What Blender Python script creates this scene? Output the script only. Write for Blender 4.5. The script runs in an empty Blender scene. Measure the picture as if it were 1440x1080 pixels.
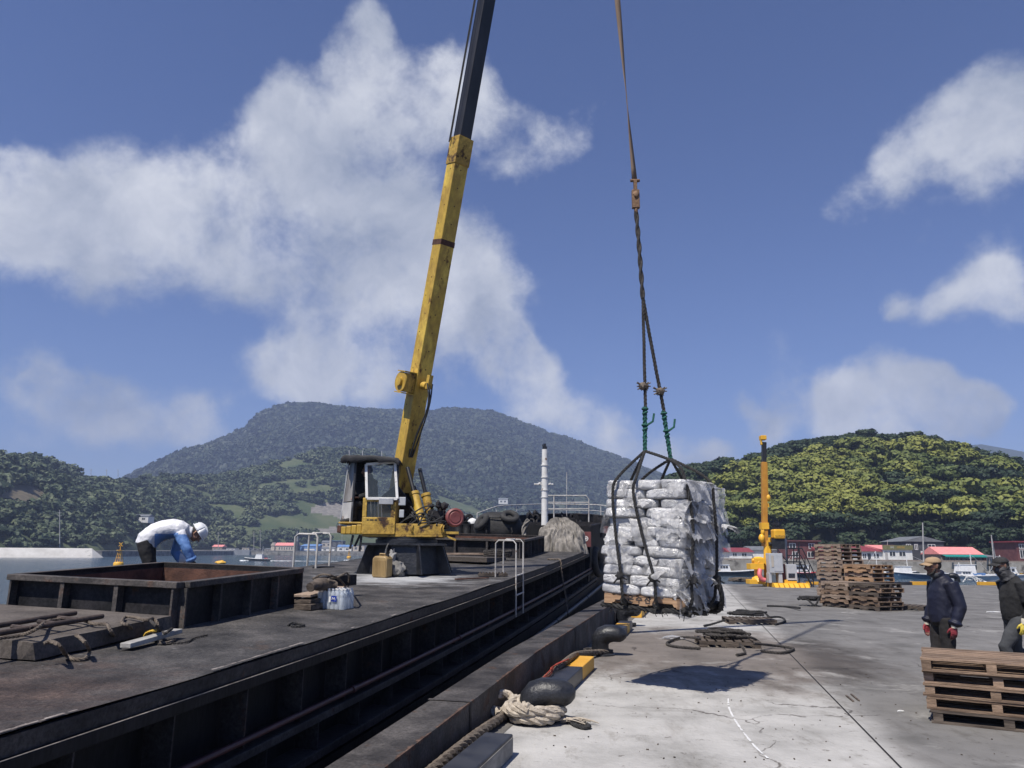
import bpy, bmesh, math, random
import numpy as np
from mathutils import Vector, Matrix, noise
rad = math.radians
random.seed(7); rng = np.random.default_rng(7)
SC = bpy.context.scene
COL = SC.collection

# ---------------------------------------------------------------- camera
FPX, HY, ROLL, CH = 1050.0, 775.6, rad(0.5), 1.7
_p = math.atan((HY - 540) / FPX)
CF = Vector((0, math.cos(_p), math.sin(_p))); _u = Vector((0, -math.sin(_p), math.cos(_p))); _r = Vector((1, 0, 0))
CR = _r * math.cos(ROLL) + _u * math.sin(ROLL); CU = _u * math.cos(ROLL) - _r * math.sin(ROLL)
CO = Vector((0, 0, CH))
cam_d = bpy.data.cameras.new('camera'); cam = bpy.data.objects.new('camera', cam_d); COL.objects.link(cam)
cam_d.sensor_width = 36; cam_d.lens = FPX / 1440 * 36; cam_d.clip_start = 0.05; cam_d.clip_end = 20000
_m = Matrix((CR, CU, -CF)).transposed().to_4x4(); _m.translation = CO; cam.matrix_world = _m
SC.camera = cam

def ray(x, y):
    return (CF * FPX + CR * (x - 720) - CU * (y - 540)).normalized()
def gz(x, y, z=0.0):                     # the point of a height z seen at photo pixel x, y
    d = ray(x, y); return CO + d * ((z - CH) / d.z)
def at(x, y, Y):                         # the point at distance Y
    d = ray(x, y); return CO + d * (Y / d.y)

# ---------------------------------------------------------------- light
SUN = Vector((-0.36, -0.50, 1.0)).normalized()
sun_d = bpy.data.lights.new('sun', 'SUN'); sun_d.energy = 5.0; sun_d.angle = rad(0.53); sun_d.color = (1.0, 0.94, 0.85)
sun = bpy.data.objects.new('sun', sun_d); COL.objects.link(sun)
sun.rotation_euler = (-SUN).to_track_quat('-Z', 'Y').to_euler()
SC.view_settings.view_transform = 'Standard'; SC.view_settings.look = 'None'
SC.view_settings.exposure = 0.22; SC.view_settings.gamma = 1.0
SC.cycles.use_denoising = True
SC.cycles.max_bounces = 6; SC.cycles.transparent_max_bounces = 12; SC.cycles.volume_bounces = 0
SC.cycles.caustics_reflective = False; SC.cycles.caustics_refractive = False

W = bpy.data.worlds.new('World'); SC.world = W; W.use_nodes = True
def build_world():
    nt = W.node_tree; N = nt.nodes; L = nt.links; N.clear()
    out = N.new('ShaderNodeOutputWorld')
    sky = N.new('ShaderNodeTexSky'); sky.sky_type = 'NISHITA'; sky.sun_disc = False
    sky.sun_elevation = math.asin(SUN.z); sky.sun_rotation = math.atan2(SUN.x, SUN.y)
    sky.air_density = 1.0; sky.dust_density = 0.3; sky.ozone_density = 3.0; sky.altitude = 0
    bg = N.new('ShaderNodeBackground'); bg.inputs[1].default_value = 0.08
    tint = N.new('ShaderNodeMix'); tint.data_type = 'RGBA'; tint.blend_type = 'MULTIPLY'; tint.inputs[0].default_value = 1; L.new(sky.outputs[0], tint.inputs[6]); tint.inputs[7].default_value = (.8, .84, 1.15, 1)
    L.new(tint.outputs[2], bg.inputs[0])
    tc = N.new('ShaderNodeTexCoord')
    def nz(scale, detail, rough, src, dist=0.0):
        n = N.new('ShaderNodeTexNoise'); n.inputs['Scale'].default_value = scale; n.inputs['Detail'].default_value = detail
        n.inputs['Roughness'].default_value = rough; n.inputs['Distortion'].default_value = dist; L.new(src, n.inputs['Vector']); return n
    def mth(op, a, b=None, c=None):
        n = N.new('ShaderNodeMath'); n.operation = op
        for i, v in enumerate((a, b, c)):
            if v is None: continue
            if isinstance(v, (int, float)): n.inputs[i].default_value = v
            else: L.new(v, n.inputs[i])
        return n.outputs[0]
    warp = nz(4.2, 6, 0.55, tc.outputs['Generated'])
    sub = N.new('ShaderNodeVectorMath'); sub.operation = 'SUBTRACT'; L.new(warp.outputs['Color'], sub.inputs[0]); sub.inputs[1].default_value = (.5, .5, .5)
    scl = N.new('ShaderNodeVectorMath'); scl.operation = 'SCALE'; L.new(sub.outputs[0], scl.inputs[0]); scl.inputs['Scale'].default_value = 0.15
    add = N.new('ShaderNodeVectorMath'); add.operation = 'ADD'; L.new(tc.outputs['Generated'], add.inputs[0]); L.new(scl.outputs[0], add.inputs[1])
    P = add.outputs[0]
    blobs = [(60,300,130),(170,315,130),(280,330,120),(380,300,110),(400,205,75),(470,165,75),(540,85,60),(548,25,38),(600,150,70),(655,120,60),
             (690,185,70,.5),(745,215,75,.4),(520,300,120),(480,385,110),(570,400,115),(650,410,100),(705,450,85),(620,480,95),(500,475,95),(420,505,65),
             (725,500,45),(370,505,50),(800,200,50,.36),(-70,290,130),(20,225,50),(-160,330,120),
             (1315,195,66),(1400,155,72),(1250,240,58),(1172,283,44),(1385,250,52),(1480,190,75),(1405,402,66),(1335,435,50),(1465,425,74),(1265,425,30),(1180,455,14),
             (1250,572,74,1.0),(1330,595,60,1.0),(1190,595,45),(1080,585,42),(1030,562,30),(820,600,50),(895,625,50),(965,645,45),(50,555,50),(200,585,75),
             (300,590,50),(100,600,75),(735,560,50),(1010,635,35),(1400,600,40),(-150,560,90),(1640,520,80),(1750,250,110)]
    acc = None
    for x, y, r, *gn in blobs:
        d = N.new('ShaderNodeVectorMath'); d.operation = 'DISTANCE'; L.new(P, d.inputs[0]); d.inputs[1].default_value = ray(x, y)
        R = r * (1.12 if y > 530 else 1.0) / 1050.0 * (FPX / math.sqrt(FPX**2 + (x-720)**2 + (y-540)**2)) * 1.25
        m = N.new('ShaderNodeMapRange'); m.interpolation_type = 'SMOOTHSTEP'; m.inputs[1].default_value = R * 1.25; m.inputs[2].default_value = R * 0.15
        m.inputs[3].default_value = 0.0; m.inputs[4].default_value = gn[0] if gn else (0.8 if y > 530 else 0.66); L.new(d.outputs['Value'], m.inputs[0])
        acc = m.outputs[0] if acc is None else mth('ADD', acc, m.outputs[0])
    acc = mth('MINIMUM', acc, 1.0)
    f1 = nz(6.5, 14, 0.63, tc.outputs['Generated'], 0.1)
    dens = mth('MULTIPLY_ADD', mth('SUBTRACT', f1.outputs['Fac'], 0.5), 2.6, acc)
    mr = N.new('ShaderNodeMapRange'); mr.interpolation_type = 'SMOOTHSTEP'; mr.inputs[1].default_value = 0.30; mr.inputs[2].default_value = 1.10
    L.new(dens, mr.inputs[0])
    f2 = nz(5.0, 7, 0.6, P)
    cr = N.new('ShaderNodeValToRGB'); cr.color_ramp.elements[0].position = 0.35; cr.color_ramp.elements[0].color = (.36, .41, .53, 1)
    cr.color_ramp.elements[1].position = 0.68; cr.color_ramp.elements[1].color = (.84, .86, .92, 1); L.new(f2.outputs['Fac'], cr.inputs[0])
    bc = N.new('ShaderNodeBackground'); bc.inputs[1].default_value = 0.84; L.new(cr.outputs[0], bc.inputs[0])
    mx = N.new('ShaderNodeMixShader'); L.new(mth('MULTIPLY', mr.outputs[0], 0.93), mx.inputs[0]); L.new(bg.outputs[0], mx.inputs[1]); L.new(bc.outputs[0], mx.inputs[2])
    L.new(mx.outputs[0], out.inputs[0])
build_world()

# ---------------------------------------------------------------- materials
def mat(name, c1, c2=None, c3=None, rough=.65, metal=0.0, scale=4.0, detail=7, bump=0.0, bscale=None, stretch=(1, 1, 1), spec=.5,
        rust=None, rust_amt=.35, rust_scale=3.0, rust_col=(.09, .035, .018), world=False, p1=.38, p2=.62, trans=0.0, alpha=1.0, coat=0.0, grit=None, rvar=.0):
    m = bpy.data.materials.new(name); m.use_nodes = True; nt = m.node_tree; N = nt.nodes; L = nt.links
    b = N['Principled BSDF']; b.inputs['Roughness'].default_value = rough; b.inputs['Metallic'].default_value = metal
    b.inputs['Specular IOR Level'].default_value = spec; b.inputs['Coat Weight'].default_value = coat
    tc = N.new('ShaderNodeTexCoord'); oi = N.new('ShaderNodeObjectInfo'); geo = N.new('ShaderNodeNewGeometry')
    mp = N.new('ShaderNodeMapping'); mp.inputs['Scale'].default_value = stretch
    if world: L.new(geo.outputs['Position'], mp.inputs['Vector'])
    else:
        sc = N.new('ShaderNodeVectorMath'); sc.operation = 'MULTIPLY_ADD'; cmb = N.new('ShaderNodeCombineXYZ')
        for i in range(3): L.new(oi.outputs['Random'], cmb.inputs[i])
        L.new(cmb.outputs[0], sc.inputs[0]); sc.inputs[1].default_value = (37, 53, 71); L.new(tc.outputs['Object'], sc.inputs[2])
        L.new(sc.outputs[0], mp.inputs['Vector'])
    def nz(s, d=detail, r=.6):
        n = N.new('ShaderNodeTexNoise'); n.inputs['Scale'].default_value = s; n.inputs['Detail'].default_value = d; n.inputs['Roughness'].default_value = r
        L.new(mp.outputs[0], n.inputs['Vector']); return n
    n1 = nz(scale); cr = N.new('ShaderNodeValToRGB'); e = cr.color_ramp.elements
    e[0].position = p1; e[0].color = (*c1, 1); e[1].position = p2; e[1].color = (*(c2 or c1), 1)
    if c3: x = e.new((p1 + p2) / 2); x.color = (*c3, 1)
    L.new(n1.outputs['Fac'], cr.inputs[0]); col = cr.outputs[0]
    if rvar:
        hs = N.new('ShaderNodeHueSaturation'); mm = N.new('ShaderNodeMath'); mm.operation = 'MULTIPLY_ADD'
        L.new(oi.outputs['Random'], mm.inputs[0]); mm.inputs[1].default_value = rvar; mm.inputs[2].default_value = 1 - rvar / 2
        L.new(mm.outputs[0], hs.inputs['Value']); L.new(col, hs.inputs['Color']); col = hs.outputs[0]
    if rust is not None:
        n2 = nz(rust_scale, 9, .65); mr = N.new('ShaderNodeMapRange'); mr.inputs[1].default_value = 1 - rust; mr.inputs[2].default_value = 1 - rust + .08
        L.new(n2.outputs['Fac'], mr.inputs[0]); mx = N.new('ShaderNodeMix'); mx.data_type = 'RGBA'
        L.new(mr.outputs[0], mx.inputs[0]); L.new(col, mx.inputs[6]); mx.inputs[7].default_value = (*rust_col, 1); col = mx.outputs[2]
        r2 = N.new('ShaderNodeMapRange'); r2.inputs[3].default_value = rough; r2.inputs[4].default_value = .9; L.new(mr.outputs[0], r2.inputs[0]); L.new(r2.outputs[0], b.inputs['Roughness'])
    if grit:
        gn = nz(grit[0], 5, .75); gm = N.new('ShaderNodeMapRange'); gm.inputs[1].default_value = .3; gm.inputs[2].default_value = .68; gm.inputs[3].default_value = 1 - grit[1]; gm.inputs[4].default_value = 1 + grit[1]; L.new(gn.outputs['Fac'], gm.inputs[0])
        gh = N.new('ShaderNodeHueSaturation'); L.new(gm.outputs[0], gh.inputs['Value']); L.new(col, gh.inputs['Color']); col = gh.outputs[0]
    L.new(col, b.inputs['Base Color'])
    if bump:
        n3 = nz(bscale or scale * 4, 6, .6); bp = N.new('ShaderNodeBump'); bp.inputs['Strength'].default_value = min(1, bump); bp.inputs['Distance'].default_value = .02 * max(1, bump)
        L.new(n3.outputs['Fac'], bp.inputs['Height']); L.new(bp.outputs[0], b.inputs['Normal'])
    if trans: b.inputs['Transmission Weight'].default_value = trans
    if alpha < 1: b.inputs['Alpha'].default_value = alpha
    return m

MT = {}
def mk(k, *a, **kw): MT[k] = mat(k, *a, **kw)
mk('hull', (.004, .0045, .006), (.011, .011, .013), spec=.2, grit=(30, .6), stretch=(1.6, 1.6, .35), rough=.65, scale=1.5, bump=.3, bscale=9, rust=.36, rust_scale=1.7, rust_col=(.03, .018, .013))
mk('steel_edge', (.013, .013, .016), (.036, .034, .036), spec=.25, grit=(30, .7), rough=.65, scale=2.0, bump=.4, bscale=12, rust=.4, rust_scale=4, rust_col=(.05, .028, .02))
mk('coaming', (.008, .008, .0095), (.026, .024, .026), spec=.25, grit=(26, .7), rough=.65, scale=2.5, bump=.4, bscale=14, rust=.38, rust_scale=5, rust_col=(.05, .03, .022))
mk('coaming_rim', (.026, .023, .022), (.075, .065, .06), grit=(40, .6), rough=.8, scale=3, bump=.5, bscale=20, rust=.45, rust_scale=6, rust_col=(.08, .05, .038))
mk('ladder_iron', (.028, .02, .018), (.06, .042, .035), grit=(30, .5), rough=.8, scale=5)
mk('beam_rust', (.05, .026, .018), (.12, .075, .055), grit=(30, .5), rough=.9, scale=6)
mk('worn_lit_edge', (.12, .1, .09), (.28, .25, .23), grit=(20, .5), rough=.8, scale=3)  # bare worn steel, also the pale colour of painted edge highlights
mk('rust_plate', (.05, .022, .015), (.11, .05, .033), rough=.9, scale=6, bump=.5, bscale=30)
mk('beam', (.016, .014, .014), (.07, .064, .062), grit=(35, .7), rough=.75, scale=2.2, bump=.5, bscale=10, rust=.42, rust_scale=3, rust_col=(.055, .032, .022))
mk('pipe_red', (.06, .018, .02), (.035, .012, .014), rough=.5, scale=4, rust=.35)
mk('pipe_dark', (.014, .015, .018), (.03, .03, .032), rough=.45, scale=3)
mk('black_iron', (.008, .009, .012), (.022, .023, .027), rough=.42, scale=6, bump=.5, bscale=22, grit=(30, .5), rust=.37, rust_scale=7, rust_col=(.05, .045, .042))
mk('yellow', (.5, .33, .045), (.62, .43, .07), (.4, .25, .04), grit=(14, .25), rough=.5, scale=2.2, bump=.15, bscale=20, rust=.41, rust_scale=4, stretch=(1, 1, .5))
mk('yellow_dirty', (.33, .2, .032), (.48, .31, .055), grit=(18, .4), rough=.6, scale=3, bump=.3, bscale=20, rust=.47, rust_scale=4, rust_col=(.05, .025, .015))
mk('yellow_new', (.7, .37, .025), (.76, .43, .035), rough=.45, scale=2, rust=.28, rust_scale=6)
mk('orange_mast', (.42, .18, .02), (.5, .24, .03), rough=.5, scale=2)
mk('black_boom', (.012, .012, .014), (.028, .028, .032), rough=.45, scale=2, stretch=(1, 1, .3))
mk('white_paint', (.6, .59, .56), (.72, .71, .69), rough=.5, scale=6, rust=.4, rust_scale=7, rust_col=(.16, .08, .04))
mk('rail_paint', (.36, .345, .325), (.52, .505, .48), rough=.6, scale=6, rust=.42, rust_scale=9, rust_col=(.14, .08, .05))
mk('white_grp', (.68, .68, .67), (.78, .78, .77), rough=.4, scale=3)
mk('galv', (.36, .37, .38), (.48, .48, .48), rough=.5, metal=.4, scale=6)
mk('grey_box', (.38, .4, .42), (.45, .46, .48), rough=.5, scale=3)
mk('grey_weathered', (.13, .12, .115), (.28, .27, .26), rough=.8, scale=4, stretch=(1, 1, .25), bump=.3)
mk('white_panel', (.38, .37, .355), (.52, .51, .49), rough=.6, scale=3, rust=.42, rust_scale=5, rust_col=(.16, .09, .05))
mk('tarp_black', (.012, .012, .014), (.03, .03, .033), rough=.7, scale=3, bump=.6, bscale=8)
mk('rubber', (.012, .012, .013), (.035, .034, .033), rough=.8, scale=4, bump=.4, bscale=16)
mk('red_drum', (.15, .04, .04), (.22, .065, .062), rough=.55, scale=3, rust=.36)
mk('red_box', (.11, .03, .032), (.16, .045, .045), rough=.6, scale=4, rust=.4)
mk('jerry', (.24, .16, .065), (.36, .25, .11), rough=.45, scale=5, stretch=(1, 1, .4), trans=.0)
mk('rope_dark', (.025, .022, .02), (.06, .053, .048), rough=.9, scale=20, bump=.6, bscale=90)
mk('rope_black', (.01, .01, .011), (.03, .029, .028), rough=.85, scale=20, bump=.6, bscale=90)
mk('rope_brown', (.09, .07, .055), (.17, .14, .11), rough=.9, scale=20, bump=.6, bscale=90)
mk('rope_pale', (.33, .28, .22), (.5, .44, .36), rough=.9, scale=25, bump=.7, bscale=90)
mk('rope_white', (.6, .6, .58), (.7, .7, .68), rough=.9, scale=20)
mk('rope_green', (.012, .075, .058), (.022, .13, .1), rough=.8, scale=20, bump=.6, bscale=80)
mk('rope_red', (.28, .03, .02), (.36, .07, .04), rough=.8, scale=20)
mk('rope_yellow', (.5, .3, .03), (.55, .36, .05), rough=.8, scale=20)
mk('strap', (.16, .11, .075), (.24, .17, .12), rough=.9, scale=8, stretch=(1, 1, .15))
mk('hook', (.12, .065, .035), (.2, .12, .07), rough=.7, metal=.3, scale=9, bump=.5)
mk('net', (.13, .12, .105), (.3, .275, .245), rough=.95, scale=3.5, stretch=(3, 3, .8), bump=1.0, bscale=14)
mk('wood', (.11, .07, .046), (.27, .185, .128), (.19, .13, .087), grit=(30, .35), rough=.85, scale=3, stretch=(1, 8, 8), bump=.4, bscale=10, rvar=.5)
mk('wood_grey', (.15, .108, .08), (.33, .25, .19), (.23, .175, .135), grit=(30, .35), rough=.9, scale=3, stretch=(1, 8, 8), bump=.4, bscale=10, rvar=.45)
mk('wood_tan', (.26, .155, .085), (.4, .26, .155), (.33, .205, .12), rough=.85, scale=3, stretch=(1, 8, 8), bump=.3, bscale=10, rvar=.3)
mk('wood_dark', (.045, .034, .027), (.12, .095, .075), rough=.9, scale=3, stretch=(1, 6, 6), bump=.4, bscale=10, rvar=.4)
mk('ink', (.03, .025, .025), rough=.8)
mk('cover_board', (.045, .037, .032), (.1, .085, .074), grit=(45, .45), rough=.9, scale=2, bump=.5, bscale=14, rust=.4, rust_scale=6, rust_col=(.035, .027, .022))
mk('white_board', (.2, .195, .185), (.36, .35, .33), rough=.75, scale=8, bump=.3, rust=.4, rust_scale=9, rust_col=(.12, .1, .08))
mk('block_black', (.012, .013, .018), (.03, .031, .036), rough=.45, scale=4, rust=.36, rust_scale=9, rust_col=(.12, .11, .1))
mk('block_worn', (.12, .115, .11), (.3, .29, .27), rough=.8, scale=5, stretch=(1, .4, 1))
mk('block_yellow', (.6, .3, .02), (.66, .36, .04), rough=.55, scale=4, rust=.34, rust_scale=9, rust_col=(.14, .1, .06))
mk('apron', (.07, .066, .06), (.15, .14, .13), rough=.9, scale=3, bump=.5, bscale=18)
mk('skin_dark', (.13, .066, .045), (.17, .09, .062), rough=.55, scale=9)
mk('skin', (.26, .14, .095), (.32, .18, .125), rough=.5, scale=9)
mk('hair', (.008, .007, .007), (.016, .014, .013), rough=.6, scale=30, bump=.6, bscale=120)
mk('jacket_navy', (.008, .009, .02), (.011, .013, .03), rough=.55, scale=3, bump=.3, bscale=7, spec=.35, stretch=(1, 1, .55))
mk('trousers_black', (.008, .008, .009), (.017, .016, .017), rough=.85, scale=4, bump=.5, bscale=12)
mk('trousers_brown', (.009, .008, .008), (.018, .015, .015), rough=.85, scale=4, bump=.5, bscale=12)
mk('trousers_grey', (.028, .031, .036), (.05, .053, .058), rough=.9, scale=4, bump=.5, bscale=12)
mk('shirt_black', (.008, .008, .009), (.018, .018, .019), rough=.9, scale=5, bump=.4, bscale=14)
mk('mask_cloth', (.035, .035, .038), (.085, .085, .09), rough=.9, scale=9, bump=.5, bscale=20)
mk('cap_tan', (.3, .205, .12), (.35, .245, .15), rough=.85, scale=8, bump=.2, bscale=60)
mk('cap_black', (.014, .014, .015), (.03, .03, .031), rough=.85, scale=8, bump=.2, bscale=60)
mk('glove_red', (.18, .016, .026), (.25, .03, .04), rough=.6, scale=15, bump=.4)
mk('glove_dark', (.05, .012, .014), (.1, .02, .022), rough=.7, scale=12)
mk('glove_yellow', (.6, .45, .04), (.66, .54, .1), rough=.6, scale=15, bump=.4)
mk('glove_cuff', (.5, .46, .36), (.6, .56, .46), rough=.95, scale=20)
mk('jacket_white', (.58, .58, .6), (.68, .68, .7), rough=.6, scale=3, bump=.6, bscale=9)
mk('jacket_blue', (.09, .19, .42), (.13, .25, .52), rough=.55, scale=3, bump=.6, bscale=9)
mk('helmet', (.68, .69, .7), (.76, .77, .78), rough=.3, scale=3, coat=.4)
mk('dark_void', (.006, .006, .007), rough=.9)
mk('window_dark', (.02, .024, .03), (.05, .055, .065), rough=.15, scale=1, spec=.7)
mk('red_roof', (.18, .026, .034), (.23, .042, .05), rough=.6, scale=2)
mk('pink_roof', (.7, .24, .22), (.78, .3, .28), rough=.6, scale=2)
mk('grey_roof', (.12, .13, .14), (.17, .18, .19), rough=.7, scale=1)
mk('blue_roof', (.1, .2, .42), (.14, .27, .52), rough=.5, scale=1)
mk('wall_white', (.6, .6, .58), (.72, .72, .7), rough=.7, scale=1.5)
mk('wall_grey', (.035, .037, .045), (.06, .062, .07), rough=.8, scale=1)
mk('wall_maroon', (.09, .028, .03), (.14, .05, .05), rough=.8, scale=1)
mk('wall_stone', (.16, .13, .11), (.26, .22, .19), rough=.9, scale=3)
mk('wall_tan', (.4, .36, .3), (.52, .47, .4), rough=.8, scale=1)
mk('olive_board', (.13, .125, .05), (.18, .17, .08), rough=.8, scale=2)
mk('green_awning', (.01, .2, .17), (.015, .27, .23), rough=.6, scale=2)
mk('seawall', (.2, .185, .16), (.36, .34, .3), rough=.9, scale=.5, bump=.5, bscale=2, rust=.45, rust_scale=.4, rust_col=(.1, .09, .075))
mk('seawall_white', (.5, .48, .44), (.62, .6, .56), rough=.9, scale=.2, rust=.4, rust_scale=.15, rust_col=(.3, .29, .26))
mk('land', (.2, .19, .17), (.3, .29, .26), rough=.95, scale=.2)
mk('rocks', (.1, .095, .09), (.24, .23, .21), rough=.95, scale=.4, bump=1, bscale=.9)
mk('boat_hull', (.5, .5, .5), (.6, .6, .6), rough=.5, scale=1)
mk('boat_dark', (.02, .03, .04), (.05, .06, .07), rough=.5, scale=1)
mk('boat_blue', (.04, .09, .16), (.06, .12, .2), rough=.5, scale=1)
mk('boat_red', (.4, .02, .03), (.45, .03, .04), rough=.5, scale=1)
mk('pole_grey', (.3, .29, .28), (.4, .39, .38), rough=.8, scale=2)
mk('foam', (.72, .75, .76), (.8, .82, .83), rough=.9, scale=3)
mk('litter', (.55, .55, .54), (.68, .68, .67), rough=.6, scale=9)
mk('pink_hose', (.6, .12, .14), (.7, .18, .18), rough=.5)
mk('pack_grey', (.2, .19, .18), (.42, .41, .395), rough=.8, scale=30, detail=9, bump=.3, bscale=40)
mk('wire', (.02, .02, .02), rough=.7)

def film_mat(name, base=(.62, .62, .62), alpha=.6):
    m = mat(name, tuple(c * .5 for c in base), base, rough=.2, scale=4, spec=.9, bump=.0, p1=.3, p2=.55)
    nt = m.node_tree; N = nt.nodes; L = nt.links; b = N['Principled BSDF']; mp = [n for n in N if n.type == 'MAPPING'][0]
    n1 = N.new('ShaderNodeTexNoise'); n1.inputs['Scale'].default_value = 6; n1.inputs['Detail'].default_value = 5; n1.inputs['Distortion'].default_value = 2.2; L.new(mp.outputs[0], n1.inputs['Vector'])
    v = N.new('ShaderNodeTexVoronoi'); v.feature = 'DISTANCE_TO_EDGE'; v.inputs['Scale'].default_value = 6
    wv = N.new('ShaderNodeVectorMath'); wv.operation = 'MULTIPLY_ADD'; L.new(n1.outputs['Color'], wv.inputs[0]); wv.inputs[1].default_value = (.5, .5, .5); L.new(mp.outputs[0], wv.inputs[2]); L.new(wv.outputs[0], v.inputs['Vector'])
    ad = N.new('ShaderNodeMath'); ad.operation = 'MULTIPLY_ADD'; L.new(v.outputs['Distance'], ad.inputs[0]); ad.inputs[1].default_value = -.9; L.new(n1.outputs['Fac'], ad.inputs[2])
    bp = N.new('ShaderNodeBump'); bp.inputs['Strength'].default_value = 1.0; bp.inputs['Distance'].default_value = .02; L.new(ad.outputs[0], bp.inputs['Height']); L.new(bp.outputs[0], b.inputs['Normal'])
    b.inputs['Alpha'].default_value = alpha
    return m
MT['film'] = film_mat('film', (.52, .52, .525), 1.0)
MT['film_loose'] = film_mat('film_loose', (.6, .6, .61), .55)
def glass_mat(name, tint, a, rough=.05):
    m = mat(name, tint, rough=rough, spec=.8); m.node_tree.nodes['Principled BSDF'].inputs['Alpha'].default_value = a; return m
MT['glass'] = glass_mat('glass', (.1, .12, .13), .35)
MT['bottle'] = glass_mat('bottle', (.62, .68, .74), .55, .12)
MT['wrap'] = glass_mat('wrap', (.7, .74, .78), .22, .15)
MT['label_blue'] = mat('label_blue', (.015, .04, .3), rough=.4)

def concrete_mat():
    m = mat('quay_concrete', (.235, .229, .215), (.44, .43, .41), (.36, .352, .336), rough=.9, scale=1.1, detail=12, world=True, bump=.6, bscale=18, p1=.3, p2=.66)
    nt = m.node_tree; N = nt.nodes; L = nt.links; b = N['Principled BSDF']; geo = [n for n in N if n.type == 'NEW_GEOMETRY'][0]
    col = b.inputs['Base Color'].links[0].from_socket; P = geo.outputs['Position']
    def mth(op, a, b=None, c=None):
        n = N.new('ShaderNodeMath'); n.operation = op
        for i, v in enumerate((a, b, c)):
            if v is None: continue
            if isinstance(v, (int, float)): n.inputs[i].default_value = v
            else: L.new(v, n.inputs[i])
        return n.outputs[0]
    def nz(s, d, r=.6, st=(1, 1, 1), rot=0, dist=0):
        mp = N.new('ShaderNodeMapping'); mp.inputs['Scale'].default_value = st; mp.inputs['Rotation'].default_value = (0, 0, rot); L.new(P, mp.inputs['Vector'])
        n = N.new('ShaderNodeTexNoise'); n.inputs['Scale'].default_value = s; n.inputs['Detail'].default_value = d; n.inputs['Roughness'].default_value = r; n.inputs['Distortion'].default_value = dist; L.new(mp.outputs[0], n.inputs['Vector']); return n.outputs['Fac']
    def mr(v, a, b, c=0., d=1.):
        n = N.new('ShaderNodeMapRange'); n.interpolation_type = 'SMOOTHSTEP'
        for i, q in ((1, a), (2, b), (3, c), (4, d)): n.inputs[i].default_value = q
        L.new(v, n.inputs[0]); return n.outputs[0]
    def mul(col, f, c):
        mx = N.new('ShaderNodeMix'); mx.data_type = 'RGBA'; mx.blend_type = 'MULTIPLY'; L.new(f, mx.inputs[0]); L.new(col, mx.inputs[6]); mx.inputs[7].default_value = (*c, 1); return mx.outputs[2]
    def mix(col, f, c):
        mx = N.new('ShaderNodeMix'); mx.data_type = 'RGBA'; L.new(f, mx.inputs[0]); L.new(col, mx.inputs[6]); mx.inputs[7].default_value = (*c, 1); return mx.outputs[2]
    sx = N.new('ShaderNodeSeparateXYZ'); L.new(P, sx.inputs[0])
    # worn, darker slabs beyond the long joint; its line runs through two points of the quay
    a, c = gz(1114, 923), gz(1267, 1080); dv = (c - a).normalized(); nx, ny = dv.y, -dv.x
    if nx < 0: nx, ny = -nx, -ny
    dist = mth('SUBTRACT', mth('ADD', mth('MULTIPLY', sx.outputs[0], nx), mth('MULTIPLY', sx.outputs[1], ny)), a.x * nx + a.y * ny)
    big = nz(.35, 6)
    f = mr(mth('MULTIPLY_ADD', mth('SUBTRACT', big, .5), 1.2, dist), -.1, .5)
    col = mul(col, mth('MULTIPLY', f, .92), (.36, .355, .355))
    # dark traffic stain under the hoist
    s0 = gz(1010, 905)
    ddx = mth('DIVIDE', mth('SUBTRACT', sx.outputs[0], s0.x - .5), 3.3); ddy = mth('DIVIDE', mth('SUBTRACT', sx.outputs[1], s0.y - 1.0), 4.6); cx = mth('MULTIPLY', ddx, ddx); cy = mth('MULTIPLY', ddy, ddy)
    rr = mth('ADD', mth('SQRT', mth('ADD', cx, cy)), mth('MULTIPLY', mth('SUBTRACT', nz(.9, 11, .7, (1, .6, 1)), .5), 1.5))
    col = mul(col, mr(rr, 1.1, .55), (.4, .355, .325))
    st = nz(1.2, 10, .7, (1, .22, 1), rad(70))
    col = mul(col, mr(st, .52, .72), (.62, .6, .58))
    sp = nz(7, 8, .75); col = mul(col, mr(sp, .58, .66), (.5, .48, .46)); s2 = nz(26, 6, .8); col = mul(col, mr(s2, .6, .7), (.62, .6, .58)); s3 = nz(2.6, 11, .78, (1, .45, 1), rad(20)); col = mul(col, mr(s3, .52, .66), (.7, .685, .66))
    pale = nz(.7, 8, .7, (1, 1, 1), 0, .5); col = mix(col, mth('MULTIPLY', mr(pale, .55, .7), .55), (.42, .41, .385))
    vn = N.new('ShaderNodeTexVoronoi'); vn.feature = 'DISTANCE_TO_EDGE'; vn.inputs['Scale'].default_value = .3
    wn = N.new('ShaderNodeTexNoise'); wn.inputs['Scale'].default_value = 1.3; wn.inputs['Detail'].default_value = 8; L.new(P, wn.inputs['Vector']); wa = N.new('ShaderNodeVectorMath'); wa.operation = 'MULTIPLY_ADD'; L.new(wn.outputs['Color'], wa.inputs[0]); wa.inputs[1].default_value = (.9, .9, .9); L.new(P, wa.inputs[2]); L.new(wa.outputs[0], vn.inputs['Vector'])
    crk = mth('MULTIPLY', mr(vn.outputs['Distance'], .0045, .0015), mr(nz(.5, 3), .47, .55)); col = mul(col, crk, (.35, .33, .32))
    tr = nz(1.6, 5, .6, (.08, 1.6, 1), rad(-62)); col = mul(col, mth('MULTIPLY', mr(tr, .6, .7), .6), (.6, .58, .56))
    far = mr(sx.outputs[1], 14., 26.); col = mul(col, mth('MULTIPLY', far, .35), (.75, .75, .76))
    L.new(col, b.inputs['Base Color'])
    return m
MT['concrete'] = concrete_mat()

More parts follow.
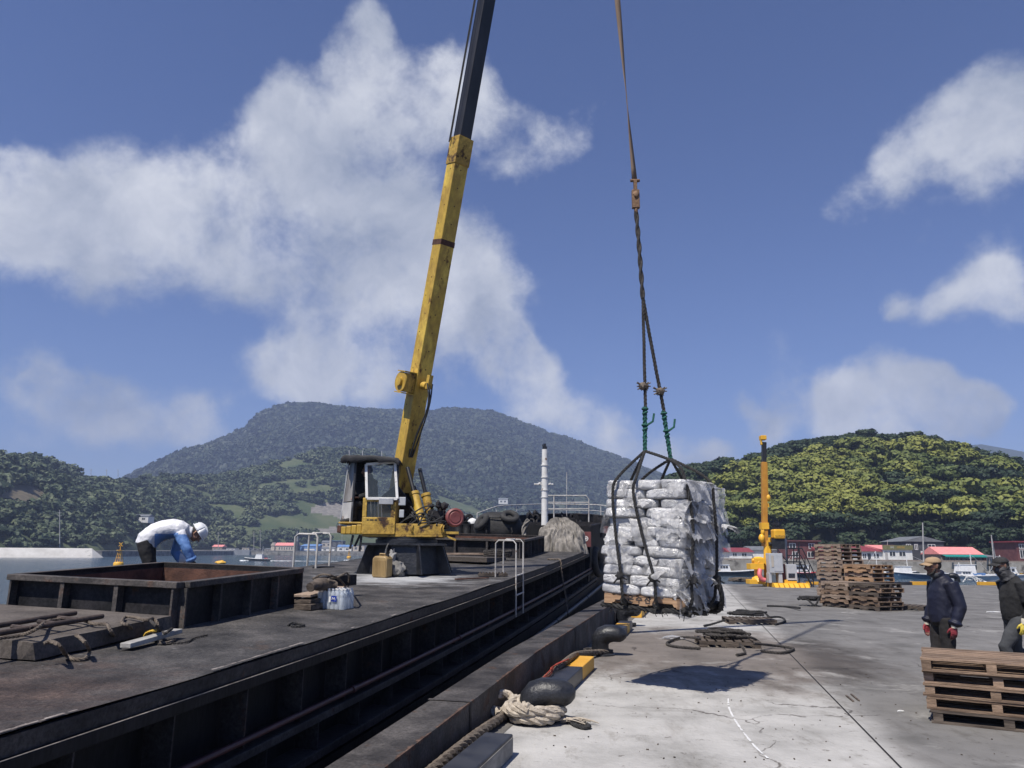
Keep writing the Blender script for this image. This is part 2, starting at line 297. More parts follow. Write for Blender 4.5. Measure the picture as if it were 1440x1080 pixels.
def deck_mat():
    m = mat('deck', (.022, .021, .021), (.095, .088, .084), (.052, .049, .048), rough=.72, scale=2.6, detail=13, world=True, bump=1.3, bscale=22, p1=.32, p2=.66, grit=(38, .5),
            rust=.35, rust_scale=.9, rust_col=(.07, .05, .04))
    nt = m.node_tree; N = nt.nodes; L = nt.links; b = N['Principled BSDF']; b.inputs['Specular IOR Level'].default_value = .3; geo = [n for n in N if n.type == 'NEW_GEOMETRY'][0]
    col = b.inputs['Base Color'].links[0].from_socket
    # spilt white powder round the crane's foot
    c0 = Vector((-1.75, 12.3, 1.28)); d = N.new('ShaderNodeVectorMath'); d.operation = 'DISTANCE'; L.new(geo.outputs['Position'], d.inputs[0]); d.inputs[1].default_value = c0
    n = N.new('ShaderNodeTexNoise'); n.inputs['Scale'].default_value = 2.6; n.inputs['Detail'].default_value = 9; n.inputs['Roughness'].default_value = .7
    mp = N.new('ShaderNodeMapping'); mp.inputs['Scale'].default_value = (.8, 2.2, 1); L.new(geo.outputs['Position'], mp.inputs[0]); L.new(mp.outputs[0], n.inputs['Vector'])
    ma = N.new('ShaderNodeMath'); ma.operation = 'MULTIPLY_ADD'; L.new(d.outputs['Value'], ma.inputs[0]); ma.inputs[1].default_value = -.3; L.new(n.outputs['Fac'], ma.inputs[2])
    mr = N.new('ShaderNodeMapRange'); mr.inputs[1].default_value = .12; mr.inputs[2].default_value = .42; mr.inputs[4].default_value = .85; L.new(ma.outputs[0], mr.inputs[0])
    mx = N.new('ShaderNodeMix'); mx.data_type = 'RGBA'; L.new(mr.outputs[0], mx.inputs[0]); L.new(col, mx.inputs[6]); mx.inputs[7].default_value = (.45, .46, .47, 1)
    # red-brown rust stain on the near end of the deck
    d3 = N.new('ShaderNodeVectorMath'); d3.operation = 'DISTANCE'; L.new(geo.outputs['Position'], d3.inputs[0]); d3.inputs[1].default_value = (-3.1, 4.2, .92)
    a3 = N.new('ShaderNodeMath'); a3.operation = 'MULTIPLY_ADD'; L.new(d3.outputs['Value'], a3.inputs[0]); a3.inputs[1].default_value = -.35; L.new(n.outputs['Fac'], a3.inputs[2])
    r3 = N.new('ShaderNodeMapRange'); r3.inputs[1].default_value = .0; r3.inputs[2].default_value = .35; r3.inputs[4].default_value = .8; L.new(a3.outputs[0], r3.inputs[0])
    x3 = N.new('ShaderNodeMix'); x3.data_type = 'RGBA'; x3.blend_type = 'MULTIPLY'; L.new(r3.outputs[0], x3.inputs[0]); L.new(mx.outputs[2], x3.inputs[6]); x3.inputs[7].default_value = (1.1, .76, .62, 1); mx = x3
    # small pale flecks
    v = N.new('ShaderNodeTexNoise'); v.inputs['Scale'].default_value = 9; v.inputs['Detail'].default_value = 3; L.new(geo.outputs['Position'], v.inputs['Vector'])
    m2 = N.new('ShaderNodeMapRange'); m2.inputs[1].default_value = .7; m2.inputs[2].default_value = .76; m2.inputs[4].default_value = .6; L.new(v.outputs['Fac'], m2.inputs[0])
    mx2 = N.new('ShaderNodeMix'); mx2.data_type = 'RGBA'; L.new(m2.outputs[0], mx2.inputs[0]); L.new(mx.outputs[2], mx2.inputs[6]); mx2.inputs[7].default_value = (.2, .2, .2, 1)
    L.new(mx2.outputs[2], b.inputs['Base Color'])
    return m
MT['deck'] = deck_mat()

def water_mat():
    m = mat('sea_water', (.012, .035, .055), (.018, .05, .07), rough=.12, scale=.02, world=True, spec=.5)
    nt = m.node_tree; N = nt.nodes; L = nt.links; b = N['Principled BSDF']; geo = [n for n in N if n.type == 'NEW_GEOMETRY'][0]
    h = None
    for s, st, amp in ((.25, (1, 2.2, 1), 1.0), (.9, (1, 2, 1), .45), (3.0, (1, 1.6, 1), .18)):
        mp = N.new('ShaderNodeMapping'); mp.inputs['Scale'].default_value = st; mp.inputs['Rotation'].default_value = (0, 0, .3 * s); L.new(geo.outputs['Position'], mp.inputs[0])
        n = N.new('ShaderNodeTexNoise'); n.inputs['Scale'].default_value = s; n.inputs['Detail'].default_value = 4; L.new(mp.outputs[0], n.inputs['Vector'])
        q = N.new('ShaderNodeMath'); q.operation = 'MULTIPLY_ADD'; L.new(n.outputs['Fac'], q.inputs[0]); q.inputs[1].default_value = amp
        if h is not None: L.new(h, q.inputs[2])
        else: q.inputs[2].default_value = 0
        h = q.outputs[0]
    bp = N.new('ShaderNodeBump'); bp.inputs['Strength'].default_value = .55; bp.inputs['Distance'].default_value = .6; L.new(h, bp.inputs['Height']); L.new(bp.outputs[0], b.inputs['Normal'])
    return m
MT['water'] = water_mat()

def leaf_mat(name, a, b_, c, scale=.25, fine=2.0):
    m = mat(name, a, b_, c, rough=.6, scale=scale, detail=3, world=True, spec=.25, p1=.35, p2=.65)
    nt = m.node_tree; N = nt.nodes; L = nt.links; b = N['Principled BSDF']; geo = [n for n in N if n.type == 'NEW_GEOMETRY'][0]
    col = b.inputs['Base Color'].links[0].from_socket
    n = N.new('ShaderNodeTexNoise'); n.inputs['Scale'].default_value = fine; n.inputs['Detail'].default_value = 3; L.new(geo.outputs['Position'], n.inputs['Vector'])
    mr = N.new('ShaderNodeMapRange'); mr.inputs[1].default_value = .3; mr.inputs[2].default_value = .7; mr.inputs[3].default_value = .8 if fine < .1 else .6; mr.inputs[4].default_value = 1.15 if fine < .1 else 1.35; L.new(n.outputs['Fac'], mr.inputs[0])
    hs = N.new('ShaderNodeHueSaturation'); L.new(mr.outputs[0], hs.inputs['Value']); L.new(col, hs.inputs['Color']); L.new(hs.outputs[0], b.inputs['Base Color'])
    return m
MT['leaf_yellow'] = leaf_mat('leaf_yellow', (.115, .138, .032), (.215, .225, .05), (.16, .178, .04), .12)
MT['leaf_green'] = leaf_mat('leaf_green', (.065, .09, .026), (.125, .145, .038), (.09, .118, .03), .12)
MT['leaf_dark'] = leaf_mat('leaf_dark', (.02, .036, .02), (.045, .065, .028), (.03, .048, .022), .12)
MT['bush'] = leaf_mat('bush', (.036, .054, .031), (.115, .135, .07), (.07, .094, .048), .035, .4)
MT['far_wood'] = leaf_mat('far_wood', (.02, .033, .022), (.048, .062, .034), (.032, .046, .026), .006, .06)
MT['meadow'] = mat('meadow', (.045, .068, .025), (.085, .1, .045), (.065, .085, .034), rough=.95, scale=.04, world=True)
MT['field_brown'] = mat('field_brown', (.1, .085, .055), (.15, .125, .08), rough=.95, scale=.3, world=True)
MT['field_grey'] = mat('field_grey', (.14, .13, .115), (.22, .205, .18), rough=.95, scale=.3, world=True)
MT['bark'] = mat('bark', (.035, .028, .022), (.07, .058, .045), rough=.95, scale=2)
MT['under'] = mat('under', (.012, .018, .01), (.025, .032, .014), rough=1, scale=.2, world=True)
# ---------------------------------------------------------------- helpers
WM = {}
def frame(loc, rz=0.0, rx=0.0, ry=0.0):
    return Matrix.Translation(Vector(loc)) @ Matrix.Rotation(rz, 4, 'Z') @ Matrix.Rotation(rx, 4, 'X') @ Matrix.Rotation(ry, 4, 'Y')
def tag(o, label=None, cat=None, group=None, kind=None):
    if label: o['label'] = label
    if cat: o['category'] = cat
    if group: o['group'] = group
    if kind: o['kind'] = kind
    return o
def thing(name, label, cat, M=None, group=None):
    o = bpy.data.objects.new(name, None); COL.objects.link(o); o.empty_display_size = .2
    M = M if M is not None else Matrix.Identity(4)
    if not isinstance(M, Matrix): M = Matrix.Translation(Vector(M))
    o.matrix_world = M; WM[o.name] = M.copy()
    return tag(o, label, cat, group)
def copy_tree(o, M, label=None, group=None):
    c = o.copy(); COL.objects.link(c); c.matrix_world = M
    if label: c['label'] = label
    if group: c['group'] = group
    for ch in list(o.children):
        k = ch.copy(); COL.objects.link(k); k.parent = c
        for g in list(ch.children):
            q = g.copy(); COL.objects.link(q); q.parent = k
    return c
def catmull(pts, n):
    pts = [Vector(p) for p in pts]; out = []
    for i in range(len(pts) - 1):
        p0 = pts[max(i - 1, 0)]; p1 = pts[i]; p2 = pts[i + 1]; p3 = pts[min(i + 2, len(pts) - 1)]
        for k in range(n):
            t = k / n
            out.append(.5 * ((2 * p1) + (-p0 + p2) * t + (2 * p0 - 5 * p1 + 4 * p2 - p3) * t * t + (-p0 + 3 * p1 - 3 * p2 + p3) * t ** 3))
    out.append(pts[-1]); return out
def resample(pts, step):
    pts = [Vector(p) for p in pts]; out = [pts[0]]; acc = 0
    for a, b in zip(pts, pts[1:]):
        L = (b - a).length
        if L < 1e-9: continue
        t = step - acc
        while t <= L:
            out.append(a.lerp(b, t / L)); t += step
        acc = L - (t - step)
    if (out[-1] - pts[-1]).length > step * .3: out.append(pts[-1])
    return out

class MB:
    def __init__(s): s.v = []; s.f = []; s.mi = []; s.sm = []
    def add(s, vs, fs, mi=0, sm=False, M=None):
        b = len(s.v)
        for v in vs: s.v.append((M @ Vector(v)) if M is not None else Vector(v))
        for f in fs: s.f.append([b + i for i in f]); s.mi.append(mi); s.sm.append(sm)
        return s
    def box(s, c, d, M=None, mi=0):
        x, y, z = c; a, b, e = d[0] / 2, d[1] / 2, d[2] / 2
        vs = [(x + i * a, y + j * b, z + k * e) for k in (-1, 1) for j in (-1, 1) for i in (-1, 1)]
        return s.add(vs, [(0, 2, 3, 1), (4, 5, 7, 6), (0, 1, 5, 4), (1, 3, 7, 5), (3, 2, 6, 7), (2, 0, 4, 6)], mi, False, M)
    def bx(s, x0, x1, y0, y1, z0, z1, M=None, mi=0):
        return s.box(((x0 + x1) / 2, (y0 + y1) / 2, (z0 + z1) / 2), (x1 - x0, y1 - y0, z1 - z0), M, mi)
    def bar(s, p0, p1, w, h, up=(0, 0, 1), mi=0, M=None):
        p0, p1 = Vector(p0), Vector(p1); t = (p1 - p0).normalized(); u = Vector(up)
        x = t.cross(u)
        if x.length < 1e-4: x = t.cross(Vector((1, 0, 0)))
        x.normalize(); u = x.cross(t)
        vs = [p + x * (i * w / 2) + u * (j * h / 2) for p in (p0, p1) for j in (-1, 1) for i in (-1, 1)]
        return s.add(vs, [(0, 1, 3, 2), (4, 6, 7, 5), (0, 4, 5, 1), (1, 5, 7, 3), (3, 7, 6, 2), (2, 6, 4, 0)], mi, False, M)
    def tube(s, pts, r, n=8, mi=0, caps=True, M=None, ab=None, side=None, closed=False):
        pts = [Vector(p) for p in pts]; k = len(pts); vs = []; fs = []
        rs = r if isinstance(r, (list, tuple)) else [r] * k
        t0 = (pts[1] - pts[0]).normalized(); x = Vector(side) if side is not None else (Vector((0, 0, 1)) if abs(t0.z) < .9 else Vector((1, 0, 0)))
        for i in range(k):
            t = (pts[min(i + 1, k - 1)] - pts[max(i - 1, 0)]) if not closed else (pts[(i + 1) % k] - pts[i - 1])
            if t.length < 1e-9: t = t0
            t.normalize(); x = (x - t * x.dot(t))
            if x.length < 1e-6: x = t.orthogonal()
            x.normalize(); y = t.cross(x)
            ra, rb = (rs[i] if isinstance(rs[i], (tuple, list)) else (rs[i], rs[i]))
            for j in range(n):
                a = 2 * math.pi * j / n; vs.append(pts[i] + x * (ra * math.cos(a)) + y * (rb * math.sin(a)))
        for i in range(k - (0 if closed else 1)):
            i2 = (i + 1) % k
            for j in range(n): fs.append((i * n + j, i * n + (j + 1) % n, i2 * n + (j + 1) % n, i2 * n + j))
        if caps and not closed: fs.append(tuple(range(n - 1, -1, -1))); fs.append(tuple((k - 1) * n + j for j in range(n)))
        return s.add(vs, fs, mi, True, M)
    def rope(s, pts, r, mi=0, strands=3, pitch=7.0, n=5, M=None, sub=6):
        P = resample(catmull(pts, sub), max(r * 1.1, .006)); k = len(P)
        if k < 3: return s
        x = None; fr = []
        for i in range(k):
            t = (P[min(i + 1, k - 1)] - P[max(i - 1, 0)])
            t = t.normalized() if t.length > 1e-9 else Vector((0, 0, 1))
            if x is None: x = t.orthogonal()
            x = x - t * x.dot(t)
            if x.length < 1e-6: x = t.orthogonal()
            x.normalize(); fr.append((x.copy(), t.cross(x)))
        for q in range(strands):
            pp = []
            for i in range(k):
                a = 2 * math.pi * (q / strands + i * 1.1 / pitch); pp.append(P[i] + fr[i][0] * (r * .5 * math.cos(a)) + fr[i][1] * (r * .5 * math.sin(a)))
            s.tube(pp, r * .58, n, mi, True, M)
        return s
    def lathe(s, prof, n=16, M=None, mi=0, sm=True):
        vs = []; fs = []; k = len(prof)
        for r, z in prof:
            for j in range(n): a = 2 * math.pi * j / n; vs.append((r * math.cos(a), r * math.sin(a), z))
        for i in range(k - 1):
            for j in range(n): fs.append((i * n + j, i * n + (j + 1) % n, (i + 1) * n + (j + 1) % n, (i + 1) * n + j))
        if prof[0][0] > 1e-6: fs.append(tuple(range(n - 1, -1, -1)))
        if prof[-1][0] > 1e-6: fs.append(tuple((k - 1) * n + j for j in range(n)))
        return s.add(vs, fs, mi, sm, M)
    def cyl(s, p0, p1, r, n=14, mi=0, r2=None):
        p0, p1 = Vector(p0), Vector(p1); d = p1 - p0
        M = Matrix.Translation(p0) @ d.to_track_quat('Z', 'Y').to_matrix().to_4x4()
        return s.lathe([(r, 0), (r if r2 is None else r2, d.length)], n, M, mi, True)
    def torus(s, c, axis, R, r, n=24, m=8, mi=0, squash=1.0):
        q = Vector(axis).to_track_quat('Z', 'Y'); vs = []; fs = []
        for i in range(n):
            a = 2 * math.pi * i / n
            for j in range(m):
                b = 2 * math.pi * j / m; vs.append(Vector(c) + q @ Vector(((R + r * math.cos(b)) * math.cos(a), (R + r * math.cos(b)) * math.sin(a), r * squash * math.sin(b))))
        for i in range(n):
            for j in range(m): fs.append((i * m + j, ((i + 1) % n) * m + j, ((i + 1) % n) * m + (j + 1) % m, i * m + (j + 1) % m))
        return s.add(vs, fs, mi, True)
    def blob(s, c, r, sub=2, amp=0.0, seed=0, mi=0, M=None, freq=2.0, sm=True):
        bm = bmesh.new(); bmesh.ops.create_icosphere(bm, subdivisions=sub, radius=1)
        bm.verts.ensure_lookup_table(); r = (r, r, r) if isinstance(r, (int, float)) else r; vs = []
        for v in bm.verts:
            k = 1 + amp * noise.noise(v.co * freq + Vector((seed * 7.3, seed * 3.1, seed * 1.7))) if amp else 1
            vs.append((c[0] + v.co.x * r[0] * k, c[1] + v.co.y * r[1] * k, c[2] + v.co.z * r[2] * k))
        fs = [[v.index for v in f.verts] for f in bm.faces]; bm.free()
        return s.add(vs, fs, mi, sm, M)
    def prism(s, poly, z0, z1, M=None, mi=0):
        n = len(poly); vs = [(x, y, z0) for x, y in poly] + [(x, y, z1) for x, y in poly]
        fs = [tuple(range(n - 1, -1, -1)), tuple(range(n, 2 * n))] + [(i, (i + 1) % n, n + (i + 1) % n, n + i) for i in range(n)]
        return s.add(vs, fs, mi, False, M)
    def sheet(s, fn, nu, nv, mi=0, sm=True):
        vs = [fn(i / nu, j / nv) for j in range(nv + 1) for i in range(nu + 1)]
        fs = [(j * (nu + 1) + i, j * (nu + 1) + i + 1, (j + 1) * (nu + 1) + i + 1, (j + 1) * (nu + 1) + i) for j in range(nv) for i in range(nu)]
        return s.add(vs, fs, mi, sm)
    def text(s, body, size, M, mi=0, depth=.002, bold=0.0):
        c = bpy.data.curves.new('txt', 'FONT'); c.body = body; c.size = size; c.extrude = depth; c.align_x = 'CENTER'; c.align_y = 'CENTER'; c.resolution_u = 2; c.offset = bold
        o = bpy.data.objects.new('txt', c); COL.objects.link(o); dg = bpy.context.evaluated_depsgraph_get(); dg.update()
        me = o.evaluated_get(dg).to_mesh(); s.add([v.co.copy() for v in me.vertices], [list(p.vertices) for p in me.polygons], mi, False, M)
        o.evaluated_get(dg).to_mesh_clear(); bpy.data.objects.remove(o); bpy.data.curves.remove(c); return s
    def map(s, fn): s.v = [Vector(fn(v)) for v in s.v]; return s
    def mesh(s, name, mats):
        me = bpy.data.meshes.new(name); me.from_pydata([tuple(v) for v in s.v], [], s.f)
        for m in (mats if isinstance(mats, (list, tuple)) else [mats]): me.materials.append(MT[m] if isinstance(m, str) else m)
        me.polygons.foreach_set('material_index', s.mi); me.polygons.foreach_set('use_smooth', s.sm); me.update()
        if any(s.sm): me.set_sharp_from_angle(angle=rad(48))
        return me
    def build(s, name, mats, parent=None, bevel=0, world=False, label=None):
        if world and parent is not None:
            Mi = WM[parent.name].inverted(); s.v = [Mi @ v for v in s.v]
        o = bpy.data.objects.new(name, s.mesh(name, mats)); COL.objects.link(o)
        if parent is not None: o.parent = parent; WM[o.name] = WM[parent.name]
        else: WM[o.name] = Matrix.Identity(4)
        if bevel:
            m = o.modifiers.new('bevel', 'BEVEL'); m.width = bevel; m.segments = 2; m.limit_method = 'ANGLE'; m.angle_limit = rad(40)
        if label: o['label'] = label
        return o
def single(mb, name, mats, label, cat, M=None, bevel=0, group=None):
    "a thing that is one mesh: its vertices are given in world coordinates, its origin set at its base"
    if M is None:
        c = sum(mb.v, Vector()) / len(mb.v); c.z = min(v.z for v in mb.v); M = Matrix.Translation(c); Mi = M.inverted(); mb.v = [Mi @ v for v in mb.v]
    o = mb.build(name, mats, None, bevel); o.matrix_world = M; WM[o.name] = M.copy()
    return tag(o, label, cat, group)
def struct(mb, name, mats, bevel=0):
    o = mb.build(name, mats, None, bevel); o['kind'] = 'structure'; return o
def fused(mb, name, m, parent, size=.012, smooth=6, wrinkle=0.0, wsize=.12, seed=0, world=False, label=None):
    "one continuous surface out of overlapping lofts"
    if world: Mi = WM[parent.name].inverted(); mb.v = [Mi @ v for v in mb.v]
    t = bpy.data.objects.new('tmp', mb.mesh('tmp', m)); COL.objects.link(t)
    r = t.modifiers.new('r', 'REMESH'); r.mode = 'VOXEL'; r.voxel_size = size
    if smooth: sm = t.modifiers.new('s', 'SMOOTH'); sm.iterations = smooth; sm.factor = .5
    if wrinkle:
        tx = bpy.data.textures.new('w', 'CLOUDS'); tx.noise_scale = wsize; tx.noise_depth = 2
        d = t.modifiers.new('d', 'DISPLACE'); d.texture = tx; d.strength = wrinkle; d.mid_level = .5; d.texture_coords = 'LOCAL'
    dg = bpy.context.evaluated_depsgraph_get(); dg.update()
    me = bpy.data.meshes.new_from_object(t.evaluated_get(dg)); bpy.data.objects.remove(t); me.name = name
    me.materials.clear()
    for q in (m if isinstance(m, (list, tuple)) else [m]): me.materials.append(MT[q])
    for p in me.polygons: p.use_smooth = True
    o = bpy.data.objects.new(name, me); COL.objects.link(o); o.parent = parent; WM[o.name] = WM[parent.name]
    if label: o['label'] = label
    return o
def npmesh(name, V, F, mats, mi=None, smooth=False):
    me = bpy.data.meshes.new(name); n = len(V); k = len(F); w = F.shape[1]
    me.vertices.add(n); me.vertices.foreach_set('co', V.astype(np.float32).ravel())
    me.loops.add(k * w); me.loops.foreach_set('vertex_index', F.astype(np.int32).ravel())
    me.polygons.add(k); me.polygons.foreach_set('loop_start', np.arange(0, k * w, w, dtype=np.int32))
    for m in mats: me.materials.append(MT[m])
    if mi is not None: me.polygons.foreach_set('material_index', mi.astype(np.int32))
    me.polygons.foreach_set('use_smooth', np.full(k, smooth)); me.update(calc_edges=True); return me
ORD = ['lowest', 'second', 'third', 'fourth', 'fifth', 'sixth', 'seventh', 'eighth', 'ninth', 'tenth', 'eleventh', 'twelfth', 'thirteenth', 'fourteenth', 'fifteenth']

# ---------------------------------------------------------------- sea, quay, land, hills
SEA = -2.2
mb = MB(); mb.add([(-6000, -600, SEA), (6000, -600, SEA), (6000, 7000, SEA), (-6000, 7000, SEA)], [(0, 1, 2, 3)]); struct(mb, 'sea', 'water')

YAW = rad(14.5); DV = Vector((math.sin(YAW), math.cos(YAW), 0)); NV = Vector((-math.cos(YAW), math.sin(YAW), 0))
def LS(L, s, z=0.0): p = NV * L + DV * s; p.z = z; return p       # L metres left of the camera's line along the quay, s metres along it
q1, q2 = gz(1150, 822), gz(1440, 823)
e = (q2 - q1).normalized()
def edge_hit(L):
    # where the far quay edge meets the line at offset L
    n = NV; t = (L - q1.dot(n)) / e.dot(n); return q1 + e * t
qc = edge_hit(2.25)
mb = MB()
poly = [LS(2.25, -12), (14, -14), (70, -10), q1 + e * 90, qc]
poly = [(p[0], p[1]) for p in poly]
mb.prism(poly, -5, 0); struct(mb, 'quay', 'concrete')
# dark worn apron strip along the edge, and the joints between the slabs
mb = MB(); a = [LS(1.98, -11), LS(1.98, 46), LS(2.245, 46), LS(2.245, -11)]
mb.add([(p.x, p.y, .004) for p in a], [(0, 1, 2, 3)]); struct(mb, 'quay_edge_strip', 'apron')
mb = MB()
def joint(p, q, w=.018):
    p, q = Vector(p), Vector(q); t = (q - p).normalized(); n = Vector((-t.y, t.x, 0)) * w / 2
    k = 24
    for i in range(k):
        a = p.lerp(q, i / k); b = p.lerp(q, (i + 1) / k)
        mb.add([(a - n) + Vector((0, 0, .004)), (b - n) + Vector((0, 0, .004)), (b + n) + Vector((0, 0, .004)), (a + n) + Vector((0, 0, .004))], [(0, 1, 2, 3)])
ja, jb = gz(1114, 923), gz(1267, 1080); jd = (ja - jb).normalized()
joint(jb - jd * 6, ja + jd * 30)
jn = Vector((jd.y, -jd.x, 0))
for k in (1, 3): joint(ja + jd * (7 * k) - jn * 1, ja + jd * (7 * k) + jn * 30)
struct(mb, 'quay_joint', 'dark_void')
def interp(xs, x):
    if x <= xs[0][0]: return xs[0][1]
    for (a, b), (c, d) in zip(xs, xs[1:]):
        if x <= c: return b + (d - b) * (x - a) / (c - a)
    return xs[-1][1]
class Hill:
    def __init__(s, sky, Rb, Rr, zb=.4, lump=6., lscale=.02, pw=.9, seed=0, x0=-700, x1=2100, back=1.5):
        s.sky, s.Rb, s.Rr, s.zb, s.lump, s.ls, s.pw, s.seed, s.x0, s.x1, s.back = sky, Rb, Rr, zb, lump, lscale, pw, seed, x0, x1, back
    def pos(s, px, t):
        py = interp(s.sky, px); d = ray(px, py); h = math.hypot(d.x, d.y); dx, dy = d.x / h, d.y / h
        rb = interp(s.Rb, px) if isinstance(s.Rb, list) else s.Rb; rr = interp(s.Rr, px) if isinstance(s.Rr, list) else s.Rr
        zr = max(CH + d.z / h * rr, s.zb - 1); r = rb + t * (rr - rb)
        if t <= 1: z = s.zb + (zr - s.zb) * (t ** s.pw)
        else: z = zr - (zr + 6) * ((t - 1) / (s.back - 1)) ** 1.3
        x, y = dx * r, dy * r
        if t > 0: z += s.lump * min(1, t * 4) * (1 if t < .85 else .5) * noise.noise(Vector((x * s.ls, y * s.ls, s.seed * 3.7)))
        return Vector((x, y, z))
    def terrain(s, name, m, nx=160, nt=40, fields=None, extra=()):
        V = []; F = []; mi = []
        for j in range(nt + 1):
            t = s.back * j / nt
            for i in range(nx + 1): V.append(s.pos(s.x0 + (s.x1 - s.x0) * i / nx, t) - Vector((0, 0, .4)))
        for j in range(nt):
            for i in range(nx):
                F.append((j * (nx + 1) + i, j * (nx + 1) + i + 1, (j + 1) * (nx + 1) + i + 1, (j + 1) * (nx + 1) + i))
                k = 0
                if fields: k = fields(s.x0 + (s.x1 - s.x0) * (i + .5) / nx, s.back * (j + .5) / nt, V[F[-1][0]])
                mi.append(k)
        o = bpy.data.objects.new(name, npmesh(name, np.array([tuple(v) for v in V]), np.array(F), [m] + list(extra), np.array(mi), True)); COL.objects.link(o); o['kind'] = 'structure'; return o
def crown(seed, nl=7, nleaf=45, leaf=.18, flat=.75, low=False):
    "unit crown: leaf sprays spread over a few uneven boughs; returns verts (n,3), quads"
    g = np.random.default_rng(seed); V = []; F = []
    lobes = [(np.array([0, 0, .1]), .62)]
    for k in range(nl):
        a = 2 * math.pi * (k + g.random() * .6) / nl; rr = .38 + .3 * g.random()
        lobes.append((np.array([rr * math.cos(a), rr * math.sin(a), (-.25 + .6 * g.random()) * flat]), .26 + .2 * g.random()))
    for c, r in lobes:
        for q in range(nleaf):
            d = g.normal(size=3); d /= np.linalg.norm(d); d[2] = d[2] * .8 + .15
            p = c + d * r * (.72 + .38 * g.random()) * np.array([1, 1, flat])
            n = d + g.normal(size=3) * .45 + np.array([0, 0, .35]); n /= np.linalg.norm(n)
            u = np.cross(n, g.normal(size=3)); u /= np.linalg.norm(u) + 1e-9; w = np.cross(n, u)
            L = leaf * (.6 + .9 * g.random()); b = len(V)
            V += [p - u * L - w * L * .5, p + u * L * .4 - w * L * .8, p + u * L + w * L * .4 + n * L * .2, p - u * L * .5 + w * L * .8]
            F.append((b, b + 1, b + 2, b + 3))
    return np.array(V), np.array(F)
def scatter(protos, P, S, R):
    "many crowns as one mesh: positions, sizes (n,3) and turns"
    V = []; F = []; off = 0
    for i in range(len(P)):
        v, f = protos[i % len(protos)]; c, s_ = math.cos(R[i]), math.sin(R[i])
        q = v * S[i]; q = np.stack([q[:, 0] * c - q[:, 1] * s_, q[:, 0] * s_ + q[:, 1] * c, q[:, 2]], 1) + P[i]
        V.append(q); F.append(f + off); off += len(v)
    return np.concatenate(V), np.concatenate(F)

# far mountain
sky_m = [(-900,700),(-300,690),(0,700),(150,690),(205,662),(250,642),(300,622),(345,605),(370,583),(400,573),(450,570),(500,574),(560,578),(600,578),(640,572),(690,576),(730,592),(770,609),(830,632),(880,647),(930,668),(960,690),(1000,722),(1060,760),(1400,770),(2200,772)]
HM = Hill(sky_m, 900, 1900, lump=38, lscale=.0042, pw=1.15, seed=1, x0=-500, x1=1500)
HM.terrain('mountain', 'far_wood', 180, 60)
g = np.random.default_rng(3); P = []; S = []; R = []
for k in range(17000):
    px = g.uniform(150, 1040); t = math.sqrt(g.random()) * 1.02; p = HM.pos(px, t)
    if p.z < 2: continue
    r = g.uniform(5.5, 10.5); P.append(np.array(p) + (0, 0, r * .1)); S.append(np.array([r, r, r * g.uniform(.75, 1.1)])); R.append(g.uniform(0, 6.3))
V, F = scatter([crown(40 + k, 3, 10, .42) for k in range(5)], P, S, R)
o = bpy.data.objects.new('mountain_forest', npmesh('mountain_forest', V, F, ['far_wood'])); COL.objects.link(o)
tag(o, 'dense far forest covering the high mountain', 'forest', kind='stuff')
# blue ridge far right
HR = Hill([(1000,770),(1150,700),(1250,650),(1340,625),(1380,622),(1440,633),(1560,640),(1800,700),(2100,770)], 1800, 2600, lump=10, lscale=.004, seed=5, x0=1000, x1=2200)
HR.terrain('far_ridge', 'far_wood', 60, 20)

# left hill with fields
sky_l = [(-900,640),(-400,600),(-150,622),(0,643),(40,645),(90,660),(110,672),(180,674),(230,670),(300,674),(345,664),(400,647),(440,638),(480,632),(520,636),(560,655),(620,692),(700,720),(800,746),(900,766),(1000,774)]
HL = Hill(sky_l, [(-900,300),(0,360),(150,430),(260,590),(300,640),(500,680),(900,780)], [(-900,520),(0,600),(300,860),(500,980),(900,1050)], lump=7, lscale=.012, pw=.85, seed=2, x0=-800, x1=960)
fields = [(30,700,38,17),(0,742,30,8),(255,742,16,3),(420,735,60,12),(470,722,36,14),(350,745,40,6),(310,715,30,6),(462,746,20,6),(440,690,40,8),(200,655,30,6),(580,745,30,6)]
def field_at(px, t, p):
    v = p - CO; c = v.dot(CF); y = 540 - FPX * v.dot(CU) / c; x = 720 + FPX * v.dot(CR) / c
    for i, (a, b, w, h) in enumerate(fields):
        if ((x - a) / w) ** 2 + ((y - b) / h) ** 2 < 1 + .35 * noise.noise(Vector((x * .05, y * .1, i))): return i + 1
    return 0
HL.terrain('left_hillside', 'meadow', 330, 90, lambda px, t, p: (0, 1, 0, 2, 0, 2, 0, 0, 2, 0, 0, 1)[field_at(px, t, p)] if t < 1 else 0, ('field_brown', 'field_grey'))
P = []; S = []; R = []
for k in range(9500):
    px = g.uniform(-260, 940); t = g.random() ** .75 * 1.01; p = HL.pos(px, t)
    if t < 1 and field_at(px, t, p): continue
    dens = noise.noise(Vector((p.x * .02, p.y * .02, 4.2)))
    if dens < -.42 + (.22 if px > 330 else 0): continue
    big = g.random() < .3 + .3 * (dens > .15)
    r = g.uniform(4.0, 7.5) if big else g.uniform(2.0, 4.2)
    if px > 250: r *= 1.15
    if t > .93 and 105 < px < 200: r = min(r, 3.0)
    P.append(np.array(p) + (0, 0, r * .35)); S.append(np.array([r, r, r * g.uniform(.7, 1.05)])); R.append(g.uniform(0, 6.3))
V, F = scatter([crown(60 + k, 5, 30, .165) for k in range(6)], P, S, R)
o = bpy.data.objects.new('hillside_bushes', npmesh('hillside_bushes', V, F, ['bush'])); COL.objects.link(o)
tag(o, 'trees and bushes growing over the left hillside', 'bushes', kind='stuff')

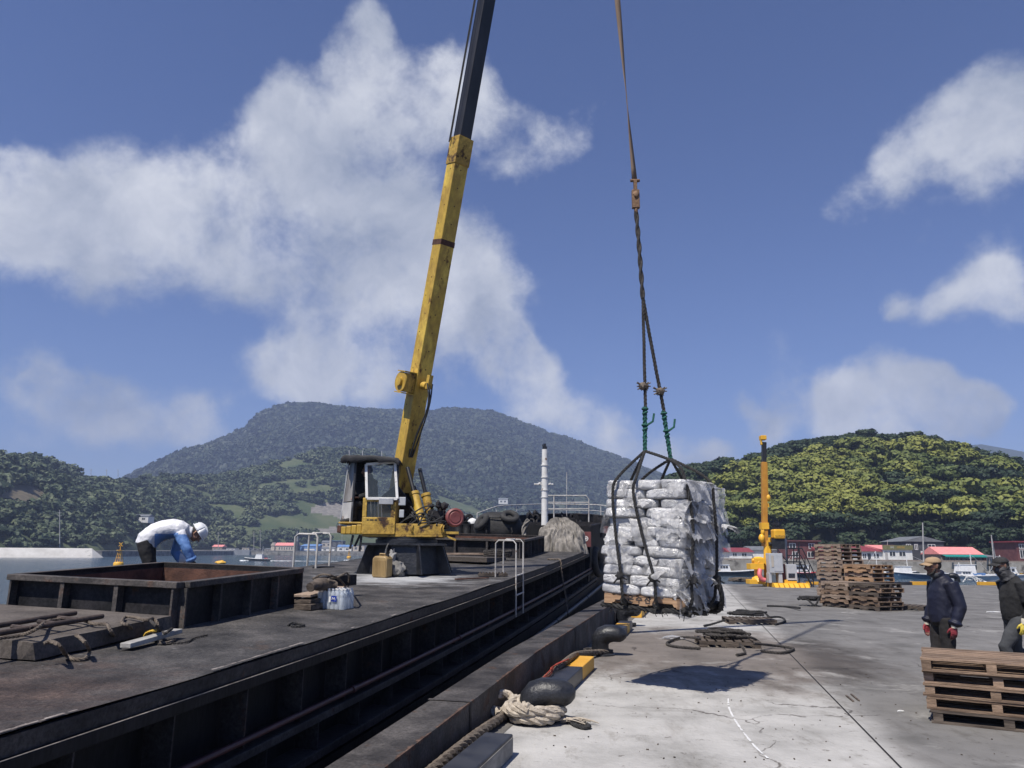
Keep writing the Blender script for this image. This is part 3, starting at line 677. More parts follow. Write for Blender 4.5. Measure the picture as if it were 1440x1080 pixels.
# right hill: forest of evergreen and yellow-green crowns
sky_r = [(700,776),(860,752),(900,712),(935,690),(960,664),(1000,660),(1040,655),(1062,642),(1100,628),(1150,619),(1200,617),(1260,621),(1310,623),(1350,632),(1400,648),(1440,656),(1520,668),(1700,700),(2000,760)]
HF = Hill(sky_r, [(700,215),(1500,190),(2000,180)], [(700,250),(960,270),(1200,330),(2000,300)], zb=1.0, lump=4, lscale=.03, pw=.8, seed=9, x0=760, x1=2000)
HF.terrain('right_hill', 'under', 140, 40)
tp = [crown(80 + k, 8, 84, .092) for k in range(6)]
cands = []
for k in range(2300):
    px = g.uniform(800, 1720); t = g.random() ** .8 * 1.0; p = HF.pos(px, t); h = noise.noise(Vector((p.x * .03, p.y * .03, 8.8))) * .5 + noise.noise(Vector((p.x * .09, p.y * .09, 2.8))) * .5
    top = t > .66 or px < 1000
    kind = 'dark' if (top and h < .4) or t < .1 else ('yellow' if h > -.1 else ('green' if h > -.34 else 'dark'))
    if px < 1000 and kind == 'yellow' and t > .75: kind = 'dark'
    r = g.choice((g.uniform(1.8, 3.2), g.uniform(2.8, 4.4), g.uniform(3.8, 5.6))) * (1.15 if kind == 'yellow' else 1.0)
    if t > .85: r = min(r, 3.2)
    cands.append((p.length / r, p, r, kind, g.uniform(0, 6.3), px, g.integers(0, 6), g.uniform(.7, .95)))
cands.sort(key=lambda c: c[0])
front = [c for c in cands if 1010 < c[5] < 1450][:240]
fs = {id(c) for c in front}
meshes = {}
for kd in ('dark', 'yellow', 'green'):
    for k in range(6): meshes[kd, k] = npmesh('crown', *tp[k], ['leaf_' + kd])
tm = MB(); tm.tube([(0, 0, -1.6), (.05, .02, -.8), (0, .05, 0)], [.09, .06, .03], 7)
for a in (0, 2.2, 4.1): tm.tube([(.03, .03, -.7), (.3 * math.cos(a), .3 * math.sin(a), -.2), (.55 * math.cos(a), .55 * math.sin(a), .1)], [.045, .03, .012], 5)
trunk_me = tm.mesh('trunk', 'bark')
LBL = {'dark': ('dark evergreen tree in the forest on the right hill', 'dark evergreen trees on the right hill'),
       'yellow': ('yellow-green leafy tree in the forest on the right hill', 'yellow-green trees on the right hill'),
       'green': ('mid-green leafy tree in the forest on the right hill', 'mid-green trees on the right hill')}
for c in front:
    _, p, r, kd, a, px, k, zs_ = c
    o = bpy.data.objects.new('forest_tree', None); COL.objects.link(o); tag(o, LBL[kd][0], 'tree', LBL[kd][1])
    o.matrix_world = Matrix.Translation(p + Vector((0, 0, -.6))) @ Matrix.Rotation(a, 4, 'Z')
    q = bpy.data.objects.new('crown', meshes[kd, k]); COL.objects.link(q); q.parent = o; q.scale = (r, r, r * zs_); q.location = (0, 0, r * .9)
    q = bpy.data.objects.new('trunk', trunk_me); COL.objects.link(q); q.parent = o; q.scale = (r, r, r * .9); q.location = (0, 0, r * .9)
allV = []; allF = []; allM = []; off = 0
for i, kd in enumerate(('dark', 'yellow', 'green')):
    sub = [c for c in cands if c[3] == kd and id(c) not in fs]
    V, F = scatter(tp, [np.array(c[1]) + (0, 0, c[2] * .3) for c in sub], [np.array([c[2], c[2], c[2] * c[7]]) for c in sub], [c[4] for c in sub])
    allV.append(V); allF.append(F + off); off += len(V); allM.append(np.full(len(F), i))
o = bpy.data.objects.new('hill_forest', npmesh('hill_forest', np.concatenate(allV), np.concatenate(allF), ['leaf_dark', 'leaf_yellow', 'leaf_green'], np.concatenate(allM))); COL.objects.link(o)
tag(o, 'forest of dark and yellow-green crowns on the right hill', 'forest', kind='stuff')

# haze: the air over the bay
def build_haze():
    mb = MB(); mb.bx(-2000, 2400, -60, 2900, SEA - 1.5, 352); o = mb.build('haze', 'wire'); o.data.materials.clear()
    m = bpy.data.materials.new('haze_air'); m.use_nodes = True; nt = m.node_tree; nt.nodes.clear()
    ou = nt.nodes.new('ShaderNodeOutputMaterial'); v = nt.nodes.new('ShaderNodeVolumePrincipled'); v.inputs['Density'].default_value = 0.0003; v.inputs['Color'].default_value = (.5, .62, .92, 1); v.inputs['Anisotropy'].default_value = 0.0
    nt.links.new(v.outputs[0], ou.inputs['Volume']); o.data.materials.append(m); o['kind'] = 'stuff'; o['label'] = 'pale blue haze in the air over the bay'; o['category'] = 'haze'; o.display_type = 'WIRE'
build_haze()
# ---------------------------------------------------------------- the barge
def zs(s, u): return .77 + .03 * s + .0009 * s * s + .023 * u
def B(u, s, w=0.0):
    p = NV * (3.15 + u) + DV * s; p.z = zs(s, u) + w; return p
def dk(x, y, w=0.0):                      # deck point (plus height w) seen at a photo pixel
    z = 1.2
    for _ in range(60):
        p = gz(x, y, min(z, CH - .02)); s = p.dot(DV); u = p.dot(NV) - 3.15; z = z * .5 + .5 * (zs(max(-5, min(s, 40)), u) + w)
    return p
def US(p): return p.dot(NV) - 3.15, p.dot(DV)
def bframe(u, s, w=0.0, turn=0.0):        # a level frame resting on the deck: x to starboard, y towards the bow
    y = (DV + Vector((0, 0, .03 + .0018 * s))).normalized(); x = (-NV - Vector((0, 0, .023))).normalized(); z = x.cross(y).normalized(); x = y.cross(z)
    M = Matrix((x, y, z)).transposed().to_4x4(); M.translation = B(u, s, w); return M @ Matrix.Rotation(turn, 4, 'Z')
barge = thing('cargo_barge', 'long black steel cargo barge with a flat worn deck moored along the quay', 'barge', Matrix.Translation(B(2, 8, -2.0)))
def strip(name, m, u0, u1, w0, w1, s0=-9., s1=22., n=32, fn=None, bevel=0, extra=None):
    mb = MB()
    for i in range(n + 1):
        s = s0 + (s1 - s0) * i / n
        for u, w in ((u0, w0), (u1, w0), (u1, w1), (u0, w1)): mb.v.append(B(u, s, w) if fn is None else fn(u, s, w))
    for i in range(n):
        for j in range(4): mb.f.append([i * 4 + j, i * 4 + (j + 1) % 4, i * 4 + 4 + (j + 1) % 4, i * 4 + 4 + j])
    mb.f += [[3, 2, 1, 0], [n * 4, n * 4 + 1, n * 4 + 2, n * 4 + 3]]
    mb.mi = [0] * len(mb.f); mb.sm = [False] * len(mb.f)
    if extra: extra(mb)
    return mb.build(name, m, barge, bevel, True)
# deck sheet with a slightly dented starboard edge
mb = MB(); ns, nu = 140, 16
def deckpt(i, j):
    s = -9 + 31 * i / ns; u = 4.15 * j / nu; w = .012 * noise.noise(Vector((u * .8, s * .8, 1))); 
    if j == 0: u += .012 * noise.noise(Vector((s * 1.3, 0, 4))) - .004
    return B(u, s, w)
mb.sheet(lambda a, b: deckpt(round(a * ns), round(b * nu)), ns, nu); # chipped bare edge of the deck plate, its lit rim painted in as well
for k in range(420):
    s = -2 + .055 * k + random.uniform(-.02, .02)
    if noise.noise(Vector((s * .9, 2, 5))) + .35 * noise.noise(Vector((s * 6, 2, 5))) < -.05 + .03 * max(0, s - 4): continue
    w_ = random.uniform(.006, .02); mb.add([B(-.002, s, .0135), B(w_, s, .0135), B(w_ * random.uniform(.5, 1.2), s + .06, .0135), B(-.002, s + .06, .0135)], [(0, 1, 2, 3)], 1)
mb.build('deck', ['deck', 'worn_lit_edge'], barge, 0, True)
strip('edge_strake', 'steel_edge', -.004, .03, -.105, -.014); strip('rubbing_strake', 'hull', -.035, .03, -.18, -.107, bevel=.006)
strip('strake_highlight', 'worn_lit_edge', -.0345, -.026, -.1065, -.104)  # pale strip painting the light on the strake's top face
strip('side_plate', 'hull', .2, .26, -1.05, -.18); strip('lower_plate', 'hull', -.02, .2, -2.9, -.96)
strip('side_shelf', 'steel_edge', -.05, .2, -.635, -.575, bevel=.006); strip('lower_shelf', 'steel_edge', -.03, .2, -.93, -.86, bevel=.006)
strip('far_side_plate', 'hull', 4.1, 4.15, -2.9, -.02)
strip('stern_plate', 'hull', .03, 4.1, -2.9, -.03, -9.05, -9.0, 1)
mb = MB()
for k in range(41):
    s = -8.6 + .75 * k
    if not 2.4 < s < 21.3: continue
    for a, w0, w1, d in ((s, -.18, -.575, .2), (s + .3, -.635, -.86, .2)):
        mb = MB(); mb.bar(B(.09, a, w0), B(.09, a, w1), .012, d, NV); mb.build('side_stiffener', 'steel_edge', barge, 0, True)
mb = MB(); mb.tube([B(-.02, -9 + k, -.515) for k in range(31)], .024, 8)
for k in range(0, 31, 3): mb.tube([B(-.02, -8.5 + k, -.515), B(-.02, -8.44 + k, -.515)], .034, 8)
mb.build('red_pipe', 'pipe_red', barge, 0, True)
mb = MB(); mb.tube([B(-.1, -9 + k, -1.13) for k in range(33)], .05, 10)
for k in range(0, 32, 4): mb.tube([B(-.1, -8.5 + k, -1.13), B(-.1, -8.43 + k, -1.13)], .062, 10)
mb.build('lower_pipe', 'pipe_dark', barge, 0, True)
def beamz(s): return interp([(-10, .02), (3, .15), (5.7, .25), (10, .42), (16, .5), (24, .56), (29, .75)], s)
def bf(u, s, w): p = LS(2.24 + u, s, beamz(s) + w); return p
def beam_rust(mb):
    for k in range(520):
        s = 2.5 + .045 * k
        if noise.noise(Vector((s * 1.1, 8, 5))) + .5 * noise.noise(Vector((s * 7, 2, 5))) < -.12: continue
        a, b = random.uniform(.006, .03), random.uniform(.004, .035); q = [bf(a, s, .0025), bf(-.0025, s, .0025), bf(-.0025, s + .05, .0025), bf(a * random.uniform(.5, 1.2), s + .05, .0025)]
        mb.add(q, [(0, 1, 2, 3)], 1); q = [bf(-.0025, s, .0025), bf(-.0025, s, -b), bf(-.0025, s + .05, -b * random.uniform(.6, 1.2)), bf(-.0025, s + .05, .0025)]; mb.add(q, [(0, 1, 2, 3)], 1)
strip('fender_beam', ['beam', 'beam_rust'], .0, .4, -1.3, 0.0, -9., 27., 30, bf, 0, beam_rust)
mb = MB()
for s in (7.2, 13.1):
    mb = MB(); mb.add([bf(u, s + v, w) for u, w in ((-.008, -.5), (-.008, .008), (.42, .008)) for v in (-.025, .025)], [(0, 1, 3, 2), (2, 3, 5, 4)]); mb.build('beam_strap', 'beam', barge, 0, True)
# bow: raised forecastle narrowing to a rounded stem
def bow_u(s):                              # half breadth about the centre line
    t = max(0, min(1, (s - 21.5) / 9.5)); return 2.12 * math.sqrt(max(0, 1 - t ** 2.6))
SB = [20.6 + .65 * k for k in range(17)]
mb = MB(); outline = [(2.07 - bow_u(s), s) for s in SB] + [(2.07 + bow_u(s), s) for s in reversed(SB)]
n = len(outline)
for w in (-2.9, -.3, .34, .62):
    for u, s in outline:
        k = (1 if w > -1 else .86); mb.v.append(B(2.07 + (u - 2.07) * k, s - (0 if w > -1 else .4), w))
for l in range(3):
    for i in range(n): mb.f.append([l * n + i, l * n + (i + 1) % n, (l + 1) * n + (i + 1) % n, (l + 1) * n + i])
mb.f.append([2 * n + i for i in range(n)]); mb.mi = [0] * len(mb.f); mb.sm = [False] * len(mb.f)
mb.build('bow_bulwark', 'hull', barge, 0, True)
mb = MB(); mb.tube([B(u, s, .63) for u, s in outline], .03, 6); mb.build('bulwark_cap', 'steel_edge', barge, 0, True)
mb = MB()
top = [(u, s) for u, s in outline if 23.4 < s < 31]
tp_ = [B(u, s, .74 + .3 * min(1, (s - 23.0) / 3)) for u, s in top]
mb.tube(tp_, .02, 6); mb.tube([B(u, s, .66 + .14 * min(1, (s - 23) / 3)) for u, s in top], .012, 5)
for i in range(0, len(top), 3): u, s = top[i]; mb.tube([B(u, s, .6), tp_[i]], .018, 6)
mb.build('bow_rail', 'rail_paint', barge, 0, True)
mb = MB(); a, b = at(770, 724, 24.6), at(829, 724, 24.6)
def rail_z(y, x): return at(x, y, 24.6)
mb.tube([rail_z(735, 779), rail_z(698, 779)], .022, 6); mb.tube([rail_z(735, 828), rail_z(702, 828), rail_z(697, 824), rail_z(697, 770)], .022, 6)
for y in (706.5, 715.5): mb.tube([rail_z(y, 768), rail_z(y, 828)], .016, 6)
mb.tube([rail_z(696, 771), rail_z(692, 762), rail_z(689, 771 - 4)], .014, 5); mb.tube([rail_z(735, 797), rail_z(664, 797)], .012, 5)
mb.build('pulpit_rail', 'rail_paint', barge, 0, True)
# mast
MY = 22.2; mp0, mp1 = at(766, 760, MY), at(766, 632, MY)
mb = MB(); mb.cyl(mp0, mp1, .105, 14, 0, .085)
for y in (700, 690, 672, 655): p = at(766, y, MY); mb.cyl(p, p + Vector((0, 0, .03)), .112, 14)
ms = mb.build('mast', 'white_paint', barge, 0, True)
mb = MB(); mb.tube([at(751, 681, MY), at(778, 681, MY)], .02, 6); mb.tube([at(755, 681, MY), at(766, 676, MY)], .012, 5); mb.tube([at(759, 681, MY), at(759, 678, MY)], .035, 8); mb.tube([at(774, 681, MY), at(774, 679, MY)], .03, 8)
mb.build('crossbar', 'white_paint', ms, 0, True)
mb = MB(); mb.cyl(at(766, 632, MY), at(766, 628, MY), .07, 10); mb.cyl(at(766, 628, MY), at(766, 624, MY), .04, 10); mb.tube([at(763.5, 630, MY), at(763, 625, MY)], .015, 5); mb.build('mast_lamp', 'black_iron', ms, 0, True)
# hatch coamings
def coaming(u0, u1, s0, s1, h, nf, nr):
    def wall(mb, a, b, w0, w1, th):
        (ua, sa), (ub, sb) = a, b; mb.bar(B(ua, sa, (w0 + w1) / 2), B(ub, sb, (w0 + w1) / 2), th, w1 - w0)
    mb = MB(); c = [(u0, s0), (u1, s0), (u1, s1), (u0, s1)]
    for i in range(4): wall(mb, c[i], c[(i + 1) % 4], -.02, h - .002, .02)
    root = mb.build('hatch_coaming', 'coaming', barge, 0, True)
    mb = MB(); o = .045
    wall(mb, (u0 - o, s0 - o), (u1 + o, s0 - o), h - .055, h, .11); wall(mb, (u0 - o, s1 + o), (u1 + o, s1 + o), h - .055, h, .11)
    wall(mb, (u0 - o, s0 + .011), (u0 - o, s1 - .011), h - .055, h - .001, .11); wall(mb, (u1 + o, s0 + .011), (u1 + o, s1 - .011), h - .055, h - .001, .11)
    mb.build('rim', 'coaming_rim', root, .006, True)
    mb = MB()
    for k in range(nf + 1):
        u = u0 + (u1 - u0) * k / nf; mb = MB(); mb.bar(B(u, s0 - .05, 0), B(u, s0 - .05, h - .056), .045 if 0 < k < nf else .02, .08, DV); mb.build('stiffener', 'coaming_rim', root, 0, True)
    for k in range(nr + 1):
        s = s0 + (s1 - s0) * k / nr; mb = MB(); mb.bar(B(u0 - .05, s, 0), B(u0 - .05, s, h - .056), .08, .02 if k in (0, nr) else .03, DV); mb.build('stiffener', 'coaming_rim', root, 0, True)
    mb = MB(); e = .013
    wall(mb, (u0 + e, s1 - e), (u1 - e, s1 - e), .02, h - .06, .004); wall(mb, (u0 + e, s0 + .016), (u0 + e, s1 - .016), .02, h - .06, .004)
    wall(mb, (u1 - e, s0 + .016), (u1 - e, s1 - .016), .02, h - .06, .004)
    mb.add([B(u0 + .01, s0 + .01, .02), B(u1 - .01, s0 + .01, .02), B(u1 - .01, s1 - .01, .02), B(u0 + .01, s1 - .01, .02)], [(0, 1, 2, 3)])
    mb.build('inner_plate', 'rust_plate', root, 0, True)
coaming(1.44, 3.22, 5.95, 7.93, .40, 3, 4)
coaming(.95, 3.25, 16.75, 18.9, .42, 3, 6)
# grab rails over the two sides
mb = MB()
for s in (12.35, 12.85):
    P = [B(.3, s, 0), B(.3, s, .55), B(.25, s, .6), B(0, s, .6), B(-.05, s, .55), B(-.055, s, -.62)]; mb.tube(P, .0125, 7)
mb.tube([B(.1, 12.35, .6), B(.1, 12.85, .6)], .018, 7)
for w in (.03, -.28): mb.tube([B(-.055, 12.33, w), B(-.055, 12.87, w)], .014, 6)
mb.build('grab_rail', 'rail_paint', barge, 0, True)
mb = MB()
for s in (12.55, 13.05):
    P = [B(3.72, s, 0), B(3.72, s, .55), B(3.76, s, .6), B(4.1, s, .6), B(4.17, s, .55), B(4.18, s, -.5)]; mb.tube(P, .02, 7)
mb.tube([B(3.9, 12.55, .6), B(3.9, 13.05, .6)], .02, 7); mb.build('grab_rail', 'rail_paint', barge, 0, True)
mb = MB(); mb.tube([dk(440, 799), dk(470, 798)], .03, 6); mb.build('toe_bar', 'black_iron', barge, 0, True)

# ---- things lying on the deck
def deck_rope(pix, r, m, label, name='rope', lift=.0, group=None, strands=3):
    pts = [dk(x, y, (w if True else 0) + r + lift) for x, y, w in [(q + (0,))[:3] for q in pix]]
    mb = MB(); mb.rope(pts, r, 0, strands); return single(mb, name, m, label, 'rope', group=group)
# big board cover lying before the hatch
mb = MB(); nx, ny = 26, 16
def cv(i, j, w):
    u = 1.28 + 2.35 * i / nx; s = 4.36 + 1.36 * j / ny + .14 * i / nx * 0
    s += .05 * (i / nx - .5)
    if i == 0: u += .03 * noise.noise(Vector((s * 4, 1, w * 9)))
    if j == 0: s += .03 * noise.noise(Vector((u * 5, 7, w * 9)))
    return B(u, s, w + .02 * j / ny + .006 * noise.noise(Vector((u * 2, s * 2, 3))))
top = MB(); top.sheet(lambda a, b: cv(round(a * nx), round(b * ny), .125), nx, ny)
k = len(top.v); top.v += [cv(i, j, .01) for j in range(ny + 1) for i in range(nx + 1)]
ring = [i for i in range(nx + 1)] + [(j * (nx + 1) + nx) for j in range(1, ny + 1)] + [ny * (nx + 1) + i for i in range(nx - 1, -1, -1)] + [j * (nx + 1) for j in range(ny - 1, 0, -1)]
for a, b in zip(ring, ring[1:] + ring[:1]): top.f.append([a, b, k + b, k + a]); top.mi.append(0); top.sm.append(False)
top.sm = [False] * len(top.f)
single(top, 'hatch_cover', 'cover_board', 'thick worn brown board cover lying on the deck before the near hatch', 'hatch cover')
mb = MB(); lw = .19
r1 = [dk(-40, 897, lw), dk(144, 866.5, lw)]; r2 = [dk(-40, 886, lw), dk(106, 862, lw)]
mb.tube(r1, .02, 8); mb.tube(r2, .02, 8)
lad = thing('steel_ladder', 'dark rusty steel ladder lying on the brown hatch cover', 'ladder', Matrix.Translation((r1[0] + r2[1]) / 2))
mb.build('rail', 'ladder_iron', lad, 0, True); mb = MB()
for a, b in (((17, 881), (45, 884)), ((54, 874), (81, 877)), ((82, 868.5), (108, 871))): mb.tube([dk(*a, lw), dk(*b, lw)], .016, 7)
mb.build('rung', 'ladder_iron', lad, 0, True)
deck_rope([(62, 905, .13), (72, 902, .14), (84, 908, .14), (92, 920, .02), (104, 927, 0), (120, 926, 0), (126, 916, .02), (120, 904, .12), (113, 897, .13), (107, 893, .14)], .013, 'rope_brown', 'pale brown rope looped over the front edge of the hatch cover')
deck_rope([(-5, 898, .15), (30, 893, .15), (52, 884, .2), (66, 874, .17), (90, 870, .17), (112, 871, .16), (132, 877, .15), (150, 878, .15), (156, 888, .12), (165, 898, .0), (178, 898, .0), (186, 889, .03), (182, 880, .13), (172, 876, .15), (176, 868, .15), (190, 868, .16), (205, 872, .15), (216, 870, .15), (222, 880, .1), (216, 892, .02), (222, 903, 0), (236, 904, 0), (246, 899, 0)], .013, 'rope_brown', 'long brown rope running across the ladder and hatch cover')
deck_rope([(212, 873, .15), (219, 880, .14), (226, 888, .05), (233, 890, .07), (242, 884, .08)], .012, 'rope_dark', 'dark rope end hanging off the right end of the hatch cover')
deck_rope([(203, 895, .02), (206, 890, .06), (214, 887, .08), (221, 887, .08)], .01, 'rope_yellow', 'short yellow rope between the hatch cover and the white board')
deck_rope([(222, 906), (240, 905), (262, 903), (274, 897), (292, 893)], .008, 'rope_dark', 'thin dark rope trailing beside the corner of the near hatch', strands=2)
deck_rope([(405, 879), (412, 876), (420, 877), (428, 879), (420, 881), (410, 880), (416, 877)], .01, 'rope_black', 'small black scrap of rope alone on the bare deck', strands=2)
a, b = dk(176, 908, .035), dk(250, 887, .06)
mb = MB(); mb.bar(a, b, .09, .035); single(mb, 'white_board', 'white_board', 'chipped white painted board lying beside the hatch cover', 'board', bevel=.004)
# timber pile beyond the hatch
tb = [((425, 838, .14), (478, 826, .15), .2, .03, 'wood_grey', 'grey plank on top of the small timber pile behind the hatch', 'plank'),
      ((425, 846, .08), (470, 838, .09), .22, .04, 'wood_dark', 'dark plank under the grey one in the small timber pile', 'plank'),
      ((425, 854, .03), (460, 848, .03), .22, .06, 'wood_dark', 'black bottom timber of the small pile behind the hatch', 'plank'),
      ((446, 819, .2), (498, 815, .2), .1, .13, 'coaming', 'square black beam lying behind the small timber pile', 'beam')]
for a, b, w, h, m, lb, nm in tb:
    mb = MB(); mb.bar(dk(*a), dk(*b), w, h); single(mb, nm, m, lb, nm, bevel=.006)
mb = MB(); mb.tube(catmull([dk(436, 826, .24), dk(446, 822, .26), dk(460, 822, .25), (dk(472, 824, .23))], 5), [.05] * 5 + [.07] * 6 + [.05] * 5, 9)
single(mb, 'log', 'wood_dark', 'short dark log lying on the small timber pile', 'log')
deck_rope([(440, 814, .3), (452, 808, .34), (464, 809, .34), (476, 814, .28), (484, 822, .18), (487, 829, .04), (490, 822, .1), (491, 812, .3), (488, 806, .36), (482, 808, .36), (474, 812, .3), (462, 815, .3), (472, 818, .28)], .012, 'rope_brown', 'brown rope looped over the timber pile and black beam')
# bottled water
wp = thing('water_pack', 'shrink-wrapped pack of clear water bottles with a blue label on the deck', 'water bottles', bframe(*US((dk(456, 858) + dk(495, 854)) / 2 + NV * .06), 0, rad(-8)))
for i in range(6):
    for j in range(4):
        mb = MB(); mb.lathe([(.024, 0), (.027, .01), (.027, .12), (.024, .13), (.027, .14), (.025, .165), (.012, .19), (.012, .2)], 10, Matrix.Translation((-.15 + .058 * i, -.05 + .058 * j, 0)))
        bo = mb.build('bottle', 'bottle', wp)
        mb = MB(); mb.cyl((-.15 + .058 * i, -.05 + .058 * j, .2), (-.15 + .058 * i, -.05 + .058 * j, .213), .0145, 8); mb.build('bottle_cap', 'white_grp', bo)
mb = MB()
def wrap(a, b):
    A = a * 2 * math.pi; x = .18 * max(-1, min(1, 1.25 * math.cos(A))); y = .037 + .12 * max(-1, min(1, 1.25 * math.sin(A)))
    q = .006 * noise.noise(Vector((x * 30, y * 30, b * 6))); return (x * (1 - .06 * b) + q, .037 + (y - .037) * (1 - .06 * b) + q, .003 + .19 * b)
mb.sheet(wrap, 40, 8); mb.build('plastic_wrap', 'wrap', wp)
mb = MB(); mb.bx(.03, .098, -.0935, -.0905, .085, .145, None, 0); mb.bx(.0, .022, -.0935, -.0905, .075, .135, None, 1)
for x0, z0, x1, z1 in ((.042, .1, .05, .13), (.05, .13, .063, .108), (.063, .108, .076, .13), (.076, .13, .084, .1)): mb.bar((x0, -.0945, z0), (x1, -.0945, z1), .004, .009, (0, 1, 0), 1)
mb.build('pack_label', ['label_blue', 'white_grp'], wp)
# jerry can and rags by the crane foot
jc = thing('jerry_can', 'dirty amber plastic jerry can standing by the crane pedestal', 'jerry can', bframe(*US(dk(537, 812)), 0, rad(-6)) @ Matrix.Scale(.9, 4))
mb = MB(); pr = [(-.15, .03), (-.15, .33), (-.11, .375), (.11, .375), (.15, .33), (.15, .03), (.13, .0), (-.13, 0)]
mb.prism(pr, -.11, .11, Matrix.Rotation(rad(90), 4, 'X')); jb = mb.build('body', 'jerry', jc, .025)
mb = MB()
for k in range(9): mb.bx(-.12 + .03 * k - .005, -.12 + .03 * k + .005, -.116, -.11, .05, .3)
mb.build('rib', 'jerry', jb)
mb = MB(); mb.tube([(-.06, 0, .37), (-.06, 0, .41), (.05, 0, .41), (.05, 0, .37)], .014, 7); mb.build('handle', 'jerry', jc)
mb = MB(); mb.cyl((.1, 0, .37), (.1, 0, .4), .028, 10); mb.build('cap', 'tarp_black', jc)
p = dk(556, 811); mb = MB(); mb.blob((p.x + .02, p.y, p.z + .12), (.13, .11, .13), 3, .5, 3, freq=2.2); single(mb, 'rag_bag', 'block_worn', 'bundle of dark and white rags beside the jerry can', 'rags')
mb = MB(); mb.blob((p.x - .07, p.y + .04, p.z + .3), (.06, .06, .13), 3, .5, 5, freq=2.5); single(mb, 'cloth_bag', 'pack_grey', 'small grey cloth propped on the rags against the pedestal', 'cloth')
# loose iron and litter
mb = MB(); mb.bar(dk(641, 814.5, .015), dk(686, 812.5, .015), .07, .02); single(mb, 'rusty_bar', 'rust_plate', 'flat rusty bar lying on the deck right of the crane', 'bar')
mb = MB(); a, b = dk(673, 808, .03), dk(713, 808, .03); mb.bar(a, b, .12, .04)
for k in range(9): q = a.lerp(b, (k + .5) / 9); mb.box((q.x, q.y, q.z + .03), (.03, .1, .025))
single(mb, 'notched_plank', 'wood_dark', 'dark notched plank lying at the foot of the white grab rail', 'plank')
mb = MB(); p = dk(641, 789); mb.blob((p.x, p.y, p.z + .02), (.1, .05, .03), 2, .5, 2); single(mb, 'plastic_scrap', 'litter', 'white plastic scrap on the deck behind the crane', 'litter')
mb = MB(); pts = [B(.3, 16.6, .02), B(.12, 16.5, .03), B(-.03, 16.4, .02)]
q = pts[-1]; pts += [q + Vector((0, 0, -.25)) - NV * .02, q + Vector((.05, 0, -.7)) - NV * .05, q + Vector((.08, .0, -1.15)) - NV * .08]
mb.rope(pts, .02, 0, 2, 9); single(mb, 'hanging_rag', 'rope_brown', 'grey twisted rag hanging down the side of the barge near the bow', 'rag')
# second cover before the far hatch
mb = MB(); mb.bar(B(1.15, 15.5, .05), B(3.4, 15.5, .05), 1.5, .1); single(mb, 'hatch_cover', 'cover_board', 'flat dark cover lying before the far hatch behind the crane', 'hatch cover', bevel=.01)
mb = MB(); mb.bar(B(1.0, 16.1, .14), B(2.9, 15.2, .14), .16, .04); single(mb, 'plank', 'wood_grey', 'grey plank lying across the cover of the far hatch', 'plank')
mb = MB(); p = B(1.25, 15.9, .1)
for k in range(5): mb.rope([p + Vector((.3 * math.cos(a + k), .22 * math.sin(a + k), .02 + .02 * k + .02 * math.sin(3 * a))) for a in [i * .7 for i in range(10)]], .02, 0)
single(mb, 'rope_heap', 'rope_dark', 'heap of dark rope on the corner of the far hatch cover', 'rope')
# net pile
NY = 20.3; c = at(788, 757, NY); mb = MB()
def netpt(a, b):
    A = a * 2 * math.pi; el = b * math.pi / 2; x = math.cos(A) * math.cos(el); y = math.sin(A) * math.cos(el); z = math.sin(el)
    k = 1 + .16 * noise.noise(Vector((x * 1.6, y * 1.6, z * 1.6 + 3))) + .05 * noise.noise(Vector((x * 6, y * 6, z * 2.2))) + .045 * math.sin(26 * A + 9 * noise.noise(Vector((x * 3, y * 3, z * 3)))) * (1 - .5 * b)
    sk = 1.12 + .12 * (1 - z) ** 2; return (c.x - .03 + .53 * math.copysign(abs(x) ** .8, x) * k * sk + .1 * (1 - z) * (x > 0), c.y + .5 * y * k, c.z - .4 + .88 * z ** .75 * k)
mb.sheet(netpt, 150, 40); single(mb, 'fishing_net', 'net', 'big grey heap of fishing net on the deck before the bow', 'fishing net')
mb = MB(); q = at(741, 748, NY + .4); mb.rope([q + Vector((.05, 0, .32)), q + Vector((-.06, 0, .15)), q + Vector((-.08, 0, -.1)), q + Vector((.0, -.05, -.3))], .07, 0, 3, 9); single(mb, 'net_hank', 'net', 'hank of grey net hanging left of the net heap', 'fishing net')
# pneumatic fender with tyres
FY = 21.3; a, b = at(666, 742, FY), at(736, 744, FY)
pf = thing('rubber_fender', 'big black inflatable rubber fender wearing two old tyres', 'fender', Matrix.Translation((a + b) / 2 - Vector((0, 0, .45))))
mb = MB(); n_ = 14; mb.tube([a.lerp(b, i / n_) for i in range(n_ + 1)], [max(.06, .46 * math.sqrt(max(0.0, 1 - abs(2 * i / n_ - 1) ** 3))) for i in range(n_ + 1)], 24); mb.build('body', 'rubber', pf, 0, True)
for px, py, ax in ((677, 734, (-.75, -.45, .62)), (717, 726.5, (.12, -.55, .8))):
    mb = MB(); mb.torus(at(px, py, FY - .35), ax, .19, .085, 28, 10); mb.torus(at(px, py, FY - .33), ax, .13, .03, 24, 6); mb.build('tyre', 'rubber', pf, 0, True)
mb = MB()
for px in (683, 719):
    mb.rope([at(px, 742, FY - .5), at(px + 1, 750, FY - .52), at(px - 3, 758, FY - .45)], .022, 0, 2)
mb.rope([at(688, 728, FY - .42), at(700, 728, FY - .45), at(708, 727, FY - .45)], .02, 0, 2); mb.build('chain', 'rope_black', pf, 0, True)
mb = MB(); mb.torus(at(840, 790, 21.5), (.9, -.35, .1), .33, .1, 26, 10); single(mb, 'hull_tyre', 'rubber', 'old tyre hanging on the starboard bow of the barge', 'tyre')
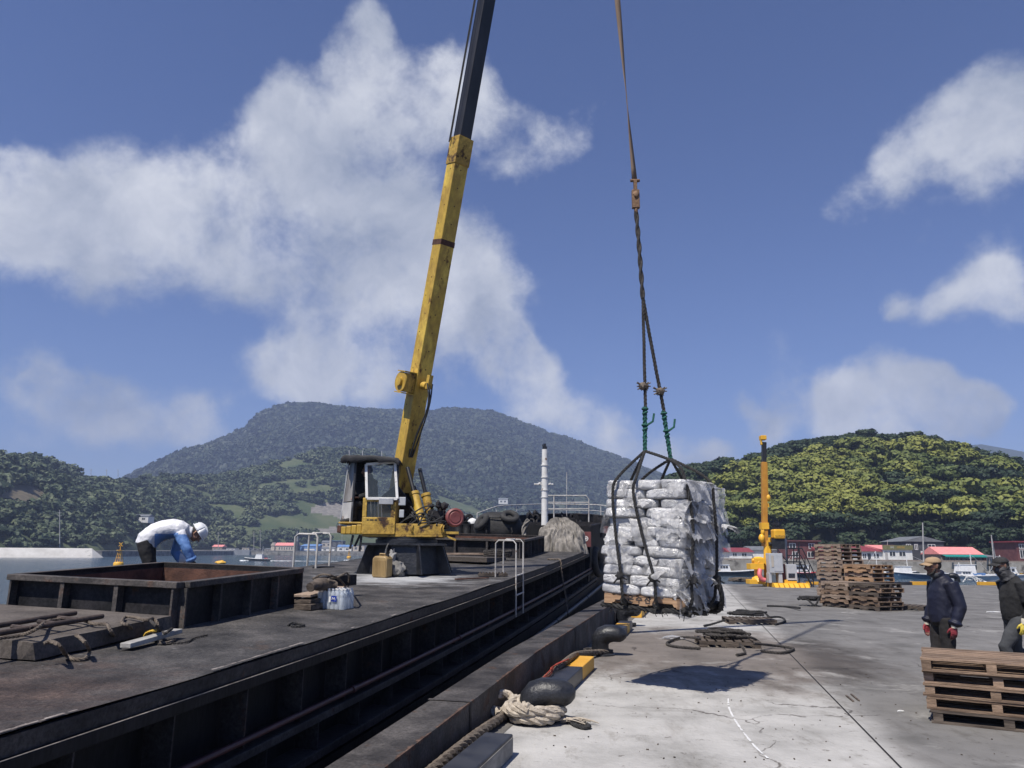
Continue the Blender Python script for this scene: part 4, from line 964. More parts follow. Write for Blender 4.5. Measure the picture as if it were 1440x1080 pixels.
# red box with a pale round mark
p = at(824, 758.5, 20.6); rb = thing('red_box', 'dull red metal box with a pale round emblem by the bow', 'box', frame(p - Vector((0, 0, .2)), rad(-12)))
mb = MB(); mb.bx(-.14, .14, -.06, .06, 0, .4); mb.build('body', 'red_box', rb, .008)
mb = MB(); mb.cyl((0, -.062, .22), (0, -.066, .22), .07, 20); mb.build('emblem', 'litter', rb)
mb = MB(); mb.cyl((0, -.067, .22), (0, -.069, .22), .045, 20, 0); mb.cyl((0, -.07, .22), (0, -.072, .22), .03, 16, 1); mb.build('emblem_ring', ['red_box', 'litter'], rb)
# deck gear by the bow
def jumble(name, label, cat, px0, px1, py0, py1, Y, seed, m='coaming', n=14):
    g = random.Random(seed); mb = MB()
    for k in range(n):
        q = at(g.uniform(px0, px1), g.uniform(py0, py1), Y + g.uniform(-.3, .3)); t = g.random()
        if t < .35: mb.blob(q, (g.uniform(.05, .14), .1, g.uniform(.05, .14)), 1, .3, k, sm=False)
        elif t < .6: mb.tube([q, q + Vector((g.uniform(-.2, .2), .1, g.uniform(-.35, .2)))], .022, 6)
        elif t < .8: mb.torus(q, (g.uniform(-1, 1), -1, g.uniform(-.3, .6)), .1, .03, 16, 6)
        else: mb.box(q, (g.uniform(.1, .3), .2, g.uniform(.1, .25)))
    b0 = at((px0 + px1) / 2, py1, Y); mb.box((b0.x, b0.y, b0.z - .15), ((px1 - px0) / FPX * Y, .5, .45)); return single(mb, name, m, label, cat)
jumble('anchor_winch', 'dark anchor winch with rollers left of the rubber fender', 'winch', 643, 662, 727, 745, 22.4, 4)
jumble('windlass', 'black windlass behind the net heap on the bow', 'windlass', 735, 760, 722, 738, 23.2, 6, n=12)
jumble('deck_engine', 'black engine standing right of the mast on the bow', 'engine', 786, 845, 726, 738, 23.0, 8, n=16)
mb = MB(); q = at(650, 741, 22.0); mb.blob(q, (.12, .1, .09), 2, .4, 2); mb.blob(q + Vector((.3, 0, .15)), (.14, .1, .1), 2, .5, 3); mb.blob(q + Vector((-.05, 0, -.1)), (.1, .1, .07), 2, .5, 7); single(mb, 'white_floats', 'litter', 'dirty white floats heaped on the anchor winch', 'floats')
for px, lb in ((645, 'left of two dark drums beside the anchor winch'), (656, 'right of two dark drums beside the anchor winch')):
    q = at(px, 757, 21.6); mb = MB(); mb.lathe([(.12, 0), (.125, .12), (.12, .125), (.125, .25), (.12, .255), (.12, .37), (.11, .375)], 14, Matrix.Translation(q - Vector((0, 0, .0)))); single(mb, 'oil_drum', 'hull', lb, 'drum')
mb = MB(); q = at(852, 740, 21.5); mb.bx(-.06, .06, -.1, .1, -.2, .0, Matrix.Translation(q)); single(mb, 'red_crate', 'red_box', 'small rusty red crate at the starboard rail of the bow', 'crate', bevel=.01)
# ---------------------------------------------------------------- deck crane on the barge
CRY = 13.2; _c0 = at(570, 807, CRY); CU_, CS_ = US(_c0)
CB = B(CU_, CS_); CM = frame(CB, rad(3)) ; crane = thing('deck_crane', 'old yellow telescopic deck crane with a grey cab standing on a black pedestal', 'crane', CM)
K = 79.0
def cl(px, py, y=0.0):                     # crane local point from photo pixel
    return Vector(((px - 570) / K, y, (807 - py) / K))
# pedestal: flared skirt with fins
mb = MB(); n = 8
def ringp(r, z, sx=1.0): return [(r * math.cos(rad(22.5 + 45 * k)) * sx, r * math.sin(rad(22.5 + 45 * k)), z) for k in range(n)]
vs = ringp(.64, .0) + ringp(.56, .5); mb.add(vs, [(i, (i + 1) % n, n + (i + 1) % n, n + i) for i in range(n)] + [tuple(range(n, 2 * n))])
for k in range(8):
    a = rad(22.5 + 45 * k); d = Vector((math.cos(a), math.sin(a), 0)); t = Vector((-d.y, d.x, 0)) * .012
    q = [d * .52, d * .86, d * .7 + Vector((0, 0, .44)), d * .64 + Vector((0, 0, .5)), d * .5 + Vector((0, 0, .5))]
    mb.add([p + t for p in q] + [p - t for p in q], [(0, 1, 2, 3, 4), (9, 8, 7, 6, 5)] + [(i, (i + 1) % 5, 5 + (i + 1) % 5, 5 + i) for i in range(5)])
mb.bx(-.68, .68, -.6, .6, .465, .5); mb.build('pedestal', 'black_iron', crane)
mb = MB(); mb.lathe([(.53, .502), (.53, .56), (.5, .57), (.5, .6)], 32); mb.build('turntable', 'black_iron', crane)
# slewing frame
mb = MB(); mb.bx(-.7, .64, -.5, .45, .602, .64); mb.bx(-.16, .64, -.5, -.47, .64, .82); mb.bx(.61, .64, -.468, .42, .64, .82); mb.bx(-.16, .64, .42, .45, .64, .82)
for x in (.0, .02, .5, .54): mb.tube([(x + .12, -.51, .8), (x + .1, -.52, .74), (x + .12, -.515, .68)], .012, 6)
mb.build('slewing_frame', 'yellow_dirty', crane, .006)
# step on the left, corrugated, rusted at its end
mb = MB()
for k in range(5): mb.bx(-1.05 + .085 * k, -1.05 + .085 * k + .08, -.5, -.2, .64 - .0 * k, .81 - .012 * (4 - k))
mb.bx(-1.12, -1.05, -.48, -.22, .66, .78, None, 1); mb.build('step', ['yellow', 'rust_plate'], crane, .012)
mb = MB()
for a, b in (((-.86, -.4, .63), (-.9, -.4, .4)), ((-.72, -.4, .63), (-.74, -.4, .36)), ((-.76, -.3, .63), (-.84, -.3, .44))): mb.bar(a, b, .07, .03)
mb.build('frame_bracket', 'black_iron', crane)
# cab
Y0, Y1 = -.52, .28
mb = MB()     # lower yellow body, front plate with an opening
mb.bx(-.71, -.16, Y0, Y0 + .03, .64, .92); mb.bx(-.71, -.64, Y0, Y0 + .03, .92, 1.24); mb.bx(-.24, -.16, Y0, Y0 + .03, .92, 1.24); mb.bx(-.64, -.24, Y0, Y0 + .03, 1.18, 1.24)
mb.bx(-.19, -.16, Y0 + .03, Y1, .64, 1.24); mb.bx(-.71, -.68, Y0 + .03, Y0 + .12, .64, 1.24); mb.bx(-.68, -.19, Y1 - .03, Y1, .64, 1.24); mb.bx(-1.1, -.19, Y0 + .03, Y1 - .03, .81, .84)
cab = mb.build('cab', 'yellow_dirty', crane, .008)
mb = MB(); W0, W1, W2, W3 = cl(519, 710, Y0), cl(559, 710, Y0), cl(553, 660, Y0 + .1), cl(514.5, 664, Y0 + .1)
for a, b in ((W0, W1), (W1, W2), (W2, W3), (W3, W0)): mb.bar(a, b, .045, .03, (0, -1, 0))
mb.build('window_frame', 'white_paint', cab, .004)
mb = MB(); o_ = Vector((0, .006, 0)); mb.add([W0 + o_, W1 + o_, W2 + o_, W3 + o_], [(0, 1, 2, 3)]); mb.build('windscreen', 'glass', cab)
mb = MB(); mb.add([(-.64, Y0 + .02, .92), (-.24, Y0 + .02, .92), (-.24, Y0 + .02, 1.18), (-.64, Y0 + .02, 1.18)], [(0, 1, 2, 3)]); mb.build('lower_window', 'glass', cab)
mb = MB(); mb.bx(-.44, -.2, Y0 - .05, Y0 - .02, 1.13, 1.24); mb.build('work_lamp', 'galv', cab, .01)
mb = MB()   # posts, back and side sheets
for a, b in ((cl(559, 710, Y0 + .02), cl(556, 655, Y0 + .12)), (cl(558, 710, Y1), cl(556, 655, Y1 - .02)), (cl(485, 712, Y1), cl(490, 655, Y1 - .02)), (cl(500, 740, Y0 + .05), cl(501, 655, Y0 + .1))): mb.bar(a, b, .035, .035)
mb.build('cab_post', 'black_iron', cab)
mb = MB(); mb.add([cl(485, 712, Y1), cl(515, 712, Y1), cl(515, 656, Y1 - .02), cl(490, 656, Y1 - .02)], [(0, 1, 2, 3)]); mb.build('back_sheet', 'coaming', cab)
mb = MB(); a, b, c_, d = cl(483, 713, -.12), cl(500, 713, Y0 + .05), cl(501, 659, Y0 + .1), cl(489, 659, -.08); t = Vector((.015, .015, 0))
mb.add([a, b, c_, d, a + t, b + t, c_ + t, d + t], [(0, 1, 2, 3), (7, 6, 5, 4), (0, 4, 5, 1), (1, 5, 6, 2), (2, 6, 7, 3), (3, 7, 4, 0)]); mb.build('side_panel', 'grey_weathered', cab)
mb = MB(); a, b, c_, d = cl(482, 741, -.12), cl(499, 742, Y0 + .05), cl(500, 714.5, Y0 + .04), cl(482, 714.5, -.13)
mb.add([a, b, c_, d, a + t, b + t, c_ + t, d + t], [(0, 1, 2, 3), (7, 6, 5, 4), (0, 4, 5, 1), (1, 5, 6, 2), (2, 6, 7, 3), (3, 7, 4, 0)]); mb.build('lower_panel', 'white_panel', cab)
mb = MB(); mb.tube([cl(480.5, 745, -.14), cl(487, 660, -.1)], .012, 6); mb.build('hand_rail', 'galv', cab)
mb = MB()   # torn black tarpaulin roof
def tarp(a, b):
    x = -1.12 + 1.0 * a; y = Y0 - .02 + (Y1 - Y0 + .06) * b; drop = .0
    z = 1.95 + .02 * math.sin(a * 3.1) - .03 * a + .02 * noise.noise(Vector((x * 6, y * 6, 1)))
    e = min(a, 1 - a, b, 1 - b)
    if e < .04: z -= (.04 - e) * (2.6 if b < .04 else 1.4) * (1 + .9 * noise.noise(Vector((x * 7, y * 7, 5))))
    return (x, y, z)
mb.sheet(tarp, 34, 24); ro = mb.build('tarp_roof', 'tarp_black', cab); q = ro.modifiers.new('s', 'SOLIDIFY'); q.thickness = .012
mb = MB()
for x in (490, 508, 534): mb.tube([cl(x, 652, -.3), cl(x - .5, 644, -.3)], .01, 5)
mb.build('roof_spike', 'galv', cab)
mb = MB(); mb.bx(-1.0, -.55, -.25, .1, .842, 1.1); mb.bx(-.98, -.6, .1, .16, 1.1, 1.55); mb.build('seat', 'tarp_black', cab, .03)
mb = MB()
for x in (-.58, -.52, -.46, -.4): mb.tube([(x, -.3, .85), (x - .02, -.36, 1.2)], .009, 5); mb.blob((x - .02, -.36, 1.21), .02, 1)
mb.build('control_lever', 'galv', cab)
mb = MB()
for x0, x1 in ((-.63, -.6), (-.58, -.52), (-.5, -.46), (-.42, -.38), (-.36, -.34)): mb.bx(x0, x1, Y0 - .004, Y0 - .001, .865, .885)
mb.build('worn_lettering', 'ink', cab)
# boom
P0 = CM.inverted() @ at(561, 699, CRY + .35)
PT = CM.inverted() @ at(806, -690, 10.1)
ax = (PT - P0).normalized(); L = (PT - P0).length
side = Vector((ax.y, -ax.x, 0)).normalized()          # horizontal, to the boom's side
if side.y > 0: side = -side
dn = side.cross(ax); 
if dn.z > 0: dn = -dn                                    # underside of the boom
def bsec(name, m, t0, t1, w, h, parent=crane):
    mb = MB(); mb.bar(P0 + ax * t0, P0 + ax * t1, w, h, dn); return mb.build(name, m, parent, .012)
lens = lambda px, py: min(((P0 + ax * (L * k / 4000)) for k in range(4001)), key=lambda p: abs(cam_px(CM @ p)[1] - py))
def cam_px(p):
    v = Vector(p) - CO; c = v.dot(CF); return 720 + FPX * v.dot(CR) / c, 540 - FPX * v.dot(CU) / c
TY = (lens(0, 196) - P0).length
boom = bsec('boom', 'yellow', .1, TY, .3, .27)
mb = MB(); mb.bar(P0 + ax * (TY - .5), P0 + ax * (TY + .01), .325, .295, dn); mb.build('boom_collar', 'yellow_dirty', boom, .008); mb = MB(); mb.bar(P0 + ax * (TY - 2.0), P0 + ax * (TY - 1.9), .306, .276, dn); mb.build('boom_band', 'rust_plate', boom)
bsec('boom_extension', 'black_boom', TY + .02, L, .25, .225)
mb = MB()
for k in range(16):
    t = 1.0 + (TY - 1.6) * k / 15; p = P0 + ax * t + dn * .137; mb.cyl(p - dn * .006, p + dn * .003, .012, 8)
    p = P0 + ax * t + side * .152 + dn * (.03 if k % 2 else -.05); mb.cyl(p - side * .006, p + side * .003, .01, 8)
mb.build('bolt', 'rust_plate', boom)
mb = MB(); mb.cyl(PT + side * .2, PT - side * .2, .2, 20); mb.bar(PT - ax * .5, PT + ax * .1, .32, .3, dn); mb.build('boom_head', 'black_boom', crane)
# hydraulic line along the boom, winch box, hose bracket
mb = MB(); mb.tube([P0 + ax * (TY - .1) + side * .2 - dn * .1, P0 + ax * (L - .4) + side * .19 - dn * .08], .012, 6); mb.tube([P0 + ax * (TY - .1) + side * .23 - dn * .02, P0 + ax * (L - .4) + side * .21], .008, 5); mb.build('boom_cable', 'wire', crane)
T2 = (lens(0, 541) - P0).length; q = P0 + ax * T2
mb = MB(); c0 = q + side * .15 - dn * .0; mb.bar(c0 - ax * .17 + side * .11, c0 + ax * .17 + side * .11, .22, .2, dn); wb = mb.build('boom_winch', 'yellow_dirty', crane, .01)
mb = MB(); mb.cyl(c0 + side * .22, c0 + side * .245, .18, 20); mb.cyl(c0 + side * .245, c0 + side * .29, .08, 14); mb.build('winch_flange', 'yellow', wb)
for s_ in (-.19, .19): mb = MB(); mb.bar(c0 + ax * s_ - side * .0, c0 + ax * s_ + side * .26, .24, .02, ax); mb.build('winch_bracket', 'yellow', wb)
mb = MB(); e0 = q + dn * .16; mb.cyl(e0 - dn * .03, e0 + dn * .12, .07, 12); mb.bar(e0 + dn * .16 - ax * .05, e0 + dn * .16 + ax * .2, .08, .08); hb = mb.build('hose_bracket', 'yellow_dirty', crane)
mb = MB()
for k, (o1, o2, sg) in enumerate(((.26, .1, .0), (.32, .35, .05), (.2, .16, -.06))):
    mb.tube(catmull([e0 + dn * .18 + ax * .05 + side * sg, e0 + dn * o1 - ax * .35 + side * sg, e0 + dn * o2 * .4 - ax * .9 + side * sg, P0 + ax * (T2 - 1.3) + dn * .15 + side * sg * .5, P0 + ax * .9 + dn * .16 + side * sg], 6), .013, 6)
mb.build('hose', 'wire', hb)
# boom foot plates, lift cylinders
mb = MB()
for s_ in (-.19, .19):
    o = side * s_; a = P0 + o; poly = [a + Vector((0, 0, .12)), a + ax * .25 + dn * .16, Vector((.33, a.y, .82)) * 1, Vector((-.14, a.y, .82)), a + Vector((-.14, 0, .0))]
    poly = [Vector(p) for p in poly]; t = side * .012; m_ = len(poly)
    mb.add([p + t for p in poly] + [p - t for p in poly], [tuple(range(m_)), tuple(range(2 * m_ - 1, m_ - 1, -1))] + [(i, (i + 1) % m_, m_ + (i + 1) % m_, m_ + i) for i in range(m_)])
mb.cyl(P0 + side * .24, P0 - side * .24, .05, 14); mb.build('boom_foot', 'black_iron', crane)
T3 = (lens(0, 655) - P0).length; up = P0 + ax * T3 + dn * .2
for k, (s_, m_, nm) in enumerate(((.06, 'yellow', 'lift_cylinder'), (-.2, 'yellow_dirty', 'lift_cylinder'))):
    b0 = cl(597, 748, -.3) + Vector((s_ * -.6, .35 * (k), 0)); e1 = up + side * s_; d = (e1 - b0); m1 = b0 + d * .58
    mb = MB(); mb.cyl(b0, m1, .078, 16); mb.cyl(m1 - d.normalized() * .05, m1, .09, 16); ly = mb.build(nm, m_, crane)
    mb = MB(); mb.cyl(m1, e1, .035, 12); mb.build('rod', 'pipe_dark', ly)
# engine and hoses, red drum
mb = MB(); g = random.Random(5)
for k in range(22):
    p = cl(g.uniform(600, 622), g.uniform(716, 748), g.uniform(-.35, .1)); mb.blob(p, (g.uniform(.04, .09), .07, g.uniform(.04, .08)), 1, .3, k, sm=False)
mb.bx(.36, .64, -.3, .1, .82, 1.05); eng = mb.build('engine', 'coaming', crane)
mb = MB()
for k in range(16):
    a = cl(g.uniform(560, 612), g.uniform(735, 752), -.45); b = cl(g.uniform(575, 622), g.uniform(715, 742), -.4); mb.tube(catmull([a, a.lerp(b, .5) + Vector((g.uniform(-.12, .12), -.08, g.uniform(-.1, .14))), b], 5), .013, 6)
mb.build('engine_hose', 'wire', eng)
mb = MB(); p = cl(634, 733, -.35); mb.cyl(p + Vector((0, .3, 0)), p + Vector((0, .06, 0)), .14, 24); mb.lathe([(.14, 0), (.158, .03), (.158, .1), (.13, .125), (.1, .115), (.09, .125), (.0, .12)], 28, Matrix.Translation(p + Vector((0, .08, 0))) @ Matrix.Rotation(rad(90), 4, 'X') @ Matrix.Rotation(rad(15), 4, 'Y')); mb.build('winch_drum', 'red_drum', crane)
mb = MB(); mb.bx(.58, .9, -.4, .1, .66, .7); mb.bar((.6, -.35, .66), (.86, -.35, .56), .08, .03); mb.build('drum_shelf', 'yellow_dirty', crane)
mb = MB(); mb.bx(-.12, .0, -.5, -.46, 1.12, 1.26); mb.bx(-.1, -.02, -.5, -.47, .92, 1.05); mb.build('side_lamp', 'grey_box', crane, .01)
# ---------------------------------------------------------------- the slung load
LX, LY, LZ, LROT = 2.0, 10.25, 1.04, rad(-36)
LM = frame((LX, LY, LZ), LROT, 0, rad(2.0))
LI = LM.inverted()
def l_at(px, py, Y): return LI @ at(px, py, Y)
def plank(mb, x0, x1, y0, y1, z0, z1, g, M=None, mi=0):
    j = lambda a: a + g.uniform(-.004, .004)
    return mb.bx(j(x0), j(x1), j(y0), j(y1), z0 + g.uniform(0, .003), z1 + g.uniform(-.003, 0), M, mi)
def notched(L, h, z0, y0, y1, mb, M=None):
    "stringer on edge along x with two forklift notches below"
    a = L / 2; n1, n2, d = a * .28, a * .74, h * .4; pts = [(-a, h), (-a, 0), (-n2, 0), (-n2 + .02, d), (-n1 - .02, d), (-n1, 0), (n1, 0), (n1 + .02, d), (n2 - .02, d), (n2, 0), (a, 0), (a, h)]
    n = len(pts); vs = [(x, y0, z0 + z) for x, z in pts] + [(x, y1, z0 + z) for x, z in pts]
    tops = [(11, 0, 1, 2, 3), (11, 3, 4), (11, 4, 5, 6, 7), (11, 7, 8), (11, 8, 9, 10)]
    fs = [t for t in tops] + [tuple(n + i for i in reversed(t)) for t in tops] + [((i + 1) % n, i, n + i, n + (i + 1) % n) for i in range(n)]
    return mb.add(vs, fs, 0, False, M)
def pallet_parts(root, sx, sy, h, m, g, style='notched', nb=7):
    sh = h - .04
    for y in (-sy / 2 + .02, 0, sy / 2 - .02):
        mb = MB()
        if style == 'notched': notched(sx, sh, .02, y - .019, y + .019, mb)
        else: mb.bx(-sx / 2, sx / 2, y - .035, y + .035, .02, .02 + sh)
        mb.build('stringer', m, root)
    w = sx / nb * .74
    for k in range(nb):
        x = -sx / 2 + w / 2 + (sx - w) * k / (nb - 1); mb = MB(); plank(mb, x - w / 2, x + w / 2, -sy / 2, sy / 2, h - .02, h, g); mb.build('deck_board', m, root)
    for k in range(3):
        x = -sx / 2 + w / 2 + (sx - w) * k / 2; mb = MB(); plank(mb, x - w / 2, x + w / 2, -sy / 2, sy / 2, 0, .02, g); mb.build('bottom_board', m, root)
gp = random.Random(11)
lp = thing('wooden_pallet', 'tan wooden pallet with black lettering slung under the wrapped load', 'pallet', LM)
pallet_parts(lp, 1.12, 1.08, .125, 'wood_tan', gp)
mb = MB(); mb.text('은 수 산', .1, Matrix.Translation((-.06, -.5402, .07)) @ Matrix.Rotation(rad(90), 4, 'X'), 0, .001, .004); mb.build('pallet_lettering', 'ink', lp)
# wrapped packages, twelve layers
def bag_mesh(seed, lx, ly, h):
    g = random.Random(seed); mb = MB(); n = 22; m = 7
    def pt(a, b):
        A = a * 2 * math.pi; ca, sa = math.cos(A), math.sin(A); f = lambda c: math.copysign(abs(c) ** .42, c)
        x, y = f(ca) * lx / 2, f(sa) * ly / 2; t = b * 2 - 1
        zz = math.copysign(abs(t) ** .6, t) * h / 2; pin = 1 - .1 * abs(t) ** 4
        k = 1 + .08 * noise.noise(Vector((x * 5 + seed, y * 5, zz * 9))) + .018 * noise.noise(Vector((x * 14 + seed, y * 14, zz * 20)))
        return (x * pin * k, y * pin * k, h / 2 + zz * (1 + .1 * noise.noise(Vector((x * 6, y * 6, seed)))))
    N = 40
    vs = []; fs = []
    for j in range(m + 1):
        for i in range(N): vs.append(pt(i / N, j / m))
    for j in range(m):
        for i in range(N): fs.append((j * N + i, j * N + (i + 1) % N, (j + 1) * N + (i + 1) % N, (j + 1) * N + i))
    # domed top and bottom
    for lvl, base, sgn in ((m, m * N, 1), (0, 0, -1)):
        prev = [base + i for i in range(N)]
        for q in (.72, .4):
            b0 = len(vs)
            for i in range(N): x, y, z = vs[base + i]; vs.append((x * q, y * q, z + sgn * (.004 + .008 * noise.noise(Vector((x * 9, y * 9, seed + q))))))
            for i in range(N):
                f = (prev[i], prev[(i + 1) % N], b0 + (i + 1) % N, b0 + i); fs.append(f if sgn > 0 else f[::-1])
            prev = [b0 + i for i in range(N)]
        fs.append(tuple(prev) if sgn > 0 else tuple(reversed(prev)))
    mb.add(vs, fs, 0, True); return mb.mesh('package', 'film')
def flap_mesh(seed, w, d0, drop):
    g = random.Random(seed); mb = MB()
    def pt(a, b):
        x = (a - .5) * w * (1 - .2 * b + .08 * math.sin(3 * b + seed)); d = d0 * (1 + .5 * noise.noise(Vector((a * 2.2, seed, 3)))); y = -d * b
        z = -drop * b * b + .03 * b * math.sin(9 * a + seed) + .04 * b * noise.noise(Vector((a * 4, b * 3, seed))) + .012 * noise.noise(Vector((a * 11, b * 7, seed)))
        return (x, y + .03 * noise.noise(Vector((a * 7, b * 5, seed + 9))), z)
    mb.sheet(pt, 22, 12); return mb.mesh('loose_film', 'film_loose')
def core_mesh(lx, ly, h):
    mb = MB(); mb.bx(-lx / 2, lx / 2, -ly / 2, ly / 2, 0, h); return mb.mesh('package', 'pack_grey')
BH = .122; bags = {}
for o in (0, 1): bags[o] = [bag_mesh(10 * o + k, .57, .38, BH * 1.02) for k in range(5)]
flaps = [flap_mesh(k, .3 + .1 * (k % 3), .14 + .04 * (k % 4), .03 + .04 * (k % 3)) for k in range(9)]
hangs = [flap_mesh(30 + k, .46 + .1 * (k % 3), .13 + .03 * (k % 2), .2 + .05 * (k % 3)) for k in range(6)]
gb = random.Random(5)
def pos_name(i, j, nx, ny):
    fx = ('left', 'right') if nx == 2 else ('left', 'middle', 'right'); fy = ('front', 'back') if ny == 2 else ('front', 'middle', 'back')
    return fy[j] + ' ' + fx[i]
for lay in range(12):
    z = .127 + BH * lay; ori = lay % 2
    nx, ny = (2, 3) if ori == 0 else (3, 2)
    sh = (-.05, -.04, -.02, -.03, -.04, .0, .01, .03, .0, .0, .01, .03)[lay]
    for i in range(nx):
        for j in range(ny):
            dx, dy = (.57, .38) if ori == 0 else (.385, .56)
            x = (i - (nx - 1) / 2) * dx + sh + gb.uniform(-.022, .022); y = (j - (ny - 1) / 2) * dy + gb.uniform(-.022, .022)
            pk = bpy.data.objects.new('wrapped_package', bags[0][gb.randrange(5)]); COL.objects.link(pk)
            inner = nx == 3 and i == 1 and False
            M = LM @ Matrix.Translation((x, y, z)) @ Matrix.Rotation((0 if ori == 0 else rad(90)) + gb.uniform(-.07, .07), 4, 'Z') @ Matrix.Rotation(gb.uniform(-.03, .03), 4, 'Y')
            pk.matrix_world = M
            tag(pk, 'grey package wrapped in clear plastic, %s of the %s layer of the slung load' % (pos_name(i, j, nx, ny), ORD[lay] if lay < 11 else 'topmost'), 'package', 'plastic-wrapped packages on the slung pallet')
            outs = []
            if j == 0: outs.append((Vector((x, y - dy / 2, z + BH * gb.uniform(.55, .95))), 0.0))
            if i == nx - 1: outs.append((Vector((x + dx / 2, y, z + BH * gb.uniform(.55, .95))), rad(90)))
            if i == 0 : outs.append((Vector((x - dx / 2, y, z + BH * .8)), rad(-90)))
            for q, a in outs:
                for rep in range(2 if a > 0 else 1):
                    if gb.random() < (.62 if a == 0 else (.85 if a > 0 else .3)):
                        fl = bpy.data.objects.new('loose_film', (hangs if gb.random() < .75 else flaps)[gb.randrange(6)]); COL.objects.link(fl); fl.parent = pk
                        d_ = Vector((gb.uniform(-.08, .08), 0, 0)) if a == 0 else Vector((0, gb.uniform(-.12, .12), 0))
                        inw = (Vector((0, .04, 0)) if a == 0 else (Vector((-.03, 0, 0)) if a > 0 else Vector((.04, 0, 0))))
                        fl.matrix_local = M.inverted() @ (LM @ Matrix.Translation(q + d_ + inw + Vector((0, 0, -.01 * rep))) @ Matrix.Rotation(a + gb.uniform(-.35, .35), 4, 'Z') @ Matrix.Rotation(gb.uniform(-.05, .5) * (1.3 if a > 0 else 1), 4, 'X') @ Matrix.Scale(gb.uniform(.75, 1.15) * (.8 if a == 0 else 1.0), 4))
# bare grey package faces peeping out on the front of the upper layers
# sheet of clear film hanging under the load at the back
mb = MB(); fa, fb = l_at(944, 848, 11.0), l_at(1012, 842, 11.2); fa.z = fb.z = .1
def hang(a, b): p = fa.lerp(fb, a); return (p.x + .04 * noise.noise(Vector((a * 6, b * 4, 1))), p.y + .08 * noise.noise(Vector((a * 6, b * 4, 6))), p.z - .36 * b * (.75 + .25 * math.sin(a * 5)))
mb.sheet(hang, 24, 14); mb.map(lambda v: LM @ v); single(mb, 'plastic_sheet', 'film_loose', 'loose clear plastic sheet hanging below the slung load', 'plastic sheet')
# rope slings
H = .575; TOPZ = .127 + 12 * BH
eL, eR = l_at(907, 634, 10.2), l_at(943, 645, 10.35)
def sling(name, label, eye, legs, wraps):
    r = thing(name, label, 'sling', LM @ Matrix.Translation(eye)); out = []
    for pts in legs:
        mb = MB(); mb.rope([LM @ Vector(p) for p in [eye] + pts], .021, 0, 3, 7, 5); mb.build('sling_leg', 'rope_black', r, 0, True)
    for p in wraps:
        mb = MB(); q = LM @ Vector(p); mb.blob(q, (.05, .05, .055), 2, .5, p[0] * 9, freq=3)
        for k in range(5): a = k * 1.3; mb.tube([q, q + Vector((.09 * math.cos(a), .05 * math.sin(a), -.05 + .05 * math.sin(2 * a)))], .011, 5)
        mb.build('knot', 'rope_black', r, 0, True)
    return r
f = -H - .045; b = H + .045
def leg(x0, x1, y, zk=.36): return [(x0 * .9, y * .9, TOPZ + .04), (x0, y * 1.02, TOPZ - .18), ((x0 + x1) / 2 - .01, y * 1.05, TOPZ * .55), (x1, y * 1.05, zk), (x1 + .02, y * 1.02, .08), (x1, y * .7, -.03), (x1, 0, -.045)]
sl1 = sling('rope_sling', 'black rope sling, left of the two, around the wrapped load', eL,
    [leg(-.4, -.26, f), leg(-.1, .2, f), [(-.58, .2, TOPZ + .02), (-.66, .15, TOPZ - .25), (-.67, .1, .8), (-.66, .1, .3), (-.5, .1, .02), (0, .1, -.045)],
     [(.38, -.36, TOPZ + .22), (.57, -.5, TOPZ - .05), (.66, -.52, TOPZ - .5), (.66, -.52, .75), (.63, -.5, .3), (.6, -.46, .06), (.3, -.3, -.04)]],
    [(-.27, f * 1.07, .36), (.19, f * 1.07, .36), (.66, -.53, .36)])
sl2 = sling('rope_sling', 'black rope sling, right of the two, around the wrapped load', eR,
    [leg(-.3, -.3, b), leg(.1, .2, b), [(.62, .1, TOPZ + .05), (.69, .12, TOPZ - .25), (.72, .12, .8), (.7, .12, .32), (.6, .12, .04), (0, .12, -.05)],
     [(-.45, .3, TOPZ + .06), (-.6, .42, TOPZ - .3), (-.66, .42, .8), (-.64, .4, .2), (-.4, .4, -.02)]],
    [(.72, .12, .36)])
mb = MB()
for k, (p, q) in enumerate((((-.62, -.5, -.03), (.62, -.5, -.04)), ((-.6, -.1, -.05), (.66, -.08, -.05)), ((-.55, .4, -.05), (.7, .35, -.02)), ((-.26, -.62, .05), (-.26, .6, -.02)), ((.2, -.62, .03), (.2, .6, -.02)), ((.55, -.6, .0), (.62, .55, .02)))):
    p, q = Vector(p), Vector(q); P = [p.lerp(q, t / 8) + Vector((0, 0, .015 * math.sin(t * 2.2 + k))) for t in range(9)]
    mb.rope([LM @ v for v in P], .036, 0, 3, 8, 5)
g = random.Random(3)
for k in range(40):
    p = Vector((g.uniform(-.5, .6), g.choice((-.55, -.5, .1, .4)), -.05)); mb.tube([LM @ p, LM @ (p + Vector((g.uniform(-.05, .05), g.uniform(-.03, .03), -g.uniform(.03, .09))))], .005, 4)
mb.build('bottom_rope', 'rope_black', sl1, 0, True)
mb = MB(); P = [(.3, .5, -.02), (.58, .42, -.02), (.7, .3, .08), (.74, .2, .2), (.72, .13, .36)]
for k in range(3): mb.rope([LM @ (Vector(p) + Vector((.02 * k, -.05 * k, -.02 * k))) for p in P], .03, 0, 3, 8, 5)
mb.build('side_rope', 'rope_black', sl2, 0, True)
